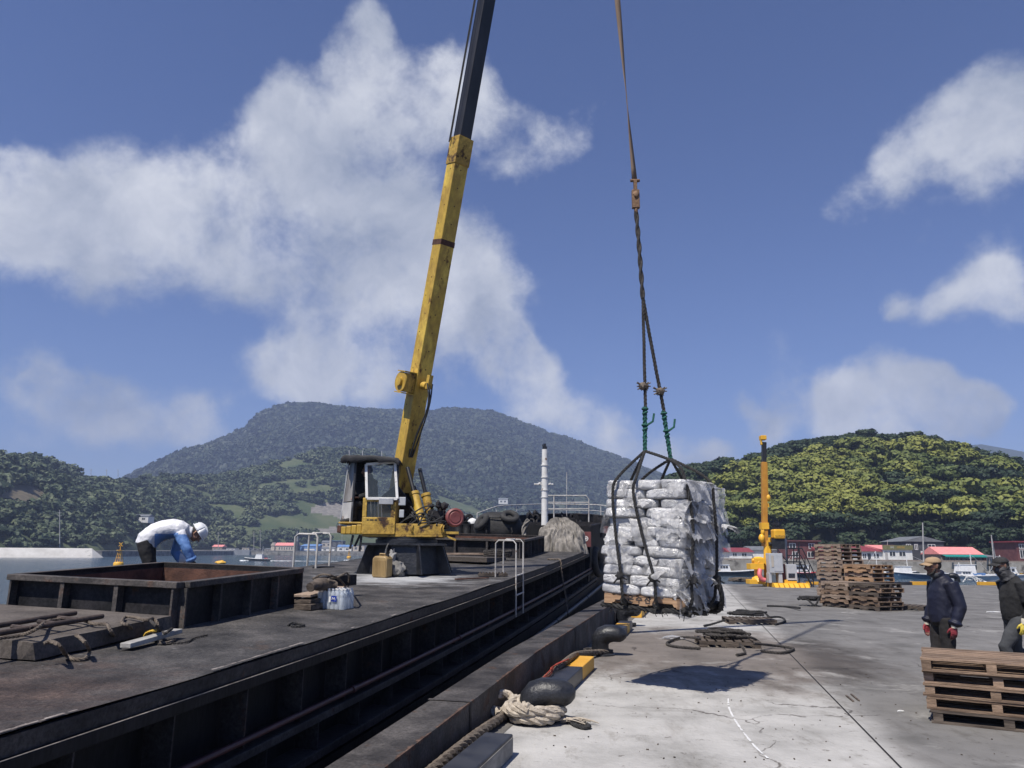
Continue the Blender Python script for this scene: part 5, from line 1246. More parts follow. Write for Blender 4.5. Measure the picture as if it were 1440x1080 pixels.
# hoist line: flat strap from the boom, swivel block, twisted rope splitting to the two eyes
TIP = at(802, -690, 10.1)
ho = thing('hoist_line', 'brown hoist strap and twisted rope hanging from the crane boom', 'hoist line', Matrix.Translation(at(893, 300, 10.2)))
s0, s1 = at(893, 256, 10.2), TIP
mb = MB(); n = 60; sd = Vector((1, 0, 0)); sd2 = Vector((0, 1, 0)); vs = []
for i in range(n + 1):
    t = i / n; p = s0.lerp(s1, t); a = 2.0 * math.exp(-((t - .1) / .09) ** 2) * 1.0; a = 1.45 * max(0, 1 - abs(t - .1) / .14) if t < 1 else 0
    w = sd * math.cos(a) + sd2 * math.sin(a); vs += [p - w * .045, p + w * .045]
mb.add(vs, [(2 * i, 2 * i + 1, 2 * i + 3, 2 * i + 2) for i in range(n)], 0, True); o = mb.build('strap', 'strap', ho, 0, True); q = o.modifiers.new('s', 'SOLIDIFY'); q.thickness = .01
mb = MB(); a_, b_ = at(893, 254, 10.2), at(894.5, 300, 10.2)
mb.bar(a_, a_.lerp(b_, .3), .06, .05); mb.bar(a_.lerp(b_, .3), a_.lerp(b_, .85), .11, .07, (0, 1, 0)); mb.cyl(a_ + Vector((-.07, 0, 0)), a_ + Vector((.07, 0, 0)), .025, 8); mb.cyl(a_.lerp(b_, .85), b_, .03, 8); mb.blob(a_.lerp(b_, .45), (.06, .06, .08), 2, .4, 3)
mb.build('swivel_hook', 'hook', ho, .006, True)
mb = MB(); A = [at(894.5, 298, 10.2), at(899, 350, 10.2), at(904, 420, 10.2)]; mb.rope(A, .034, 0, 2, 14, 6); mb.rope(A, .024, 0, 3, 11, 5); mb.build('twisted_rope', 'rope_dark', ho, 0, True)
mb = MB(); mb.rope([at(904, 418, 10.2), at(905.5, 480, 10.2), at(907, 545, 10.2), at(908, 575, 10.2)], .024, 0, 3, 7, 5); mb.build('left_rope', 'rope_dark', ho, 0, True)
mb = MB(); mb.rope([at(904, 418, 10.2), at(916, 485, 10.25), at(928, 548, 10.3), at(934, 580, 10.33)], .026, 0, 3, 7, 5); mb.build('right_rope', 'rope_dark', ho, 0, True)
for px, py, Y in ((905, 543, 10.2), (928, 550, 10.3)):
    mb = MB(); q = at(px, py, Y); mb.blob(q, (.06, .06, .06), 2, .6, px, freq=3)
    for k in range(14): a = k * .9; mb.tube([q, q + Vector((.1 * math.cos(a), .05 * math.sin(a), .06 * math.sin(k * 2.1)))], .009, 4)
    mb.build('rope_end_knot', 'rope_brown', ho, 0, True)
for (ax_, ay, bx_, by, Y, ee) in ((907, 572, 908, 634, 10.2, eL), (933, 578, 943, 645, 10.33, eR)):
    p, q = at(ax_, ay, Y), LM @ ee; mb = MB(); g = random.Random(ax_)
    for st in range(4): mb.rope([p.lerp(q, t / 7) + Vector((.02 * math.sin(t * 1.7 + st * 1.6), .02 * math.cos(t * 1.7 + st * 1.6), 0)) for t in range(8)], .016, 0, 2, 7, 5)
    for t in (.05, .42): mb.torus(p.lerp(q, t), q - p, .034, .017, 16, 6); mb.torus(p.lerp(q, t + .09), q - p + Vector((.3, 0, 0)), .03, .016, 16, 6)
    mb.tube([p.lerp(q, .45), p.lerp(q, .38) + Vector((.1, -.05, .02)), p.lerp(q, .33) + Vector((.12, -.05, .1))], .016, 5)
    mb.build('green_lashing', 'rope_green', ho, 0, True)
# ---------------------------------------------------------------- bollards, kerb blocks and ropes along the quay edge
def bollard(base, turn, label, k=1.0, zk=.86):
    "a bent mooring bollard: stout stem, the head reaching out over the quay"
    b = thing('mooring_bollard', label, 'bollard', frame(base, turn)); mb = MB()
    mb.lathe([(.21, .0), (.21, .02), (.15, .03)], 24, Matrix.Scale(k, 4))
    P = [(-.02, 0, 0), (-.02, 0, .1), (-.02, 0, .2), (-.01, 0, .27), (.03, 0, .335), (.1, 0, .375), (.19, 0, .385), (.28, 0, .37), (.34, 0, .345), (.375, 0, .325), (.39, 0, .315)]
    R = [(.14, .14), (.135, .135), (.135, .14), (.145, .15), (.15, .16), (.14, .165), (.13, .16), (.12, .145), (.1, .115), (.06, .07), (.01, .01)]
    mb.tube([Vector((p[0], p[1], p[2] * zk)) * k for p in P], [(a * k, c * k) for a, c in R], 22, side=(1, 0, 0)); mb.build('body', 'black_iron', b); return b
TURN = -rad(14.5)
b1 = bollard(gz(752, 1015), TURN + rad(8), 'large black bollard in the foreground wrapped with pale rope', 1.06, .72)
b2 = bollard(gz(846, 921), TURN, 'black bent bollard just beyond the yellow kerb block', 1.08)
b3 = bollard(gz(876, 880), TURN, 'black bent bollard partly hidden under the slung load', 1.1)
p = gz(1346, 819); b4 = bollard(p, rad(170), 'small black bollard on the far quay edge behind the man in navy', 1.3)
def kerb(a, b, w, h, segs, label, name='kerb_block'):
    "a to b: the quay-side edge of the block"
    k = thing(name, label, 'kerb block', frame(a)); t = (b - a); L = t.length; t.normalize(); n = NV
    if abs(t.dot(DV)) < .6: n = Vector((-t.y, t.x, 0))
    x = 0
    for fr, m in segs:
        y = x + fr; p0 = a + t * (L * x + .002) + n * (w / 2); p1 = a + t * (L * y - .002) + n * (w / 2); mb = MB(); mb.bar(p0 + Vector((0, 0, h / 2)), p1 + Vector((0, 0, h / 2)), w, h); mb.build('painted_section', m, k, .012, True); x = y
    return k
ka, kb = LS(1.7, 5.3), LS(1.7, 6.72)
kerb(ka, kb, .25, .17, [(.12, 'block_yellow'), (.88, 'block_black')], 'black kerb block at the bottom edge beside the pale rope')
mb = MB(); t0 = ka + DV * .15; mb.bar(t0 - NV * .004 + Vector((0, 0, .08)), kb - NV * .004 - DV * .03 + Vector((0, 0, .08)), .006, .14); single(mb, 'scuffed_plate', 'block_worn', 'scuffed bare side of the black kerb block in the foreground', 'plate')
ka, kb = LS(1.73, 8.75), LS(1.73, 11.75)
kerb(ka, kb, .27, .18, [(.22, 'block_yellow'), (.42, 'block_black'), (.36, 'block_yellow')], 'yellow and black kerb block behind the foreground bollard')
kerb(LS(1.75, 16.2), LS(1.75, 17.9), .28, .18, [(.35, 'block_black'), (.3, 'block_yellow'), (.35, 'block_black')], 'kerb block with a yellow band between the two further bollards')
kerb(LS(1.8, 21), LS(1.8, 24.5), .28, .2, [(.5, 'block_yellow'), (.5, 'block_black')], 'kerb block beyond the third bollard under the load')
# far edge
ed = e; en = Vector((-ed.y, ed.x, 0))
def far_kerb(px0, px1, m, lb, h=.2):
    a = q1 + ed * ((gz(px0, interp([(1100, 821.6), (1440, 823)], px0)) - q1).dot(ed)); b = q1 + ed * ((gz(px1, interp([(1100, 821.6), (1440, 823)], px1)) - q1).dot(ed))
    k = thing('kerb_block', lb, 'kerb block', frame(a)); mb = MB(); mb.bar(a - en * .2 + Vector((0, 0, h / 2)), b - en * .2 + Vector((0, 0, h / 2)), .3, h); mb.build('painted_section', m, k, .012, True)
far_kerb(1277, 1303, 'block_yellow', 'yellow kerb block on the far quay edge left of the man in navy', .19); far_kerb(1372, 1397, 'block_yellow', 'yellow kerb block on the far quay edge between the two men', .19)
far_kerb(1240, 1276, 'block_black', 'black kerb block on the far quay edge right of the pallet stack', .17); far_kerb(1398, 1436, 'block_black', 'black kerb block on the far quay edge behind the masked man', .17); far_kerb(1130, 1152, 'block_yellow', 'yellow kerb block on the far quay edge behind the black stairs', .16)
def ground_rope(pix, r, m, label, name='rope', strands=3, cat='rope', group=None, sub=6):
    mb = MB(); mb.rope([gz(q[0], q[1], (q[2] if len(q) > 2 else 0) + r) for q in pix], r, 0, strands, sub=sub); return single(mb, name, m, label, cat, group=group)
# thick pale hawser wound round the first bollard
c = gz(752, 1015); hp = []
for k in range(58):
    a = k * .52; R = .24 + .025 * math.sin(k * .9) + .012 * (k // 14); hp.append(c + Vector((R * math.cos(a), R * math.sin(a), .05 + .03 * (k / 14) + .012 * math.sin(k * 1.7))))
mb = MB(); mb.rope(hp, .05, 0, 3, 8, 6, sub=3)
tail = [hp[0], c + NV * .35 + DV * .1 + Vector((0, 0, .06)), c + NV * .5 - DV * .1 + Vector((0, 0, .07)), c + NV * .62 + DV * .05 + Vector((0, 0, .05)), c + NV * .7 - DV * .18 + Vector((0, 0, .0)), c + NV * .74 - DV * .2 + Vector((0, 0, -.3))]
mb.rope(tail, .05, 0, 3, 8, 6)
mb.rope([hp[-1], c + NV * .3 + DV * .3 + Vector((0, 0, .16)), c + NV * .45 + DV * .25 + Vector((0, 0, .2)), c + NV * .5 + DV * .02 + Vector((0, 0, .12)), c + NV * .34 - DV * .12 + Vector((0, 0, .07))], .05, 0, 3, 8, 6)
single(mb, 'mooring_hawser', 'rope_pale', 'thick pale hawser wound round the foreground bollard', 'rope')
g = random.Random(8); mb = MB(); q = gz(792, 1018)
for k in range(26):
    a = g.uniform(-.7, .5); L_ = g.uniform(.15, .42); p0 = q + Vector((g.uniform(-.2, 0), g.uniform(-.03, .1), .02)); mb.tube(catmull([p0, p0 + Vector((L_ * .5, L_ * .3 * a, .04)), p0 + Vector((L_, L_ * .6 * a, .005))], 4), .006, 4)
single(mb, 'frayed_strands', 'rope_pale', 'frayed pale rope strands lying right of the foreground bollard', 'rope')
ground_rope([(800, 1014), (812, 1014), (824, 1018), (829, 1022), (820, 1023), (806, 1018), (798, 1010)], .022, 'rope_black', 'short black rope loop lying right of the foreground bollard')
# long dark mooring rope along the foot of the fender beam
mb = MB(); P = [LS(2.12 + .02 * math.sin(s * 1.3), s, .06 + .012 * math.sin(s * 2)) for s in np.arange(3, 9.2, .4)]; mb.rope(P + [LS(2.1, 9.6, .1), LS(2.0, 10.4, .2), LS(1.98, 11.4, .22), LS(2.02, 12.3, .14), LS(1.9, 13.0, .08), LS(1.72, 13.35, .06)], .045, 0, 3, 8, 6, sub=4); single(mb, 'mooring_rope', 'rope_brown', 'long thick grey-brown mooring rope along the quay edge', 'rope')
mb = MB()
for k in range(3): mb.rope([LS(2.06, 9.2 + .06 * k, .16), LS(1.98, 9.7, .2 + .03 * k), LS(2.02, 10.2 - .1 * k, .25), LS(1.94, 10.7, .26), LS(2.04, 10.9 + .1 * k, .2)], .008, 0, 2)
single(mb, 'red_rope', 'rope_red', 'thin red rope tangled over the mooring rope by the kerb block', 'rope')
mb = MB(); q = c = gz(840, 920); mb.rope([c + Vector((.22 * math.cos(a), .2 * math.sin(a), .05)) for a in [i * .6 for i in range(11)]] + [c + NV * .3 - DV * .5 + Vector((0, 0, .05))], .04, 0, 3, 8); single(mb, 'mooring_rope', 'rope_dark', 'dark rope looped round the foot of the middle bollard', 'rope')
mb = MB(); c = gz(876, 881); mb.rope([c + Vector((.25 * math.cos(a), .22 * math.sin(a), .05)) for a in [i * .6 for i in range(11)]] + [c + NV * .4 - DV * .6 + Vector((0, 0, .05))], .045, 0, 3, 8); single(mb, 'mooring_rope', 'rope_black', 'black rope looped round the foot of the bollard under the load', 'rope')
g = random.Random(4); q = gz(1358, 820); mb = MB()
mb.rope([q + Vector((g.uniform(-.5, .7) + .06 * k, g.uniform(-.1, .1), .06 + abs(.5 * math.sin(k * .8)) * (1 - k / 16))) for k in range(15)], .035, 0, 2, 9); single(mb, 'rope', 'rope_white', 'white rope tangle by the bollard on the far quay edge', 'rope')
# pallets lying on the quay with slings on them
def small_pallet(px, py, rz, sx, sy, h, m, label, seed):
    t = thing('wooden_pallet', label, 'pallet', frame(gz(px, py), rz)); pallet_parts(t, sx, sy, h, m, random.Random(seed)); return t
small_pallet(1022, 907, rad(-8), 1.1, .95, .12, 'wood_dark', 'brown pallet lying nearest on the quay under a heap of rope', 21)
small_pallet(1053, 876, rad(-5), 1.15, 1.0, .12, 'wood_dark', 'dark brown pallet on the quay, the farther of the two under ropes', 22)
def rope_tangle(cx, cy, wx, wy, n, r, m, label, seed, z0=.12, tails=()):
    g = random.Random(seed); c = gz(cx, cy); mb = MB()
    for k in range(n):
        ph = g.uniform(0, 6.3); sx, sy = wx * g.uniform(.35, .9), wy * g.uniform(.35, .95); o = Vector((g.uniform(-.2, .2) * wx, g.uniform(-.3, .3) * wy, 0)); P = []
        for i in range(10):
            a = ph + i * .68; q_ = g.uniform(.55, 1.15); p = c + o + Vector((sx * q_ * math.cos(a), sy * q_ * math.sin(a), 0)); ins = max(abs(p.x - c.x) / .55, abs(p.y - c.y) / .5) < 1
            p.z = (z0 if ins else .02) + r + .02 * g.random() + .012 * k * ins; P.append(p)
        mb.rope(P, r, 0, 3, 7, 5, sub=5)
    for t in tails: mb.rope([gz(x, y, .03 + z) for x, y, z in t], r, 0, 3, 7, 5)
    return single(mb, 'rope_heap', m, label, 'rope')
rope_tangle(1020, 906, .62, .5, 9, .024, 'rope_dark', 'heap of dark brown ropes lying on the nearest ground pallet', 31, .125, [[(1060, 905, .1), (1090, 908, .02), (1116, 912, 0), (1100, 918, 0), (1070, 915, 0)], [(985, 898, .12), (960, 896, .02), (938, 904, 0), (950, 909, 0), (985, 912, 0)], [(1040, 905, .13), (1048, 918, 0), (1036, 921, 0)]])
rope_tangle(1053, 873, .6, .42, 6, .026, 'rope_black', 'black ropes draped over the farther ground pallet', 33, .125, [[(1080, 868, .1), (1098, 868, .05), (1104, 874, 0), (1090, 878, 0)], [(1020, 872, .1), (1000, 878, 0), (990, 880, 0)]])
rope_tangle(1140, 852, .5, .5, 8, .035, 'rope_black', 'black heap of rope on the quay before the tall pallet stack', 37, .16, [[(1125, 855, .05), (1105, 853, 0), (1078, 852, 0)]])
mb = MB(); p = gz(948, 899); mb.blob((p.x, p.y, .03), (.2, .13, .045), 3, .6, 4); single(mb, 'plastic_scrap', 'film_loose', 'clear plastic scrap beside the nearest ground pallet', 'litter')
mb = MB(); p = gz(1398, 861); mb.blob((p.x, p.y, .01), (.22, .08, .02), 2, .5, 4); single(mb, 'paper_scrap', 'litter', 'white paper scrap on the quay between the two men', 'litter')
mb = MB(); p = gz(1267, 1001); mb.blob((p.x, p.y, .008), (.035, .02, .012), 2, .5, 4); single(mb, 'paper_scrap', 'litter', 'tiny white scrap on the quay left of the near pallets', 'litter')
g = random.Random(12)
mb = MB()
for k in range(90):
    p = gz(g.uniform(760, 1420), g.uniform(930, 1075)); L_ = g.uniform(.005, .024); a = g.uniform(0, 6.3); mb.box((p.x, p.y, .006), (L_, L_ * g.uniform(.2, .8), .008), Matrix.Translation((p.x, p.y, 0)) @ Matrix.Rotation(a, 4, 'Z') @ Matrix.Translation((-p.x, -p.y, 0)))
o = single(mb, 'wood_chips', 'wood_dark', 'scattered wood chips and grit on the quay', 'debris'); o['kind'] = 'stuff'
for (x0, y0, x1, y1), lb in (((1190, 978, 1200, 986), 'left of two splinters near the long joint'), ((1197, 976, 1208, 985), 'right of two splinters near the long joint')):
    mb = MB(); mb.bar(gz(x0, y0, .01), gz(x1, y1, .01), .02, .012); single(mb, 'wood_splinter', 'wood_dark', lb, 'splinter')
mb = MB(); P = [gz(x, y, .005) for x, y in ((1024, 982), (1025, 994), (1031, 1008), (1042, 1025), (1052, 1038), (1064, 1052), (1080, 1066))]; P = catmull(P, 6)
for k in range(len(P) - 1):
    if k % 7 == 5: continue
    t_ = (P[k + 1] - P[k]).normalized(); n_ = Vector((-t_.y, t_.x, 0)) * random.uniform(.006, .013); mb.add([P[k] - n_, P[k + 1] - n_, P[k + 1] + n_, P[k] + n_], [(0, 1, 2, 3)])
struct(mb, 'quay_scratch', 'litter')
# near stack of pallets at the right
NP = gz(1309, 1016); nd_ = (gz(1412, 1027) - NP).normalized(); NROT = math.atan2(nd_.y, nd_.x); NP = NP + nd_ * .66 + Vector((-nd_.y, nd_.x, 0)) * .55
gq = random.Random(77)
def board_pallet(root, sx, sy, h, m, g, flip=False):
    "boards along x on three bearers that run back, their ends showing in front"
    nb = 7; w = sy / nb * .8
    for x in (-sx / 2 + .05, g.uniform(-.02, .03), sx / 2 - .05):
        mb = MB(); mb.bx(x - .045, x + .045, -sy / 2 + .005, sy / 2 - .005, .022, h - .022); mb.build('bearer', m, root)
    for k in range(nb):
        y = -sy / 2 + w / 2 + (sy - w) * k / (nb - 1)
        for z, full in ((h - .022, True), (0, False)):
            if flip: full = not full
            if not full and k not in (0, 3, 6): continue
            mb = MB(); j = lambda a, q=.006: a + g.uniform(-q, q); mb.bx(j(-sx / 2, .02), j(sx / 2, .02), j(y - w / 2), j(y + w / 2), z + .001, z + .021); mb.build('deck_board', m, root)
z = 0.0; hts = [.128, .125, .125, .125, .13]
for k, h in enumerate(hts):
    ang = NROT + gq.uniform(-.035, .035); off = Vector((gq.uniform(-.02, .02) - .012 * k, gq.uniform(-.03, .03), z))
    t = thing('wooden_pallet', 'weathered wooden pallet, %s of the near stack at the right edge' % (['lowest', 'second from the ground', 'third from the ground', 'fourth from the ground', 'topmost'][k]), 'pallet', frame(NP + off, ang), 'pallets stacked near the right edge')
    board_pallet(t, 1.3, 1.1, h, 'wood_dark' if k == 0 else 'wood', gq, flip=(k % 2 == 0 and k < 4)); z += h + .002
# far stack of pallets
FR = rad(-68)
def simple_pallet(sx, sy, h, g, nsl=3):
    mb = MB(); sh = h - .034
    for y in (-sy / 2 + .022, 0, sy / 2 - .022): notched(sx, sh, .017, y - .02, y + .02, mb)
    for k in range(7): w = sx / 7 * .78; x = -sx / 2 + w / 2 + (sx - w) * k / 6; mb.bx(x - w / 2, x + w / 2, -sy / 2, sy / 2, h - .017, h)
    for k in range(3): w = sx / 7 * .8; x = -sx / 2 + w / 2 + (sx - w) * k / 2; mb.bx(x - w / 2, x + w / 2, -sy / 2, sy / 2, 0, .017)
    return mb
pm = {m: simple_pallet(1.16, 1.0, .135, gq).mesh('wooden_pallet', m) for m in ('wood', 'wood_grey', 'wood_tan', 'wood_dark')}
fx = Vector((math.cos(FR), math.sin(FR), 0)); fy = Vector((-fx.y, fx.x, 0))
def far_col(base, n, mats, label, z0=0.0, wob=.05, lean=0.0, gq=random.Random(3)):
    for k in range(n):
        m = mats(k); o = bpy.data.objects.new('wooden_pallet', pm[m]); COL.objects.link(o)
        o.matrix_world = frame(base + Vector((gq.uniform(-wob, wob) + lean * k, gq.uniform(-wob, wob), z0 + .137 * k)), FR + gq.uniform(-.05, .05))
        pos = 'lowest' if k == 0 else ('topmost' if k == n - 1 else ORD[k] + ' from the bottom'); tag(o, 'wooden pallet, %s of %s' % (pos, label), 'pallet', 'pallets stacked on the quay')
def grey(k): return 'wood_grey' if k % 4 else 'wood'
PB = gz(1238, 860) - fx * .58 + fy * .5
far_col(PB, 6, lambda k: ('wood_dark', 'wood', 'wood', 'wood_dark', 'wood', 'wood_dark')[k], 'the low right front column of the far stack', lean=.008)
far_col(PB - fx * 1.2 + fy * .02, 6, lambda k: ('wood_dark', 'wood', 'wood_grey', 'wood', 'wood_grey', 'wood_grey')[k], 'the low left front column of the far stack', lean=-.008)
far_col(PB + fy * 1.06 - fx * 1.22, 10, lambda k: 'wood_tan' if k > 7 else ('wood_grey' if k % 3 else 'wood_tan'), 'the middle column of the far stack')
far_col(PB + fy * 1.06 - fx * 2.46, 15, grey, 'the tall left column of the far stack')
mb = MB(); t = bpy.data.objects.new('wooden_pallet', pm['wood_dark']); COL.objects.link(t); t.matrix_world = frame(gz(1284, 858) + Vector((0, .4, 0)), rad(-38)); tag(t, 'single dark pallet lying flat right of the far stack', 'pallet')

# ---------------------------------------------------------------- yellow quay crane at the far edge
YD = gz(1098, 825).y; yc = thing('quay_crane', 'bright yellow folding crane with an upright mast standing at the far quay edge', 'crane', frame(at(1098, 825, YD)))
KY = FPX / (YD * .985 + 0)
YI = WM[yc.name].inverted()
def yl(px, py, y=0.0): return YI @ at(px, py, YD + y)
def ybox(mb, x0, x1, y0, y1, d0, d1, mi=0):
    a, b_ = yl(x0, y1), yl(x1, y0); a.x += (yl(x0, y0).x - a.x) / 2; b_.x += (yl(x1, y1).x - b_.x) / 2; return mb.bx(a.x, b_.x, d0, d1, a.z, b_.z, None, mi)
mb = MB(); ybox(mb, 1080, 1130, 819.5, 825, -.9, .9)
for x in range(1083, 1130, 7): a = yl(x, 825); mb.add([(a.x - .1, -1.12, 0), (a.x + .1, -1.12, 0), (a.x + .1, -.9, .2), (a.x - .1, -.9, .2), (a.x - .1, -.9, 0), (a.x + .1, -.9, 0)], [(0, 1, 2, 3), (0, 3, 4), (1, 5, 2)])
ybox(mb, 1098, 1115, 815, 819.5, -.6, .6); mb.build('base_plate', 'yellow_new', yc, .01)
mb = MB(); ybox(mb, 1075.5, 1094, 778, 805, -.75, -.2); ybox(mb, 1075.5, 1079, 805, 819, -.7, -.25); ybox(mb, 1089, 1094, 805, 819, -.7, -.25); cb = mb.build('electric_cabinet', 'grey_box', yc, .015)
mb = MB(); ybox(mb, 1078, 1081, 781, 797, -.77, -.75); mb.build('cabinet_panel', 'wall_tan', cb)
mb = MB(); ybox(mb, 1081.5, 1093, 780, 803, -.765, -.752); mb.build('cabinet_door', 'grey_box', cb)
mb = MB(); ybox(mb, 1101, 1115, 793.5, 817, -.6, .2); p_ = mb.build('power_unit', 'grey_box', yc, .02)
mb = MB()
for k in range(5): ybox(mb, 1103, 1112, 806 + 1.3 * k, 806.7 + 1.3 * k, -.615, -.6)
mb.build('vent', 'dark_void', p_)
mb = MB(); ybox(mb, 1093, 1101, 793, 816, -.4, .3); mb.build('side_unit', 'wall_maroon', yc)
mb = MB(); mb.tube([yl(1078.5, 815, .2), yl(1078, 760, .2)], .16, 14); mb.tube([yl(1082, 790, .15), yl(1081.5, 756, .15)], .12, 12); mb.build('column', 'yellow_new', yc)
mb = MB(); mb.tube([yl(1075.8, 768, .1), yl(1075.3, 742, .1)], .05, 8); mb.tube([yl(1079.5, 766, .1), yl(1078.6, 742, .1)], .05, 8); mb.build('piston_rod', 'galv', yc)
mb = MB(); mb.bar(yl(1075.5, 768, .2), yl(1074.3, 650, .2), .27, .3, (0, 1, 0)); ms_ = mb.build('mast', 'orange_mast', yc, .02)
mb = MB(); mb.bar(yl(1074.3, 650, .2), yl(1074.3, 622, .2), .22, .24, (0, 1, 0)); mb.build('mast_extension', 'black_boom', ms_, .01)
mb = MB(); ybox(mb, 1070.4, 1078.2, 612, 618, .0, .4); ybox(mb, 1071, 1073, 618, 625, .1, .3); mb.build('mast_head', 'yellow_new', ms_, .02)
mb = MB(); mb.blob(yl(1080.5, 700, .1), (.13, .1, .2), 2, .3, 2); mb.tube([yl(1080, 708, .1), yl(1081, 712, .1), yl(1079.5, 713, .1)], .04, 6); mb.tube([yl(1079, 652, .1), yl(1080, 698, .1)], .02, 5); mb.build('hook_block', 'yellow_new', ms_)
mb = MB(); mb.blob(yl(1071, 757, .1), (.16, .2, .25), 2, .2, 5); mb.blob(yl(1072.5, 748, .1), (.1, .12, .2), 2, .3, 6); ybox(mb, 1071, 1081.5, 735, 744, .0, .4); mb.build('mast_joint', 'yellow_new', yc)
mb = MB(); ybox(mb, 1053, 1072, 792.5, 800.5, -.3, .4); ybox(mb, 1060, 1074, 785, 792.5, -.2, .4); mb.blob(yl(1066, 788, .1), (.32, .3, .22), 2, .4, 5, sm=False); ybox(mb, 1063, 1070, 800, 812, -.1, .3); mb.blob(yl(1066, 815, 0), (.35, .35, .22), 2, .5, 3, sm=False); ybox(mb, 1052, 1074, 815, 821, -.3, .4); mb.build('winch_frame', 'yellow_new', yc, .01)
mb = MB(); mb.tube(catmull([yl(1069, 801, -.4), yl(1068, 808, -.5), yl(1071, 814, -.5), yl(1076, 816, -.5)], 5), .12, 8); mb.build('pink_hose', 'pink_hose', yc)
mb = MB(); a, b_ = yl(1086.5, 757.5), yl(1101.5, 744.5); mb.bx(a.x, b_.x, -.3, .3, a.z, b_.z); tk = mb.build('oil_tank', 'yellow_new', yc, .07)
mb = MB(); mb.text('NURSAN', .13, Matrix.Translation(((a.x + b_.x) / 2, -.304, a.z + .13)) @ Matrix.Rotation(rad(90), 4, 'X'), 0, .001); mb.build('tank_lettering', 'ink', tk)
mb = MB(); ybox(mb, 1087, 1094, 735, 739, -.2, .2); ybox(mb, 1087, 1100, 740, 744, -.15, .2); ybox(mb, 1084, 1102, 757.6, 772, -.2, .25); mb.tube([yl(1081, 765, 0), yl(1092, 765, 0)], .1, 8); mb.build('tank_support', 'black_iron', yc)
mb = MB()   # black stair and landing
def rl(a, b_, y, r=.028): mb.tube([yl(a[0], a[1], y), yl(b_[0], b_[1], y)], r, 6)
for y in (-.3, .45):
    rl((1107, 790), (1126, 790), y); rl((1107, 771), (1128, 771), y); rl((1107, 781), (1126, 781), y)
    for x in (1107, 1116, 1124): rl((x, 771), (x, 822), y, .03)
    rl((1124, 790), (1142, 824), y, .05); rl((1128, 771), (1145, 806), y); rl((1126, 781), (1143, 815), y)
    for x, d in ((1132, 0), (1138, 0), (1144, 0)): k = (x - 1126) / 18; rl((x, 772 + 34 * k), (x, 796 + 34 * k), y)
    rl((1120, 790), (1124, 762), y, .03); rl((1092, 771), (1107, 790), y)
mb.build('stair_frame', 'black_iron', yc)
mb = MB()
for k in range(7): p = yl(1125.5 + 2.6 * k, 794 + 4.7 * k); mb.bx(p.x - .12, p.x + .12, -.3, .45, p.z - .02, p.z + .02)
a = yl(1107, 790); mb.bx(a.x, a.x + .7, -.3, .45, a.z - .03, a.z + .02); mb.build('stair_tread', 'black_iron', yc)
g = random.Random(2); q = gz(1045, 819); mb = MB()
for k in range(5): mb.rope([q + Vector((g.uniform(-.9, .9), g.uniform(-.4, .4), .05 + .22 * g.random())) for i in range(8)], .04, 0, 2, 9)
single(mb, 'rope_heap', 'rope_brown', 'heap of pale rope left of the yellow quay crane', 'rope')
mb = MB(); mb.tube([at(1101.5, 748, YD + 3), at(1105, 760, YD + 3), at(1107.5, 800, YD + 3), at(1107.5, 822, YD + 3)], .06, 6); p_ = single(mb, 'lamp_post', 'pole_grey', 'thin grey post rising behind the black stairs', 'post')
# ---------------------------------------------------------------- people
def hand(mb, wrist, d, nrm, thumb, k=1.0, curl=.5, grow=0.0):
    "palm and five fingers; d: towards the fingertips, nrm: out of the palm, thumb: towards the thumb side"
    d, nrm = Vector(d).normalized(), Vector(nrm).normalized(); th = Vector(thumb); th = (th - d * th.dot(d)).normalized(); nrm = d.cross(th) if d.cross(th).dot(nrm) > 0 else -d.cross(th)
    w = Vector(wrist)
    mb.tube([w - d * .03, w, w + d * .03 * k, w + d * .065 * k, w + d * .095 * k], [(.026 + grow, .02 + grow), (.028 + grow, .019 + grow), (.037 * k + grow, .018 + grow), (.041 * k + grow, .017 + grow), (.037 * k + grow, .013 + grow)], 10, side=th)
    for i, (o, L) in enumerate(((.030, .075), (.011, .084), (-.010, .078), (-.029, .06))):
        p = w + d * (.09 - .004 * abs(i - 1)) * k + th * o * k; a = curl * (.5 + .12 * i); P = [p - d * .015, p]
        for sgm in (.45, .32, .23):
            q = d * math.cos(a) + nrm * math.sin(a); p = p + q * L * sgm * k; P.append(p); a += curl * .75
        mb.tube(P, [.0095 + grow, .0095 + grow, .0088 + grow, .0078 + grow, .006 + grow], 7)
    p = w + d * .025 * k + th * .03 * k; t = (th * .75 + d * .7 + nrm * .35).normalized(); t2 = (th * .25 + d * .9 + nrm * .5).normalized()
    mb.tube([p - th * .02, p, p + t * .035 * k, p + t * .035 * k + t2 * .032 * k, p + t * .035 * k + t2 * .05 * k], [.013 + grow, .013 + grow, .011 + grow, .0095 + grow, .006 + grow], 8)
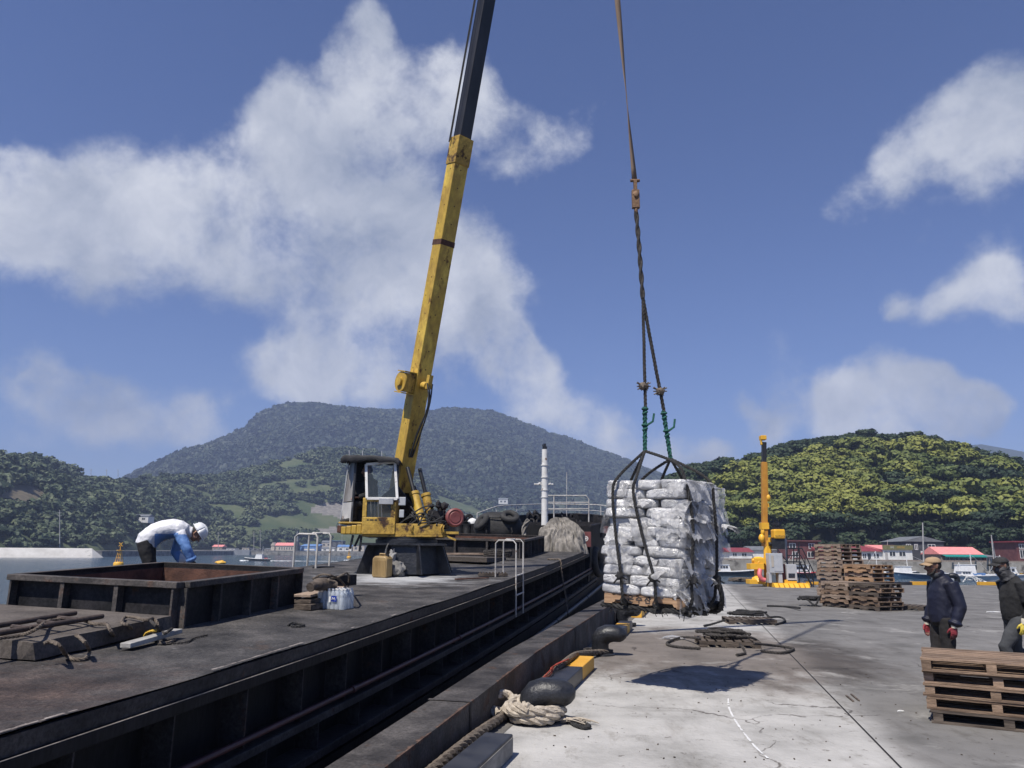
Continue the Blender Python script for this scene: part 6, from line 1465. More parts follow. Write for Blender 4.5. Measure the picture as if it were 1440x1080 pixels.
def head(mb, c, fw, up, k=1.0):
    fw, up = Vector(fw).normalized(), Vector(up).normalized(); up = (up - fw * up.dot(fw)).normalized(); rt = fw.cross(up)
    R = Matrix((rt, fw, up)).transposed().to_4x4(); R.translation = Vector(c); R = R @ Matrix.Scale(k, 4)
    T = lambda pts: [R @ Vector(p) for p in pts]
    mb.blob((0, -.012, .025), (.076, .094, .092), 3, M=R); mb.blob((0, .018, -.035), (.062, .072, .078), 3, M=R); mb.blob((0, .058, -.085), (.032, .03, .026), 2, M=R)   # skull, face, chin
    mb.tube(T([(0, .082, .02), (0, .1, -.012), (0, .113, -.03), (0, .098, -.038)]), [.011, .014, .019, .01], 8)   # nose
    mb.tube(T([(-.055, .068, .028), (0, .086, .033), (.055, .068, .028)]), [.012, .014, .012], 7)              # brow
    for y, z in ((.084, -.057), (.081, -.069)): mb.tube(T([(-.024, y - .012, z), (0, y, z), (.024, y - .012, z)]), [.005, .008, .005], 7)   # lips
    for s in (-1, 1):
        mb.tube(T([(s * .072, -.012, .03), (s * .083, -.022, .022), (s * .084, -.022, 0), (s * .078, -.012, -.025), (s * .07, -.004, -.03)]), [.008, .011, .012, .01, .006], 7)   # ears
        mb.blob((s * .045, .05, -.022), (.025, .025, .022), 2, M=R)
    return R
def person(M, label, sp):
    r = thing('person', label, 'person', M); mb = MB(); X = Vector((1, 0, 0))
    tor = sp['torso']; hd = sp['head']
    mb.tube([p for p, a, b in tor], [(a * .82, b * .8) for p, a, b in tor], 16, side=X)
    neck0 = Vector(tor[-1][0]); hc = Vector(hd[0]); mb.tube([neck0 - (hc - neck0) * .2, neck0.lerp(hc, .35), neck0.lerp(hc, .8)], [.075, .058, .058], 12)
    HR_ = head(mb, *hd, sp.get('hk', 1.0))
    for side, (sh, el, wr, hdv, nr, thb, cu) in sp['arms'].items():
        mb.tube([sh, Vector(sh).lerp(Vector(el), .5), el, Vector(el).lerp(Vector(wr), .4), wr], [.052, .045, .038, .038, .025], 10); hand(mb, wr, hdv, nr, thb, 1.0, cu)
    for hp_, kn, an, toe in sp['legs']:
        mb.tube([hp_, Vector(hp_).lerp(Vector(kn), .5), kn, Vector(kn).lerp(Vector(an), .35), an], [.085, .072, .052, .053, .036], 12); mb.tube([Vector(an) + Vector((0, 0, -.02)), Vector(an).lerp(Vector(toe), .6), toe], [.038, .034, .02], 9)
    fused(mb, 'body', sp['skin'], r, .0085, 5)
    mb = MB()
    for s in (-1, 1): mb.blob((s * .03, .08, .008), (.012, .009, .0085), 2, M=HR_, mi=0); mb.blob((s * .03, .0868, .008), .0052, 2, M=HR_, mi=1)
    mb.build('eye', ['litter', 'ink'], r)
    # top garment
    mb = MB(); tp_ = sp['top']; g = tp_.get('g', 1.0)
    tt = tor[tp_.get('from', 0):]
    mb.tube([p for p, a, b in tt], [(a * g, b * g) for p, a, b in tt], 20, side=X)
    for side, (sh, el, wr, *_q) in sp['arms'].items():
        sh, el, wr = Vector(sh), Vector(el), Vector(wr); e = tp_.get('sleeve', 1.0); R = tp_.get('rs', (.088, .078, .068, .062, .05))
        P = [sh + (sh - el).normalized() * .02, sh.lerp(el, .5), el, el.lerp(wr, .5), wr - (wr - el).normalized() * .01]
        if e < 1: P = [sh + (sh - el).normalized() * .02, sh.lerp(el, .45), sh.lerp(el, .9)]; R = R[:3]
        mb.tube(P, list(R), 14)
        if tp_.get('cuff') and e == 1: mb.tube([wr - (wr - el).normalized() * .06, wr - (wr - el).normalized() * .035, wr], [R[3] + .012, R[3] + .014, R[4] - .008], 12)
    nb = neck0 + (hc - neck0) * .12
    if tp_.get('collar'): mb.torus(nb + (hc - neck0) * .12, hc - neck0, .068, .02, 20, 8, squash=1.6)
    o = fused(mb, tp_['name'], tp_['m'], r, .011, 5, tp_.get('wr', .02), tp_.get('ws', .07))
    if tp_.get('paint'): 
        for p in o.data.polygons: p.material_index = tp_['paint'](p.center)
    # trousers
    mb = MB(); lo = sp['low']
    P0_ = Vector(tor[0][0]); P1_ = Vector(tor[1][0]); mb.tube([P0_ + (P0_ - P1_) * .5, P0_, P0_.lerp(P1_, lo.get('rise', .6))], [(.13, .105), (tor[0][1] * 1.0, tor[0][2] * .98), (tor[1][1] * .93, tor[1][2] * .93)], 18, side=X)
    for hp_, kn, an, toe in sp['legs']:
        hp_, kn, an = Vector(hp_), Vector(kn), Vector(an); mb.tube([hp_ + (hp_ - kn).normalized() * .06, hp_.lerp(kn, .3), hp_.lerp(kn, .7), kn, kn.lerp(an, .4), an + (kn - an).normalized() * .05], [.108, .105, .088, .08, .078, .07], 14)
    fused(mb, 'trousers', lo['m'], r, .012, 6, .022, .1)
    mb = MB()
    for hp_, kn, an, toe in sp['legs']:
        an, toe = Vector(an), Vector(toe); d = (toe - an); mb.tube([an + Vector((0, 0, .06)), an + Vector((0, 0, -.01)) - d * .2, an + d * .3 - Vector((0, 0, .01)), toe + d * .05], [.052, .05, .048, .035], 12)
    fused(mb, 'shoe', 'tarp_black', r, .011, 4)
    hw = MB(); hw.blob((0, -.02, .02), (.081, .094, .088), 3, M=HR_)
    hw.v = [HR_ @ (lambda q: q if (q.z > .03 or q.y < -.03) else Vector((q.x * .8, q.y * .8, q.z)))(HR_.inverted() @ v) for v in hw.v]; hw.build('hair', 'hair', r)
    return r, HR_
def cap(r, R, m, name='cap', turn=0.0):
    mb = MB(); n = 28
    def dome(a, b):
        A = a * 2 * math.pi; el = (b ** .9) * math.pi / 2; x, y = .093 * math.cos(A), .108 * math.sin(A)
        return R @ Vector((x * math.cos(el) ** .7, y * math.cos(el) ** .7 - .012, .045 + .075 * math.sin(el) + .004 * noise.noise(Vector((x * 30, y * 30, el * 3)))))
    mb.sheet(dome, n, 10)
    def brim(a, b):
        A = (a - .5) * 2.3; rr = .1 + .075 * b * math.cos(A * .62) ** .6; x = .092 * math.sin(A) * (1 + .05 * b); y = -.012 + .106 * math.cos(A) + .078 * b * math.cos(A * .6)
        return R @ Vector((x, y, .05 - .02 * b - .055 * (x / .09) ** 2 * .5 + .006))
    mb.sheet(brim, 20, 6); mb.blob((0, -.012, .121), .008, 1, M=R); o = mb.build(name, m, r); q = o.modifiers.new('s', 'SOLIDIFY'); q.thickness = .004; return o
def glove(r, arm, m, cuff, tips=None):
    sh, el, wr, hdv, nr, thb, cu = arm; mb = MB(); hand(mb, wr, hdv, nr, thb, 1.05, cu, .0035); d = Vector(hdv).normalized()
    o = fused(mb, 'glove', [m, tips or m], r, .006, 3, .004, .03)
    if tips:
        w = Vector(wr)
        for p in o.data.polygons: p.material_index = 1 if (p.center - w).dot(d) > .115 + .01 * noise.noise(p.center * 40) else 0
    mb = MB(); w = Vector(wr); mb.tube([w - d * .055, w - d * .03, w - d * .0, w + d * .02], [.038, .041, .038, .036], 14); mb.build('glove_cuff', cuff, o)

# man in the navy jacket and tan cap, standing, looking left
MY = 10.35; mx_ = at(1329, 900, MY)
stand = [(Vector((0, .0, .84)), .165, .14), (Vector((0, .005, .93)), .18, .15), (Vector((0, -.005, 1.02)), .185, .155), (Vector((0, -.02, 1.12)), .195, .162), (Vector((0, -.04, 1.22)), .205, .16), (Vector((0, -.05, 1.31)), .2, .135), (Vector((0, -.035, 1.38)), .15, .105), (Vector((0, -.01, 1.425)), .075, .075)]
top_t = [(p, a * 1.0, b * 1.0) for p, a, b in stand]
armL = (Vector((-.2, -.05, 1.33)), Vector((-.265, -.1, 1.05)), Vector((-.25, .0, .80)), (0.0, .12, -1), (1, .1, 0), (.1, 1, .1), .45)
armR = (Vector((.2, -.05, 1.33)), Vector((.26, -.04, 1.05)), Vector((.25, .08, .80)), (0, .12, -1), (-1, .1, 0), (-.1, 1, .1), .5)
legs = [(Vector((-.095, 0, .84)), Vector((-.105, .03, .45)), Vector((-.11, -.02, .08)), Vector((-.13, .17, .035))), (Vector((.095, 0, .84)), Vector((.11, .06, .45)), Vector((.11, .04, .08)), Vector((.13, .23, .035)))]
m1, R1 = person(frame((mx_.x, MY, 0), rad(90)), 'man in a navy jacket, tan cap and red gloves standing by the near pallets',
    dict(torso=stand, head=(Vector((0, .055, 1.555)), (0, 1, -.06), (0, .06, 1)), arms={'l': armL, 'r': armR}, legs=legs, skin='skin_dark',
         top=dict(name='jacket', m='jacket_navy', g=1.05, collar=True, cuff=True, wr=.012, rs=(.094, .09, .08, .074, .05)), low=dict(m='trousers_brown', rise=.5)))
cap(m1, R1, 'cap_tan'); glove(m1, armL, 'glove_red', 'glove_cuff', 'glove_dark'); glove(m1, armR, 'glove_red', 'glove_cuff', 'glove_dark')
mb = MB(); mb.tube([R1 @ Vector(p) for p in ((-.03, .075, -.047), (0, .09, -.046), (.03, .075, -.047))], [.005, .009, .005], 7)
mb.tube([R1 @ Vector(p) for p in ((-.062, .0, -.03), (-.055, .035, -.08), (-.02, .075, -.105), (.02, .075, -.105), (.055, .035, -.08), (.062, .0, -.03))], [.01, .014, .014, .014, .014, .01], 8); mb.build('beard', 'hair', m1)
mb = MB(); cN = Vector((0, .01, 1.45)); mb.torus(cN, (0, .25, 1), .073, .012, 22, 8, squash=2.4); mb.build('shirt_collar', 'trousers_grey', m1)
# masked man in black, walking left
MY2 = 10.75; mx2 = at(1432, 900, MY2)
walk = [(p + Vector((0, .03 * (p.z - .8) * 2, .0)), a * .95, b * .86) for p, a, b in stand]
armL2 = (Vector((-.2, -.02, 1.34)), Vector((-.25, -.06, 1.06)), Vector((-.25, .05, .82)), (0.0, .2, -1), (1, .1, 0), (.1, 1, .2), .5)
armR2 = (Vector((.2, -.02, 1.34)), Vector((.25, -.12, 1.08)), Vector((.24, -.1, .82)), (0, .0, -1), (-1, .1, 0), (-.1, 1, .1), .5)
legs2 = [(Vector((-.095, .0, .84)), Vector((-.1, .26, .5)), Vector((-.1, .16, .12)), Vector((-.11, .36, .06))), (Vector((.095, -.0, .84)), Vector((.1, -.02, .44)), Vector((.1, -.3, .13)), Vector((.11, -.12, .03)))]
m2, R2 = person(frame((mx2.x, MY2, 0), rad(90)), 'man in black with dark cap, face mask and yellow gloves walking at right',
    dict(torso=walk, head=(Vector((0, .11, 1.56)), (0, 1, -.12), (0, .12, 1)), arms={'l': armL2, 'r': armR2}, legs=legs2, skin='skin_dark',
         top=dict(name='t_shirt', m='shirt_black', g=1.07, wr=.018, sleeve=.5, rs=(.092, .09, .085)), low=dict(m='trousers_grey', rise=.8)))
cap(m2, R2, 'cap_black'); glove(m2, armL2, 'glove_yellow', 'glove_cuff', 'glove_yellow'); glove(m2, armR2, 'glove_yellow', 'glove_cuff')
mb = MB()
for sh, el, wr, *_q in (armL2, armR2): mb.tube([sh.lerp(el, .6), el, el.lerp(wr, .5), wr], [.06, .052, .05, .036], 12)
fused(mb, 'arm_sleeve', 'trousers_black', m2, .011, 4, .012, .06)
mb = MB(); mb.blob((0, .018, -.045), (.075, .088, .075), 3, .1, 2, M=R2, freq=3); mb.blob((0, -.02, -.03), (.086, .09, .06), 3, .1, 5, M=R2, freq=3); mb.tube([R2 @ Vector((0, .0, -.07)), R2 @ Vector((0, -.04, -.13)), R2 @ Vector((0, -.06, -.17))], [.085, .09, .11], 14)
fused(mb, 'face_mask', 'mask_cloth', m2, .009, 4, .016, .035)
mb = MB(); mb.tube([(-.293, -.04, 1.19), (-.296, -.01, 1.185), (-.295, .02, 1.195)], .004, 5); mb.build('shirt_mark', 'litter', m2)
# worker bending over the hatch
wu, ws = 3.62, 8.45; WMx = bframe(wu, ws, 0, 0); wz = B(wu, ws)
WMx = frame(wz + Vector((-.24, .1, -.03)), rad(-74)) @ Matrix.Scale(.88, 4)
bent = [(Vector((0, -.08, .68)), .165, .145), (Vector((0, -.06, .76)), .17, .15), (Vector((0, .03, .85)), .175, .145), (Vector((0, .14, .905)), .185, .14), (Vector((0, .26, .925)), .195, .135), (Vector((0, .37, .915)), .195, .125), (Vector((0, .45, .89)), .15, .1), (Vector((0, .49, .875)), .08, .075)]
aR = (Vector((.19, .39, .85)), Vector((.25, .52, .62)), Vector((.2, .6, .45)), (-.1, .5, -.8), (-.6, -.6, -.3), (-.8, .4, .3), .9)
aL = (Vector((-.19, .36, .82)), Vector((-.22, .3, .58)), Vector((-.14, .44, .42)), (.1, .6, -.75), (.5, -.6, -.3), (.8, .4, .3), .9)
legsB = [(Vector((-.095, -.08, .68)), Vector((-.11, .0, .37)), Vector((-.12, -.08, .08)), Vector((-.14, .12, .03))), (Vector((.095, -.08, .68)), Vector((.11, .02, .37)), Vector((.12, -.04, .08)), Vector((.14, .16, .03)))]
m3, R3 = person(WMx, 'worker in a white and blue jacket and white helmet bending over the hatch',
    dict(torso=bent, head=(Vector((0, .6, .86)), (0, .55, -.85), (0, .85, .5)), arms={'r': aR, 'l': aL}, legs=legsB, skin='skin',
         top=dict(name='jacket', m=['jacket_white', 'jacket_blue'], g=1.08, cuff=True, wr=.016, collar=True, rs=(.085, .08, .07, .068, .052),
                  paint=lambda c: 1 if ((c.z < .845 + .3 * max(0, c.y - .2) * .3 and .05 < c.y < .38 and abs(c.x) > .03) or (abs(c.x) > .17 and c.z < .84 and c.y > .3)) else 0), low=dict(m='trousers_black', rise=.9)))
mb = MB()
for sh, el, wr, hdv, nr, thb, cu in (aR, aL): hand(mb, wr, hdv, nr, thb, 1.05, cu, .004)
fused(mb, 'glove', 'trousers_brown', m3, .007, 3)
mb = MB()
def hel(a, b):
    A = a * 2 * math.pi; el = b * math.pi / 2; return R3 @ Vector((.112 * math.cos(A) * math.cos(el) ** .8, .132 * math.sin(A) * math.cos(el) ** .8 - .01, .035 + .115 * math.sin(el)))
mb.sheet(hel, 28, 10)
def bri(a, b): A = a * 2 * math.pi; k = 1 + b * (.12 + .12 * max(0, math.sin(A))); return R3 @ Vector((.112 * math.cos(A) * k, .132 * math.sin(A) * k - .01, .036 - .006 * b))
mb.sheet(bri, 28, 2); mb.tube([R3 @ Vector((0, y, .036 + .122 * math.sqrt(max(0, 1 - ((y + .01) / .135) ** 2)))) for y in (-.13, -.1, -.05, 0, .05, .1, .12)], .012, 6)
o = mb.build('helmet', 'helmet', m3); q = o.modifiers.new('s', 'SOLIDIFY'); q.thickness = .005
# operator sitting in the crane cab
seat = [(Vector((0, 0, .0)), .16, .14), (Vector((0, -.01, .1)), .17, .14), (Vector((0, -.01, .22)), .18, .135), (Vector((0, .0, .34)), .19, .13), (Vector((0, .01, .43)), .18, .11), (Vector((0, .02, .49)), .13, .09), (Vector((0, .03, .53)), .07, .07)]
oR = (Vector((.18, .0, .45)), Vector((.24, .06, .2)), Vector((.16, .28, .14)), (0, 1, 0), (0, 0, -1), (-1, .2, 0), .8); oL = (Vector((-.18, .0, .45)), Vector((-.24, .06, .2)), Vector((-.16, .28, .14)), (0, 1, 0), (0, 0, -1), (1, .2, 0), .8)
legsO = [(Vector((-.09, .02, 0)), Vector((-.11, .34, .02)), Vector((-.1, .33, -.26)), Vector((-.11, .5, -.3))), (Vector((.09, .02, 0)), Vector((.11, .34, .02)), Vector((.1, .33, -.26)), Vector((.11, .5, -.3)))]
OM = CM @ frame((-.66, -.12, 1.13), rad(118)) @ Matrix.Scale(.9, 4)
m4, R4 = person(OM, 'operator in dark clothes sitting in the cab of the yellow deck crane',
    dict(torso=seat, head=(Vector((0, .07, .66)), (0, 1, -.1), (0, .1, 1)), arms={'r': oR, 'l': oL}, legs=legsO, skin='skin', top=dict(name='jacket', m='shirt_black', g=1.08, wr=.015, collar=True), low=dict(m='trousers_black', rise=.5)))
# ---------------------------------------------------------------- harbour on the right
def hframe(px, py, Y, turn=0.0): return frame(at(px, py, Y), turn)
mb = MB(); WY = 148.0
xa, xb = at(1000, 790, WY).x, at(1800, 790, WY).x
mb.prism([(8, WY), (190, WY - 6), (260, 250), (0, 260)], SEA - 2, .52); struct(mb, 'right_shore', 'land')
sw = MB(); sw.prism([(8, WY - .8), (190, WY - 6.8), (190, WY - 6.02), (8, WY - .02)], SEA - 2, .48); single(sw, 'harbour_wall', 'seawall', 'stained concrete harbour wall below the row of houses', 'wall')
mb = MB(); mb.prism([(18, WY + .3), (185, WY - 5.2), (185, WY - 4.9), (18, WY + .6)], .52, .78); single(mb, 'parapet_wall', 'wall_stone', 'low pale parapet along the top of the harbour wall', 'wall')
def house(px0, px1, pytop, pybase, Y, m_wall, m_roof, label, depth=7., roof=.35, kind='hip', wins=(), doors=(), over=.4, storey=None, name='house', turn=0.0, wm='window_dark', frame_m='white_grp', py_ref=None):
    a, b = at(px0, pybase, Y), at(px1, pybase, Y); w = (b - a).length; zt = at((px0 + px1) / 2, pytop, Y).z; zb = a.z; h = zt - zb
    M = frame(((a + b) / 2)[:2] + (zb,) if False else Vector(((a.x + b.x) / 2, Y, zb)), turn); t = thing(name, label, 'house' if name == 'house' else name, M)
    eh = h * (1 - roof)
    mb = MB(); mb.bx(-w / 2, w / 2, 0, depth, -.8, eh); mb.build('wall', m_wall, t)
    mb = MB(); o = over
    if kind == 'hip': i = min(depth / 2, w / 2) * .9; vs = [(-w / 2 - o, -o, eh), (w / 2 + o, -o, eh), (w / 2 + o, depth + o, eh), (-w / 2 - o, depth + o, eh), (-w / 2 + i, depth / 2, h), (w / 2 - i, depth / 2, h)]; fs = [(0, 1, 5, 4), (1, 2, 5), (2, 3, 4, 5), (3, 0, 4), (3, 2, 1, 0)]; mb.add(vs, fs)
    elif kind == 'ridge': vs = [(-w / 2 - o, -o, eh), (w / 2 + o, -o, eh), (w / 2 + o, depth + o, eh), (-w / 2 - o, depth + o, eh), (-w / 2 - o, depth / 2, h), (w / 2 + o, depth / 2, h)]; fs = [(0, 1, 5, 4), (1, 2, 5), (2, 3, 4, 5), (3, 0, 4), (3, 2, 1, 0)]; mb.add(vs, fs)
    elif kind == 'gable': vs = [(-w / 2 - o, -o, eh), (w / 2 + o, -o, eh), (w / 2 + o, depth + o, eh), (-w / 2 - o, depth + o, eh), (0, -o, h), (0, depth + o, h)]; fs = [(0, 4, 5, 3), (4, 1, 2, 5), (0, 1, 4), (2, 3, 5), (3, 2, 1, 0)]; mb.add(vs, fs)
    elif kind == 'shed': vs = [(-w / 2 - o, -o, eh), (w / 2 + o, -o, eh), (w / 2 + o, depth + o, h), (-w / 2 - o, depth + o, h), (-w / 2 - o, depth + o, eh), (w / 2 + o, depth + o, eh)]; fs = [(0, 1, 2, 3), (0, 3, 4), (1, 5, 2), (5, 4, 3, 2), (0, 4, 5, 1)]; mb.add(vs, fs)
    else: mb.bx(-w / 2 - o, w / 2 + o, -o, depth + o, eh, eh + .25)
    mb.build('roof', m_roof, t)
    for (fx0, fx1, fz0, fz1) in wins:
        x0, x1 = -w / 2 + w * fx0, -w / 2 + w * fx1; z0, z1 = eh * fz0, eh * fz1; mb = MB(); q = .08
        mb.bx(x0 - q, x1 + q, -.05, .02, z0 - q, z0); mb.bx(x0 - q, x1 + q, -.05, .02, z1, z1 + q); mb.bx(x0 - q, x0, -.05, .02, z0, z1); mb.bx(x1, x1 + q, -.05, .02, z0, z1); mb.bx((x0 + x1) / 2 - .04, (x0 + x1) / 2 + .04, -.045, .02, z0, z1)
        wo = mb.build('window', frame_m, t); mb = MB(); mb.bx(x0, x1, -.02, .01, z0, z1); mb.build('pane', wm, wo)
    for (fx0, fx1, fz1, m) in doors:
        x0, x1 = -w / 2 + w * fx0, -w / 2 + w * fx1; mb = MB(); mb.bx(x0, x1, -.04, .01, 0, eh * fz1); mb.build('door', m, t)
    return t, w, eh, h
house(1026, 1058, 770, 785, 158, 'wall_white', 'red_roof', 'low white house with a red roof, right behind the slung load', 7, .42, 'ridge', [(.15, .32, .35, .8), (.55, .75, .35, .8)])
house(1058, 1094, 768, 786, 160, 'wall_white', 'grey_roof', 'white shed with a grey roof behind the quay crane', 7, .3, 'ridge', [(.55, .8, .3, .8)])
house(1106, 1152, 758, 787, 155, 'wall_maroon', 'wall_maroon', 'two-storey maroon house behind the black stairs of the quay crane', 7, .12, 'flat', [(.12, .3, .62, .88), (.72, .88, .62, .88), (.2, .36, .15, .42), (.66, .84, .15, .42)], over=.5)
house(1150, 1190, 766, 787, 153, 'wall_maroon', 'red_roof', 'dark house with a red roof rising behind the tall pallet stack', 7, .4, 'ridge')
house(1186, 1242, 766, 788, 151.5, 'wall_white', 'red_roof', 'white house with a wide dark red roof beyond the pallets', 7, .42, 'hip', [(.78, .9, .3, .75), (.5, .58, .25, .75)], [(.62, .7, .78, 'window_dark')], .5)
t, w, eh, h = house(1243, 1284, 766, 788.5, 151, 'wall_white', 'pink_roof', 'white shop with an olive signboard and pink roof', 7, .3, 'shed', [(.22, .41, .42, .8), (.55, .76, .42, .8)], [(.06, .15, .8, 'pole_grey')], .2)
mb = MB(); mb.bx(-w / 2 - .1, w / 2 + .1, -.3, -.1, eh * .98, eh * 1.38); sb_ = mb.build('signboard', 'olive_board', t)
mb = MB(); mb.text('횟집', .38, Matrix.Translation((-w * .2, -.31, eh * 1.18)) @ Matrix.Rotation(rad(90), 4, 'X'), 0, .003); mb.text('민박식당', .42, Matrix.Translation((w * .1, -.31, eh * 1.18)) @ Matrix.Rotation(rad(90), 4, 'X'), 1, .003); mb.build('sign_lettering', ['litter', 'block_yellow'], sb_)
t, w, eh, h = house(1271, 1330, 754, 789, 160, 'wall_grey', 'grey_roof', 'tall dark grey gabled house beyond the man in navy', 9, .22, 'gable', [(.1, .2, .58, .85), (.62, .78, .55, .85), (.3, .36, .6, .85)], [(.42, .52, .4, 'window_dark')], .3)
mb = MB(); mb.bx(-w * .08, w * .3, -.15, -.05, eh * .42, eh * .52); mb.build('signboard', 'litter', t)
t, w, eh, h = house(1324, 1382, 769, 791, 147.5, 'wall_stone', 'pink_roof', 'seafood house with a pink roof and green awning on the harbour wall', 6.5, .48, 'ridge', [(.12, .3, .2, .8), (.34, .52, .2, .8), (.56, .72, .2, .8)], (), .3)
mb = MB(); mb.add([(-w / 2, -.1, eh * .98), (w * .52, -.1, eh * .98), (w * .5, -1.6, eh * .78), (-w / 2, -1.6, eh * .78), (-w / 2, -1.6, eh * .66), (w * .5, -1.6, eh * .66)], [(0, 1, 2, 3), (3, 2, 5, 4)]); mb.build('awning', 'green_awning', t)
house(1432, 1475, 758, 790, 150, 'wall_maroon', 'red_roof', 'dark red house behind the masked man at the right edge', 7, .15, 'flat', [(.1, .25, .2, .6), (.35, .5, .2, .6), (.1, .25, .7, .9)], (), .5)
house(1384, 1406, 780, 791, 149, 'wall_maroon', 'grey_roof', 'small maroon hut beside the seafood house', 4, .3, 'shed', [(.2, .5, .3, .8)])
def pole(px, pytop, pybase, Y, r, label, lean=0.0, arms=0, m='pole_grey', name='utility_pole', cat='pole'):
    a = at(px, pybase, Y); b = at(px + lean, pytop, Y); mb = MB(); mb.cyl(a, b, r, 8, 0, r * .7)
    for k in range(arms): p = a.lerp(b, .93 - .08 * k); mb.bar(p - Vector((1.0, 0, 0)), p + Vector((1.0, 0, 0)), .12, .12)
    return single(mb, name, m, label, cat)
pole(1299, 735, 790, 146, .16, 'grey lamp pole in front of the dark gabled house', -1.5); mb = MB()
pole(1398, 752, 792, 146, .14, 'left of two thin poles right of the seafood house', -4); pole(1401, 758, 792, 147, .12, 'right of two thin poles right of the seafood house', -6)
pole(1248, 759, 770, 156, .06, 'short mast with a lamp on the pink roofed shop')
# boats
def boat(px, py, Y, L, turn, m_h, label, cabin=(.1, .3, 1.2), mast=2.5, seed=0, red=False):
    g = random.Random(seed); p = at(px, py, Y); p.z = SEA; t = thing('fishing_boat', label, 'boat', frame(p, turn)); Wd = L * .26; n = 12; mb = MB(); vs = []
    for i in range(n + 1):
        u = i / n; x = -L / 2 + L * u; hw = Wd / 2 * (1 if u < .55 else math.sqrt(max(0, 1 - ((u - .55) / .45) ** 2)) * 1.0) * (.85 + .15 * min(1, u * 4)); sh = .75 + .55 * max(0, u - .35) ** 1.6 * 1.5
        vs += [(x, -hw, sh), (x - .0, -hw * .7, -.3), (x, hw * .7, -.3), (x, hw, sh)]
    fs = []
    for i in range(n):
        for j in range(3): fs.append((i * 4 + j, i * 4 + 4 + j, i * 4 + 5 + j, i * 4 + j + 1))
    fs.append((0, 1, 2, 3)); mb.add(vs, fs); mb.build('hull', m_h, t)
    mb = MB()
    for i in range(n): a = [Vector(vs[i * 4]), Vector(vs[i * 4 + 4]), Vector(vs[i * 4 + 7]), Vector(vs[i * 4 + 3])]; mb.add([q - Vector((0, 0, .18)) for q in a], [(0, 1, 2, 3)])
    mb.build('deck', 'pole_grey', t)
    mb = MB(); mb.tube([Vector(vs[i * 4]) for i in range(n + 1)], .06, 5); mb.tube([Vector(vs[i * 4 + 3]) for i in range(n + 1)], .06, 5); mb.build('gunwale', 'boat_red' if red else 'white_grp', t)
    cx, cw, ch = cabin; x0, x1 = L * (cx - cw / 2), L * (cx + cw / 2); y = Wd * .33
    mb = MB(); mb.add([(x0, -y, .6), (x1, -y, .6), (x1, y, .6), (x0, y, .6), (x0 + .1, -y * .9, .7 + ch), (x1 - .45, -y * .9, .7 + ch), (x1 - .45, y * .9, .7 + ch), (x0 + .1, y * .9, .7 + ch)], [(0, 1, 5, 4), (1, 2, 6, 5), (2, 3, 7, 6), (3, 0, 4, 7), (4, 5, 6, 7)]); mb.bx(x0 - .1, x1 - .3, -y, y, .7 + ch, .78 + ch); cb = mb.build('cabin', 'white_grp', t)
    mb = MB()
    for k in range(3): a = x0 + .25 + (x1 - x0 - .8) * k / 3; mb.bx(a, a + (x1 - x0 - .8) / 4, -y - .02, -y * .93, .75 + ch * .5, .7 + ch * .85)
    mb.build('cabin_window', 'window_dark', cb)
    mb = MB(); mb.tube([(x0 + .3, 0, .7 + ch), (x0 + .3, 0, .7 + ch + mast)], .05, 6); mb.tube([(x0 + .3, -.5, .7 + ch + mast * .6), (x0 + .3, .5, .7 + ch + mast * .6)], .03, 5); mb.tube([(x0 + .3, 0, .7 + ch + mast), (-L / 2 + .2, 0, .9)], .015, 4); mb.build('mast', 'white_grp', t)
    mb = MB()
    for k in range(5): mb.box((g.uniform(-L * .42, L * .3), g.uniform(-Wd * .25, Wd * .25), .85), (g.uniform(.3, .8), g.uniform(.3, .6), g.uniform(.3, .6)))
    mb.build('deck_gear', random.Random(seed).choice(['boat_dark', 'blue_roof', 'yellow_dirty', 'boat_red']), t)
    return t
boat(1250, 803, 132, 9.5, 0, 'boat_dark', 'dark blue boat with a white cabin moored right of the pallet stack', (-.1, .28, 1.4), 2.4, 1)
boat(1292, 804, 130, 11, rad(180), 'boat_blue', 'blue hulled boat moored behind the head of the man in navy', (.25, .22, 1.3), 2.2, 2)
boat(1352, 804, 128, 10, rad(175), 'boat_dark', 'dark boat with a bright white wheelhouse between the two men', (-.05, .3, 1.7), 1.8, 3)
boat(1384, 805, 124, 10.5, 0, 'boat_hull', 'low pale grey boat moored right of the white wheelhouse', (-.3, .2, .7), 1.4, 4)
boat(1425, 804, 130, 9, 0, 'boat_hull', 'white boat partly hidden behind the masked man', (-.1, .3, 1.3), 2.0, 5)
boat(1145, 800, 134, 12, 0, 'boat_dark', 'boat with a red gunwale moored behind the black stairs', (-.2, .25, 1.3), 2.0, 6, True)
boat(1036, 800, 138, 9, 0, 'boat_dark', 'dark boat moored beside the quay crane', (-.25, .25, 1.2), 2.0, 7)
for k, (px, y0) in enumerate(((1340, 800), (1372, 801), (1389, 803), (1394, 803), (1400, 800))):
    pole(px, y0 - (9, 12, 16, 18, 11)[k], y0, 140, .2, 'dark mooring pile, %s in the row of piles by the harbour wall' % ('leftmost', 'second', 'third', 'fourth', 'rightmost')[k], 0, 0, 'boat_dark', 'mooring_pile', 'pile')
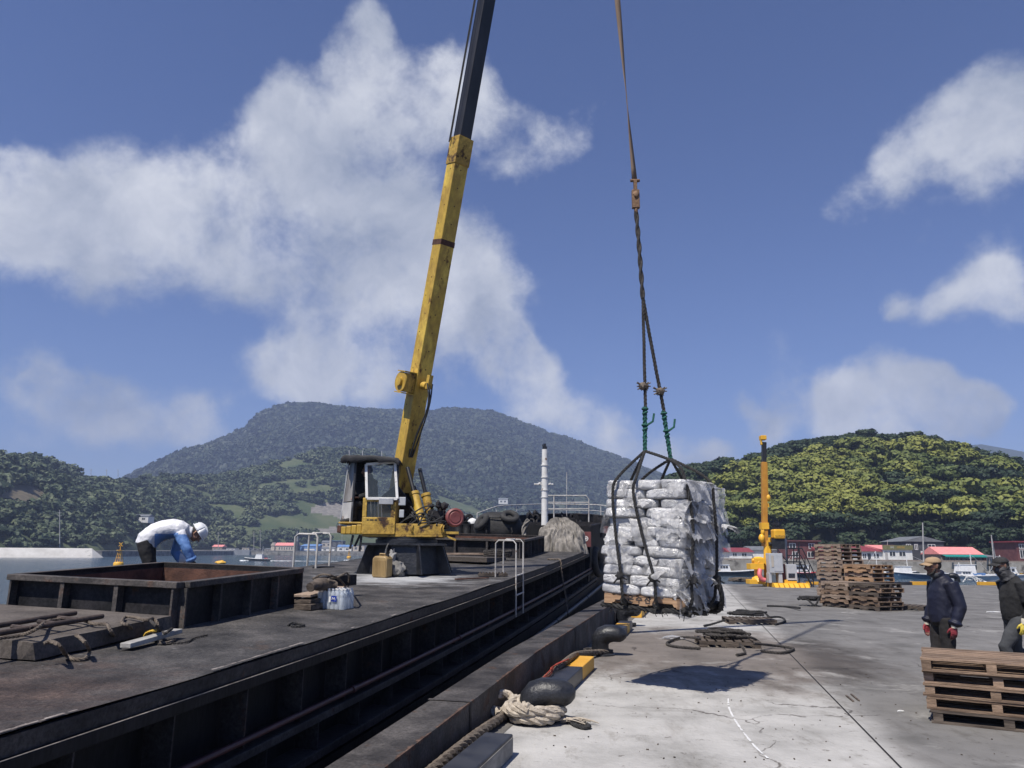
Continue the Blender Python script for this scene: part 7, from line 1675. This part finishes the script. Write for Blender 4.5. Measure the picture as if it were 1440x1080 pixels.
# ---------------------------------------------------------------- far shore on the left
VY = 575.0
mb = MB(); mb.prism([(at(255, 779, 520).x, 520), (at(430, 779, VY).x, VY), (at(960, 779, VY + 60).x, VY + 60), (at(960, 779, 900).x, 900), (at(150, 779, 900).x, 900)], SEA - 2, .9); struct(mb, 'left_shore', 'land')
def lwall(px0, px1, Y0, Y1, ztop, zlow, m, nm, label, th=2.0):
    a, b = at(px0, 779, Y0), at(px1, 779, Y1); mb = MB(); mb.prism([(a.x, a.y - th), (b.x, b.y - th), (b.x, b.y - .05), (a.x, a.y - .05)], zlow, ztop); return single(mb, nm, m, label, 'wall')
lwall(300, 352, 530, 545, 1.4, SEA - 2, 'seawall_white', 'sea_wall', 'pale sea wall left of the small fishing boat on the far shore')
lwall(352, 960, 546, VY + 58, .3, SEA - 2, 'seawall', 'harbour_wall', 'dark village quay wall below the church on the far shore')
# breakwater at the left edge
BY = 318; a, b = at(-160, 781, BY - 40), at(128, 781, BY); mb = MB(); d_ = (b - a).normalized(); n_ = Vector((-d_.y, d_.x, 0))
P = [(-5, SEA - 1), (-.6, 1.1), (0, 1.5), (2.4, 1.5), (2.6, .8), (6, SEA - 1)]
vs = [a + n_ * x + Vector((0, 0, z - a.z)) for x, z in P] + [b + n_ * x + Vector((0, 0, z - b.z)) for x, z in P] + [b + d_ * 6 + n_ * x * .6 + Vector((0, 0, SEA - 1 - b.z)) for x, z in P]
k = len(P); mb.add(vs, [(i, i + 1, k + i + 1, k + i) for i in range(k - 1)] + [(k + i, k + i + 1, 2 * k + i + 1, 2 * k + i) for i in range(k - 1)]); single(mb, 'breakwater', 'seawall_white', 'long white concrete breakwater at the left edge', 'breakwater')
mb = MB(); mb.prism([(at(-300, 779, 300).x, 315), (at(140, 779, 350).x, 352), (at(330, 779, 540).x, 545), (at(330, 779, 620).x, 640), (at(-300, 779, 400).x, 400)], SEA - 2, .4); struct(mb, 'rocky_shore', 'rocks')
lh = lambda *a_, **k_: house(*a_, **k_)
t, w, eh, h = house(386, 415, 763, 775, VY + 8, 'wall_tan', 'pink_roof', 'church with a pink roof and a grey spire on the far shore', 14, .35, 'ridge', [(.2 + .12 * k, .26 + .12 * k, .25, .75) for k in range(6)], (), .5, name='church')
mb = MB(); x = w / 2 + .5; mb.bx(x - 1.6, x + 1.6, -1, 2.2, -.8, h * 1.15); tw = mb.build('tower', 'wall_grey', t); mb = MB(); mb.lathe([(2.0, 0), (.05, 8.5)], 4, Matrix.Translation((x, .6, h * 1.15)) @ Matrix.Rotation(rad(45), 4, 'Z'), sm=False); mb.build('spire', 'grey_roof', tw)
mb = MB(); mb.bx(-w / 2 - 2.6, -w / 2 - .0, -1, 6, -.8, eh); mb.add([(-w / 2 - 3, -1.4, eh), (-w / 2 + .3, -1.4, eh), (-w / 2 - 1.3, -1.4, h * 1.02), (-w / 2 - 3, 7, eh), (-w / 2 + .3, 7, eh), (-w / 2 - 1.3, 7, h * 1.02)], [(0, 1, 2), (5, 4, 3), (0, 2, 5, 3), (2, 1, 4, 5)]); mb.build('porch', 'wall_tan', t)
house(422, 447, 765, 775, VY + 14, 'blue_roof', 'blue_roof', 'blue warehouse right of the church on the far shore', 12, .3, 'shed', [(.2, .8, .2, .45)], (), .3, frame_m='wall_white', wm='wall_white')
vill = [(352, 366, 770, 'wall_grey', 'grey_roof', 'small grey house left of the church'), (372, 380, 771, 'wall_tan', 'grey_roof', 'tan hut just left of the church'), (340, 350, 768, 'wall_tan', 'grey_roof', 'house with a grey roof near the bent worker'),
        (298, 312, 766, 'wall_stone', 'pink_roof', 'low house with a dull pink roof behind the worker'), (318, 330, 769, 'wall_white', 'grey_roof', 'white cottage on the shore right of the worker'),
        (452, 466, 760, 'wall_tan', 'grey_roof', 'tan two-storey house seen through the port grab rail'), (466, 482, 757, 'wall_grey', 'blue_roof', 'grey house with a flat blue roof under the crane cab'), (474, 494, 766, 'wall_white', 'blue_roof', 'white house with a sky-blue roof under the crane cab'),
        (496, 512, 763, 'wall_tan', 'grey_roof', 'tan house beside the crane pedestal'), (452, 470, 769, 'wall_white', 'grey_roof', 'long white shed by the far quay'), (616, 640, 768, 'wall_white', 'grey_roof', 'white house seen right of the crane pedestal')]
for i, (x0, x1, yt, mw, mr_, lb) in enumerate(vill):
    house(x0, x1, yt, 775.5 - (6 if yt < 762 else 0), VY + (28 if yt < 762 else 12), mw, mr_, lb, 9, .3, 'ridge' if i % 2 else 'flat', [(.15, .35, .3, .7), (.6, .8, .3, .7)], (), .3)
for i, (x0, x1, yt, yb, lb) in enumerate(((186, 208, 723, 733, 'white house among the trees on the left hillside'), (296, 304, 739, 743, 'lone white cottage halfway up the left hillside'), (701, 714, 700, 708, 'tiny grey house high on the mountain slope'), (1048, 1052, 800, 806, ''))):
    if not lb: continue
    Y = (480, 640, 1100)[i]
    house(x0, x1, yt, yb, Y, 'wall_white', 'grey_roof', lb, 8, .3, 'ridge', [(.2, .4, .3, .7), (.6, .8, .3, .7)], (), .3)
for i, (px, yt, yb, Y, ar, lb) in enumerate(((84, 717, 770, 345, 2, 'tall utility pole on the slope above the breakwater'), (153, 738, 752, 480, 1, 'short utility pole on the slope right of the breakwater'), (128, 659, 675, 640, 2, 'utility pole on the skyline, leftmost of four in the gap'), (150, 660, 673, 645, 2, 'utility pole on the skyline, second of four in the gap'), (166, 660, 671, 650, 1, 'utility pole on the skyline, third of four in the gap'), (118, 660, 672, 645, 1, 'double utility pole on the skyline beside the trees'), (26, 648, 665, 590, 1, 'utility pole among the trees at the upper left'), (82, 652, 668, 615, 1, 'utility pole by the last trees before the gap'),
        (357, 748, 773, VY + 2, 1, 'left of two utility poles near the small fishing boat'), (366, 745, 773, VY + 4, 1, 'right of two utility poles near the small fishing boat'), (307, 748, 772, 545, 1, 'utility pole on the shore right of the worker'), (481, 752, 772, VY + 10, 1, 'utility pole behind the crane step'))):
    pole(px, yt, yb, Y, .22, lb, 0, ar)
# buoys, floats and the boat under way
def buoy(px, py, Y, k, label):
    p = at(px, py, Y); p.z = SEA; t = thing('navigation_buoy', label, 'buoy', frame(p)); mb = MB(); mb.lathe([(.9, -.4), (1.05, .1), (1.05, .75), (.85, .95), (.2, 1.0)], 20); mb.map(lambda v: v * k); mb.build('float', 'yellow_new', t)
    mb = MB()
    for j in range(4):
        a = rad(45 + 90 * j); mb.tube([(.75 * math.cos(a), .75 * math.sin(a), .95), (.32 * math.cos(a), .32 * math.sin(a), 3.4)], .07, 6)
        for z in (1.8, 2.6): r = .75 - .43 * (z - .95) / 2.45; mb.tube([(r * math.cos(a), r * math.sin(a), z), (r * math.cos(a + rad(90)), r * math.sin(a + rad(90)), z)], .05, 5)
    mb.lathe([(.75, 3.4), (.75, 3.5)], 14); mb.tube([(0, 0, 3.5), (0, 0, 4.4)], .08, 6)
    for s_ in (-1, 1): mb.bar((-.4 * s_, 0, 4.3), (.4 * s_, 0, 5.1), .12, .12)
    mb.map(lambda v: v * k); mb.build('tower', 'yellow_new', t)
by = lambda px, py: gz(px, py, SEA)
q = by(167, 796.5); buoy(167, 790, q.y, q.y * 35 / FPX / 5.6, 'yellow navigation buoy with a lattice tower left of the worker')
q = by(491, 785); buoy(491, 780, q.y, q.y * 14 / FPX / 5.0, 'small yellow navigation buoy beside the crane pedestal')
q = by(310, 793); mb = MB(); mb.blob((q.x, q.y, SEA + .35), (1.5, .8, .5), 2, .3, 3); mb.blob((q.x + .3, q.y, SEA + .7), (.6, .4, .3), 2, .3, 4); single(mb, 'yellow_float', 'yellow_new', 'yellow float lying low on the water right of the worker', 'float')
q = by(496, 788.5); mb = MB()
for k in range(9): mb.blob((q.x - 3 + .75 * k, q.y + .3 * (k % 2), SEA + .1), (.5, .3, .2), 1, .3, k)
single(mb, 'white_floats', 'foam', 'line of white floats on the water beside the crane pedestal', 'floats')
q = by(361, 789); bt = boat(361, 786, q.y, 9.0, rad(172), 'boat_dark', 'small fishing boat under way across the bay with a white wake', (-.1, .3, 1.6), 2.6, 9)
mb = MB(); d = Vector((1, .1, 0)).normalized()
def wake(a, b): p = q + d * (3 + 24 * a); w = .5 + 1.6 * a; return (p.x, p.y + (b - .5) * w * 2, SEA + .1 + .12 * noise.noise(Vector((a * 30, b * 4, 2))) * (1 - a) + .1 * (1 - a) * math.sin(b * math.pi))
mb.sheet(wake, 60, 8)
for k in range(14): mb.blob((q.x - 4.2 + random.uniform(-1.2, 1.5), q.y + random.uniform(-1, .6), SEA + .12), (.6, .3, .2), 1, .4, k)
o = single(mb, 'boat_wake', 'foam', 'white foam wake behind the small fishing boat', 'wake'); o['kind'] = 'stuff'
q = by(640, 776) if False else None
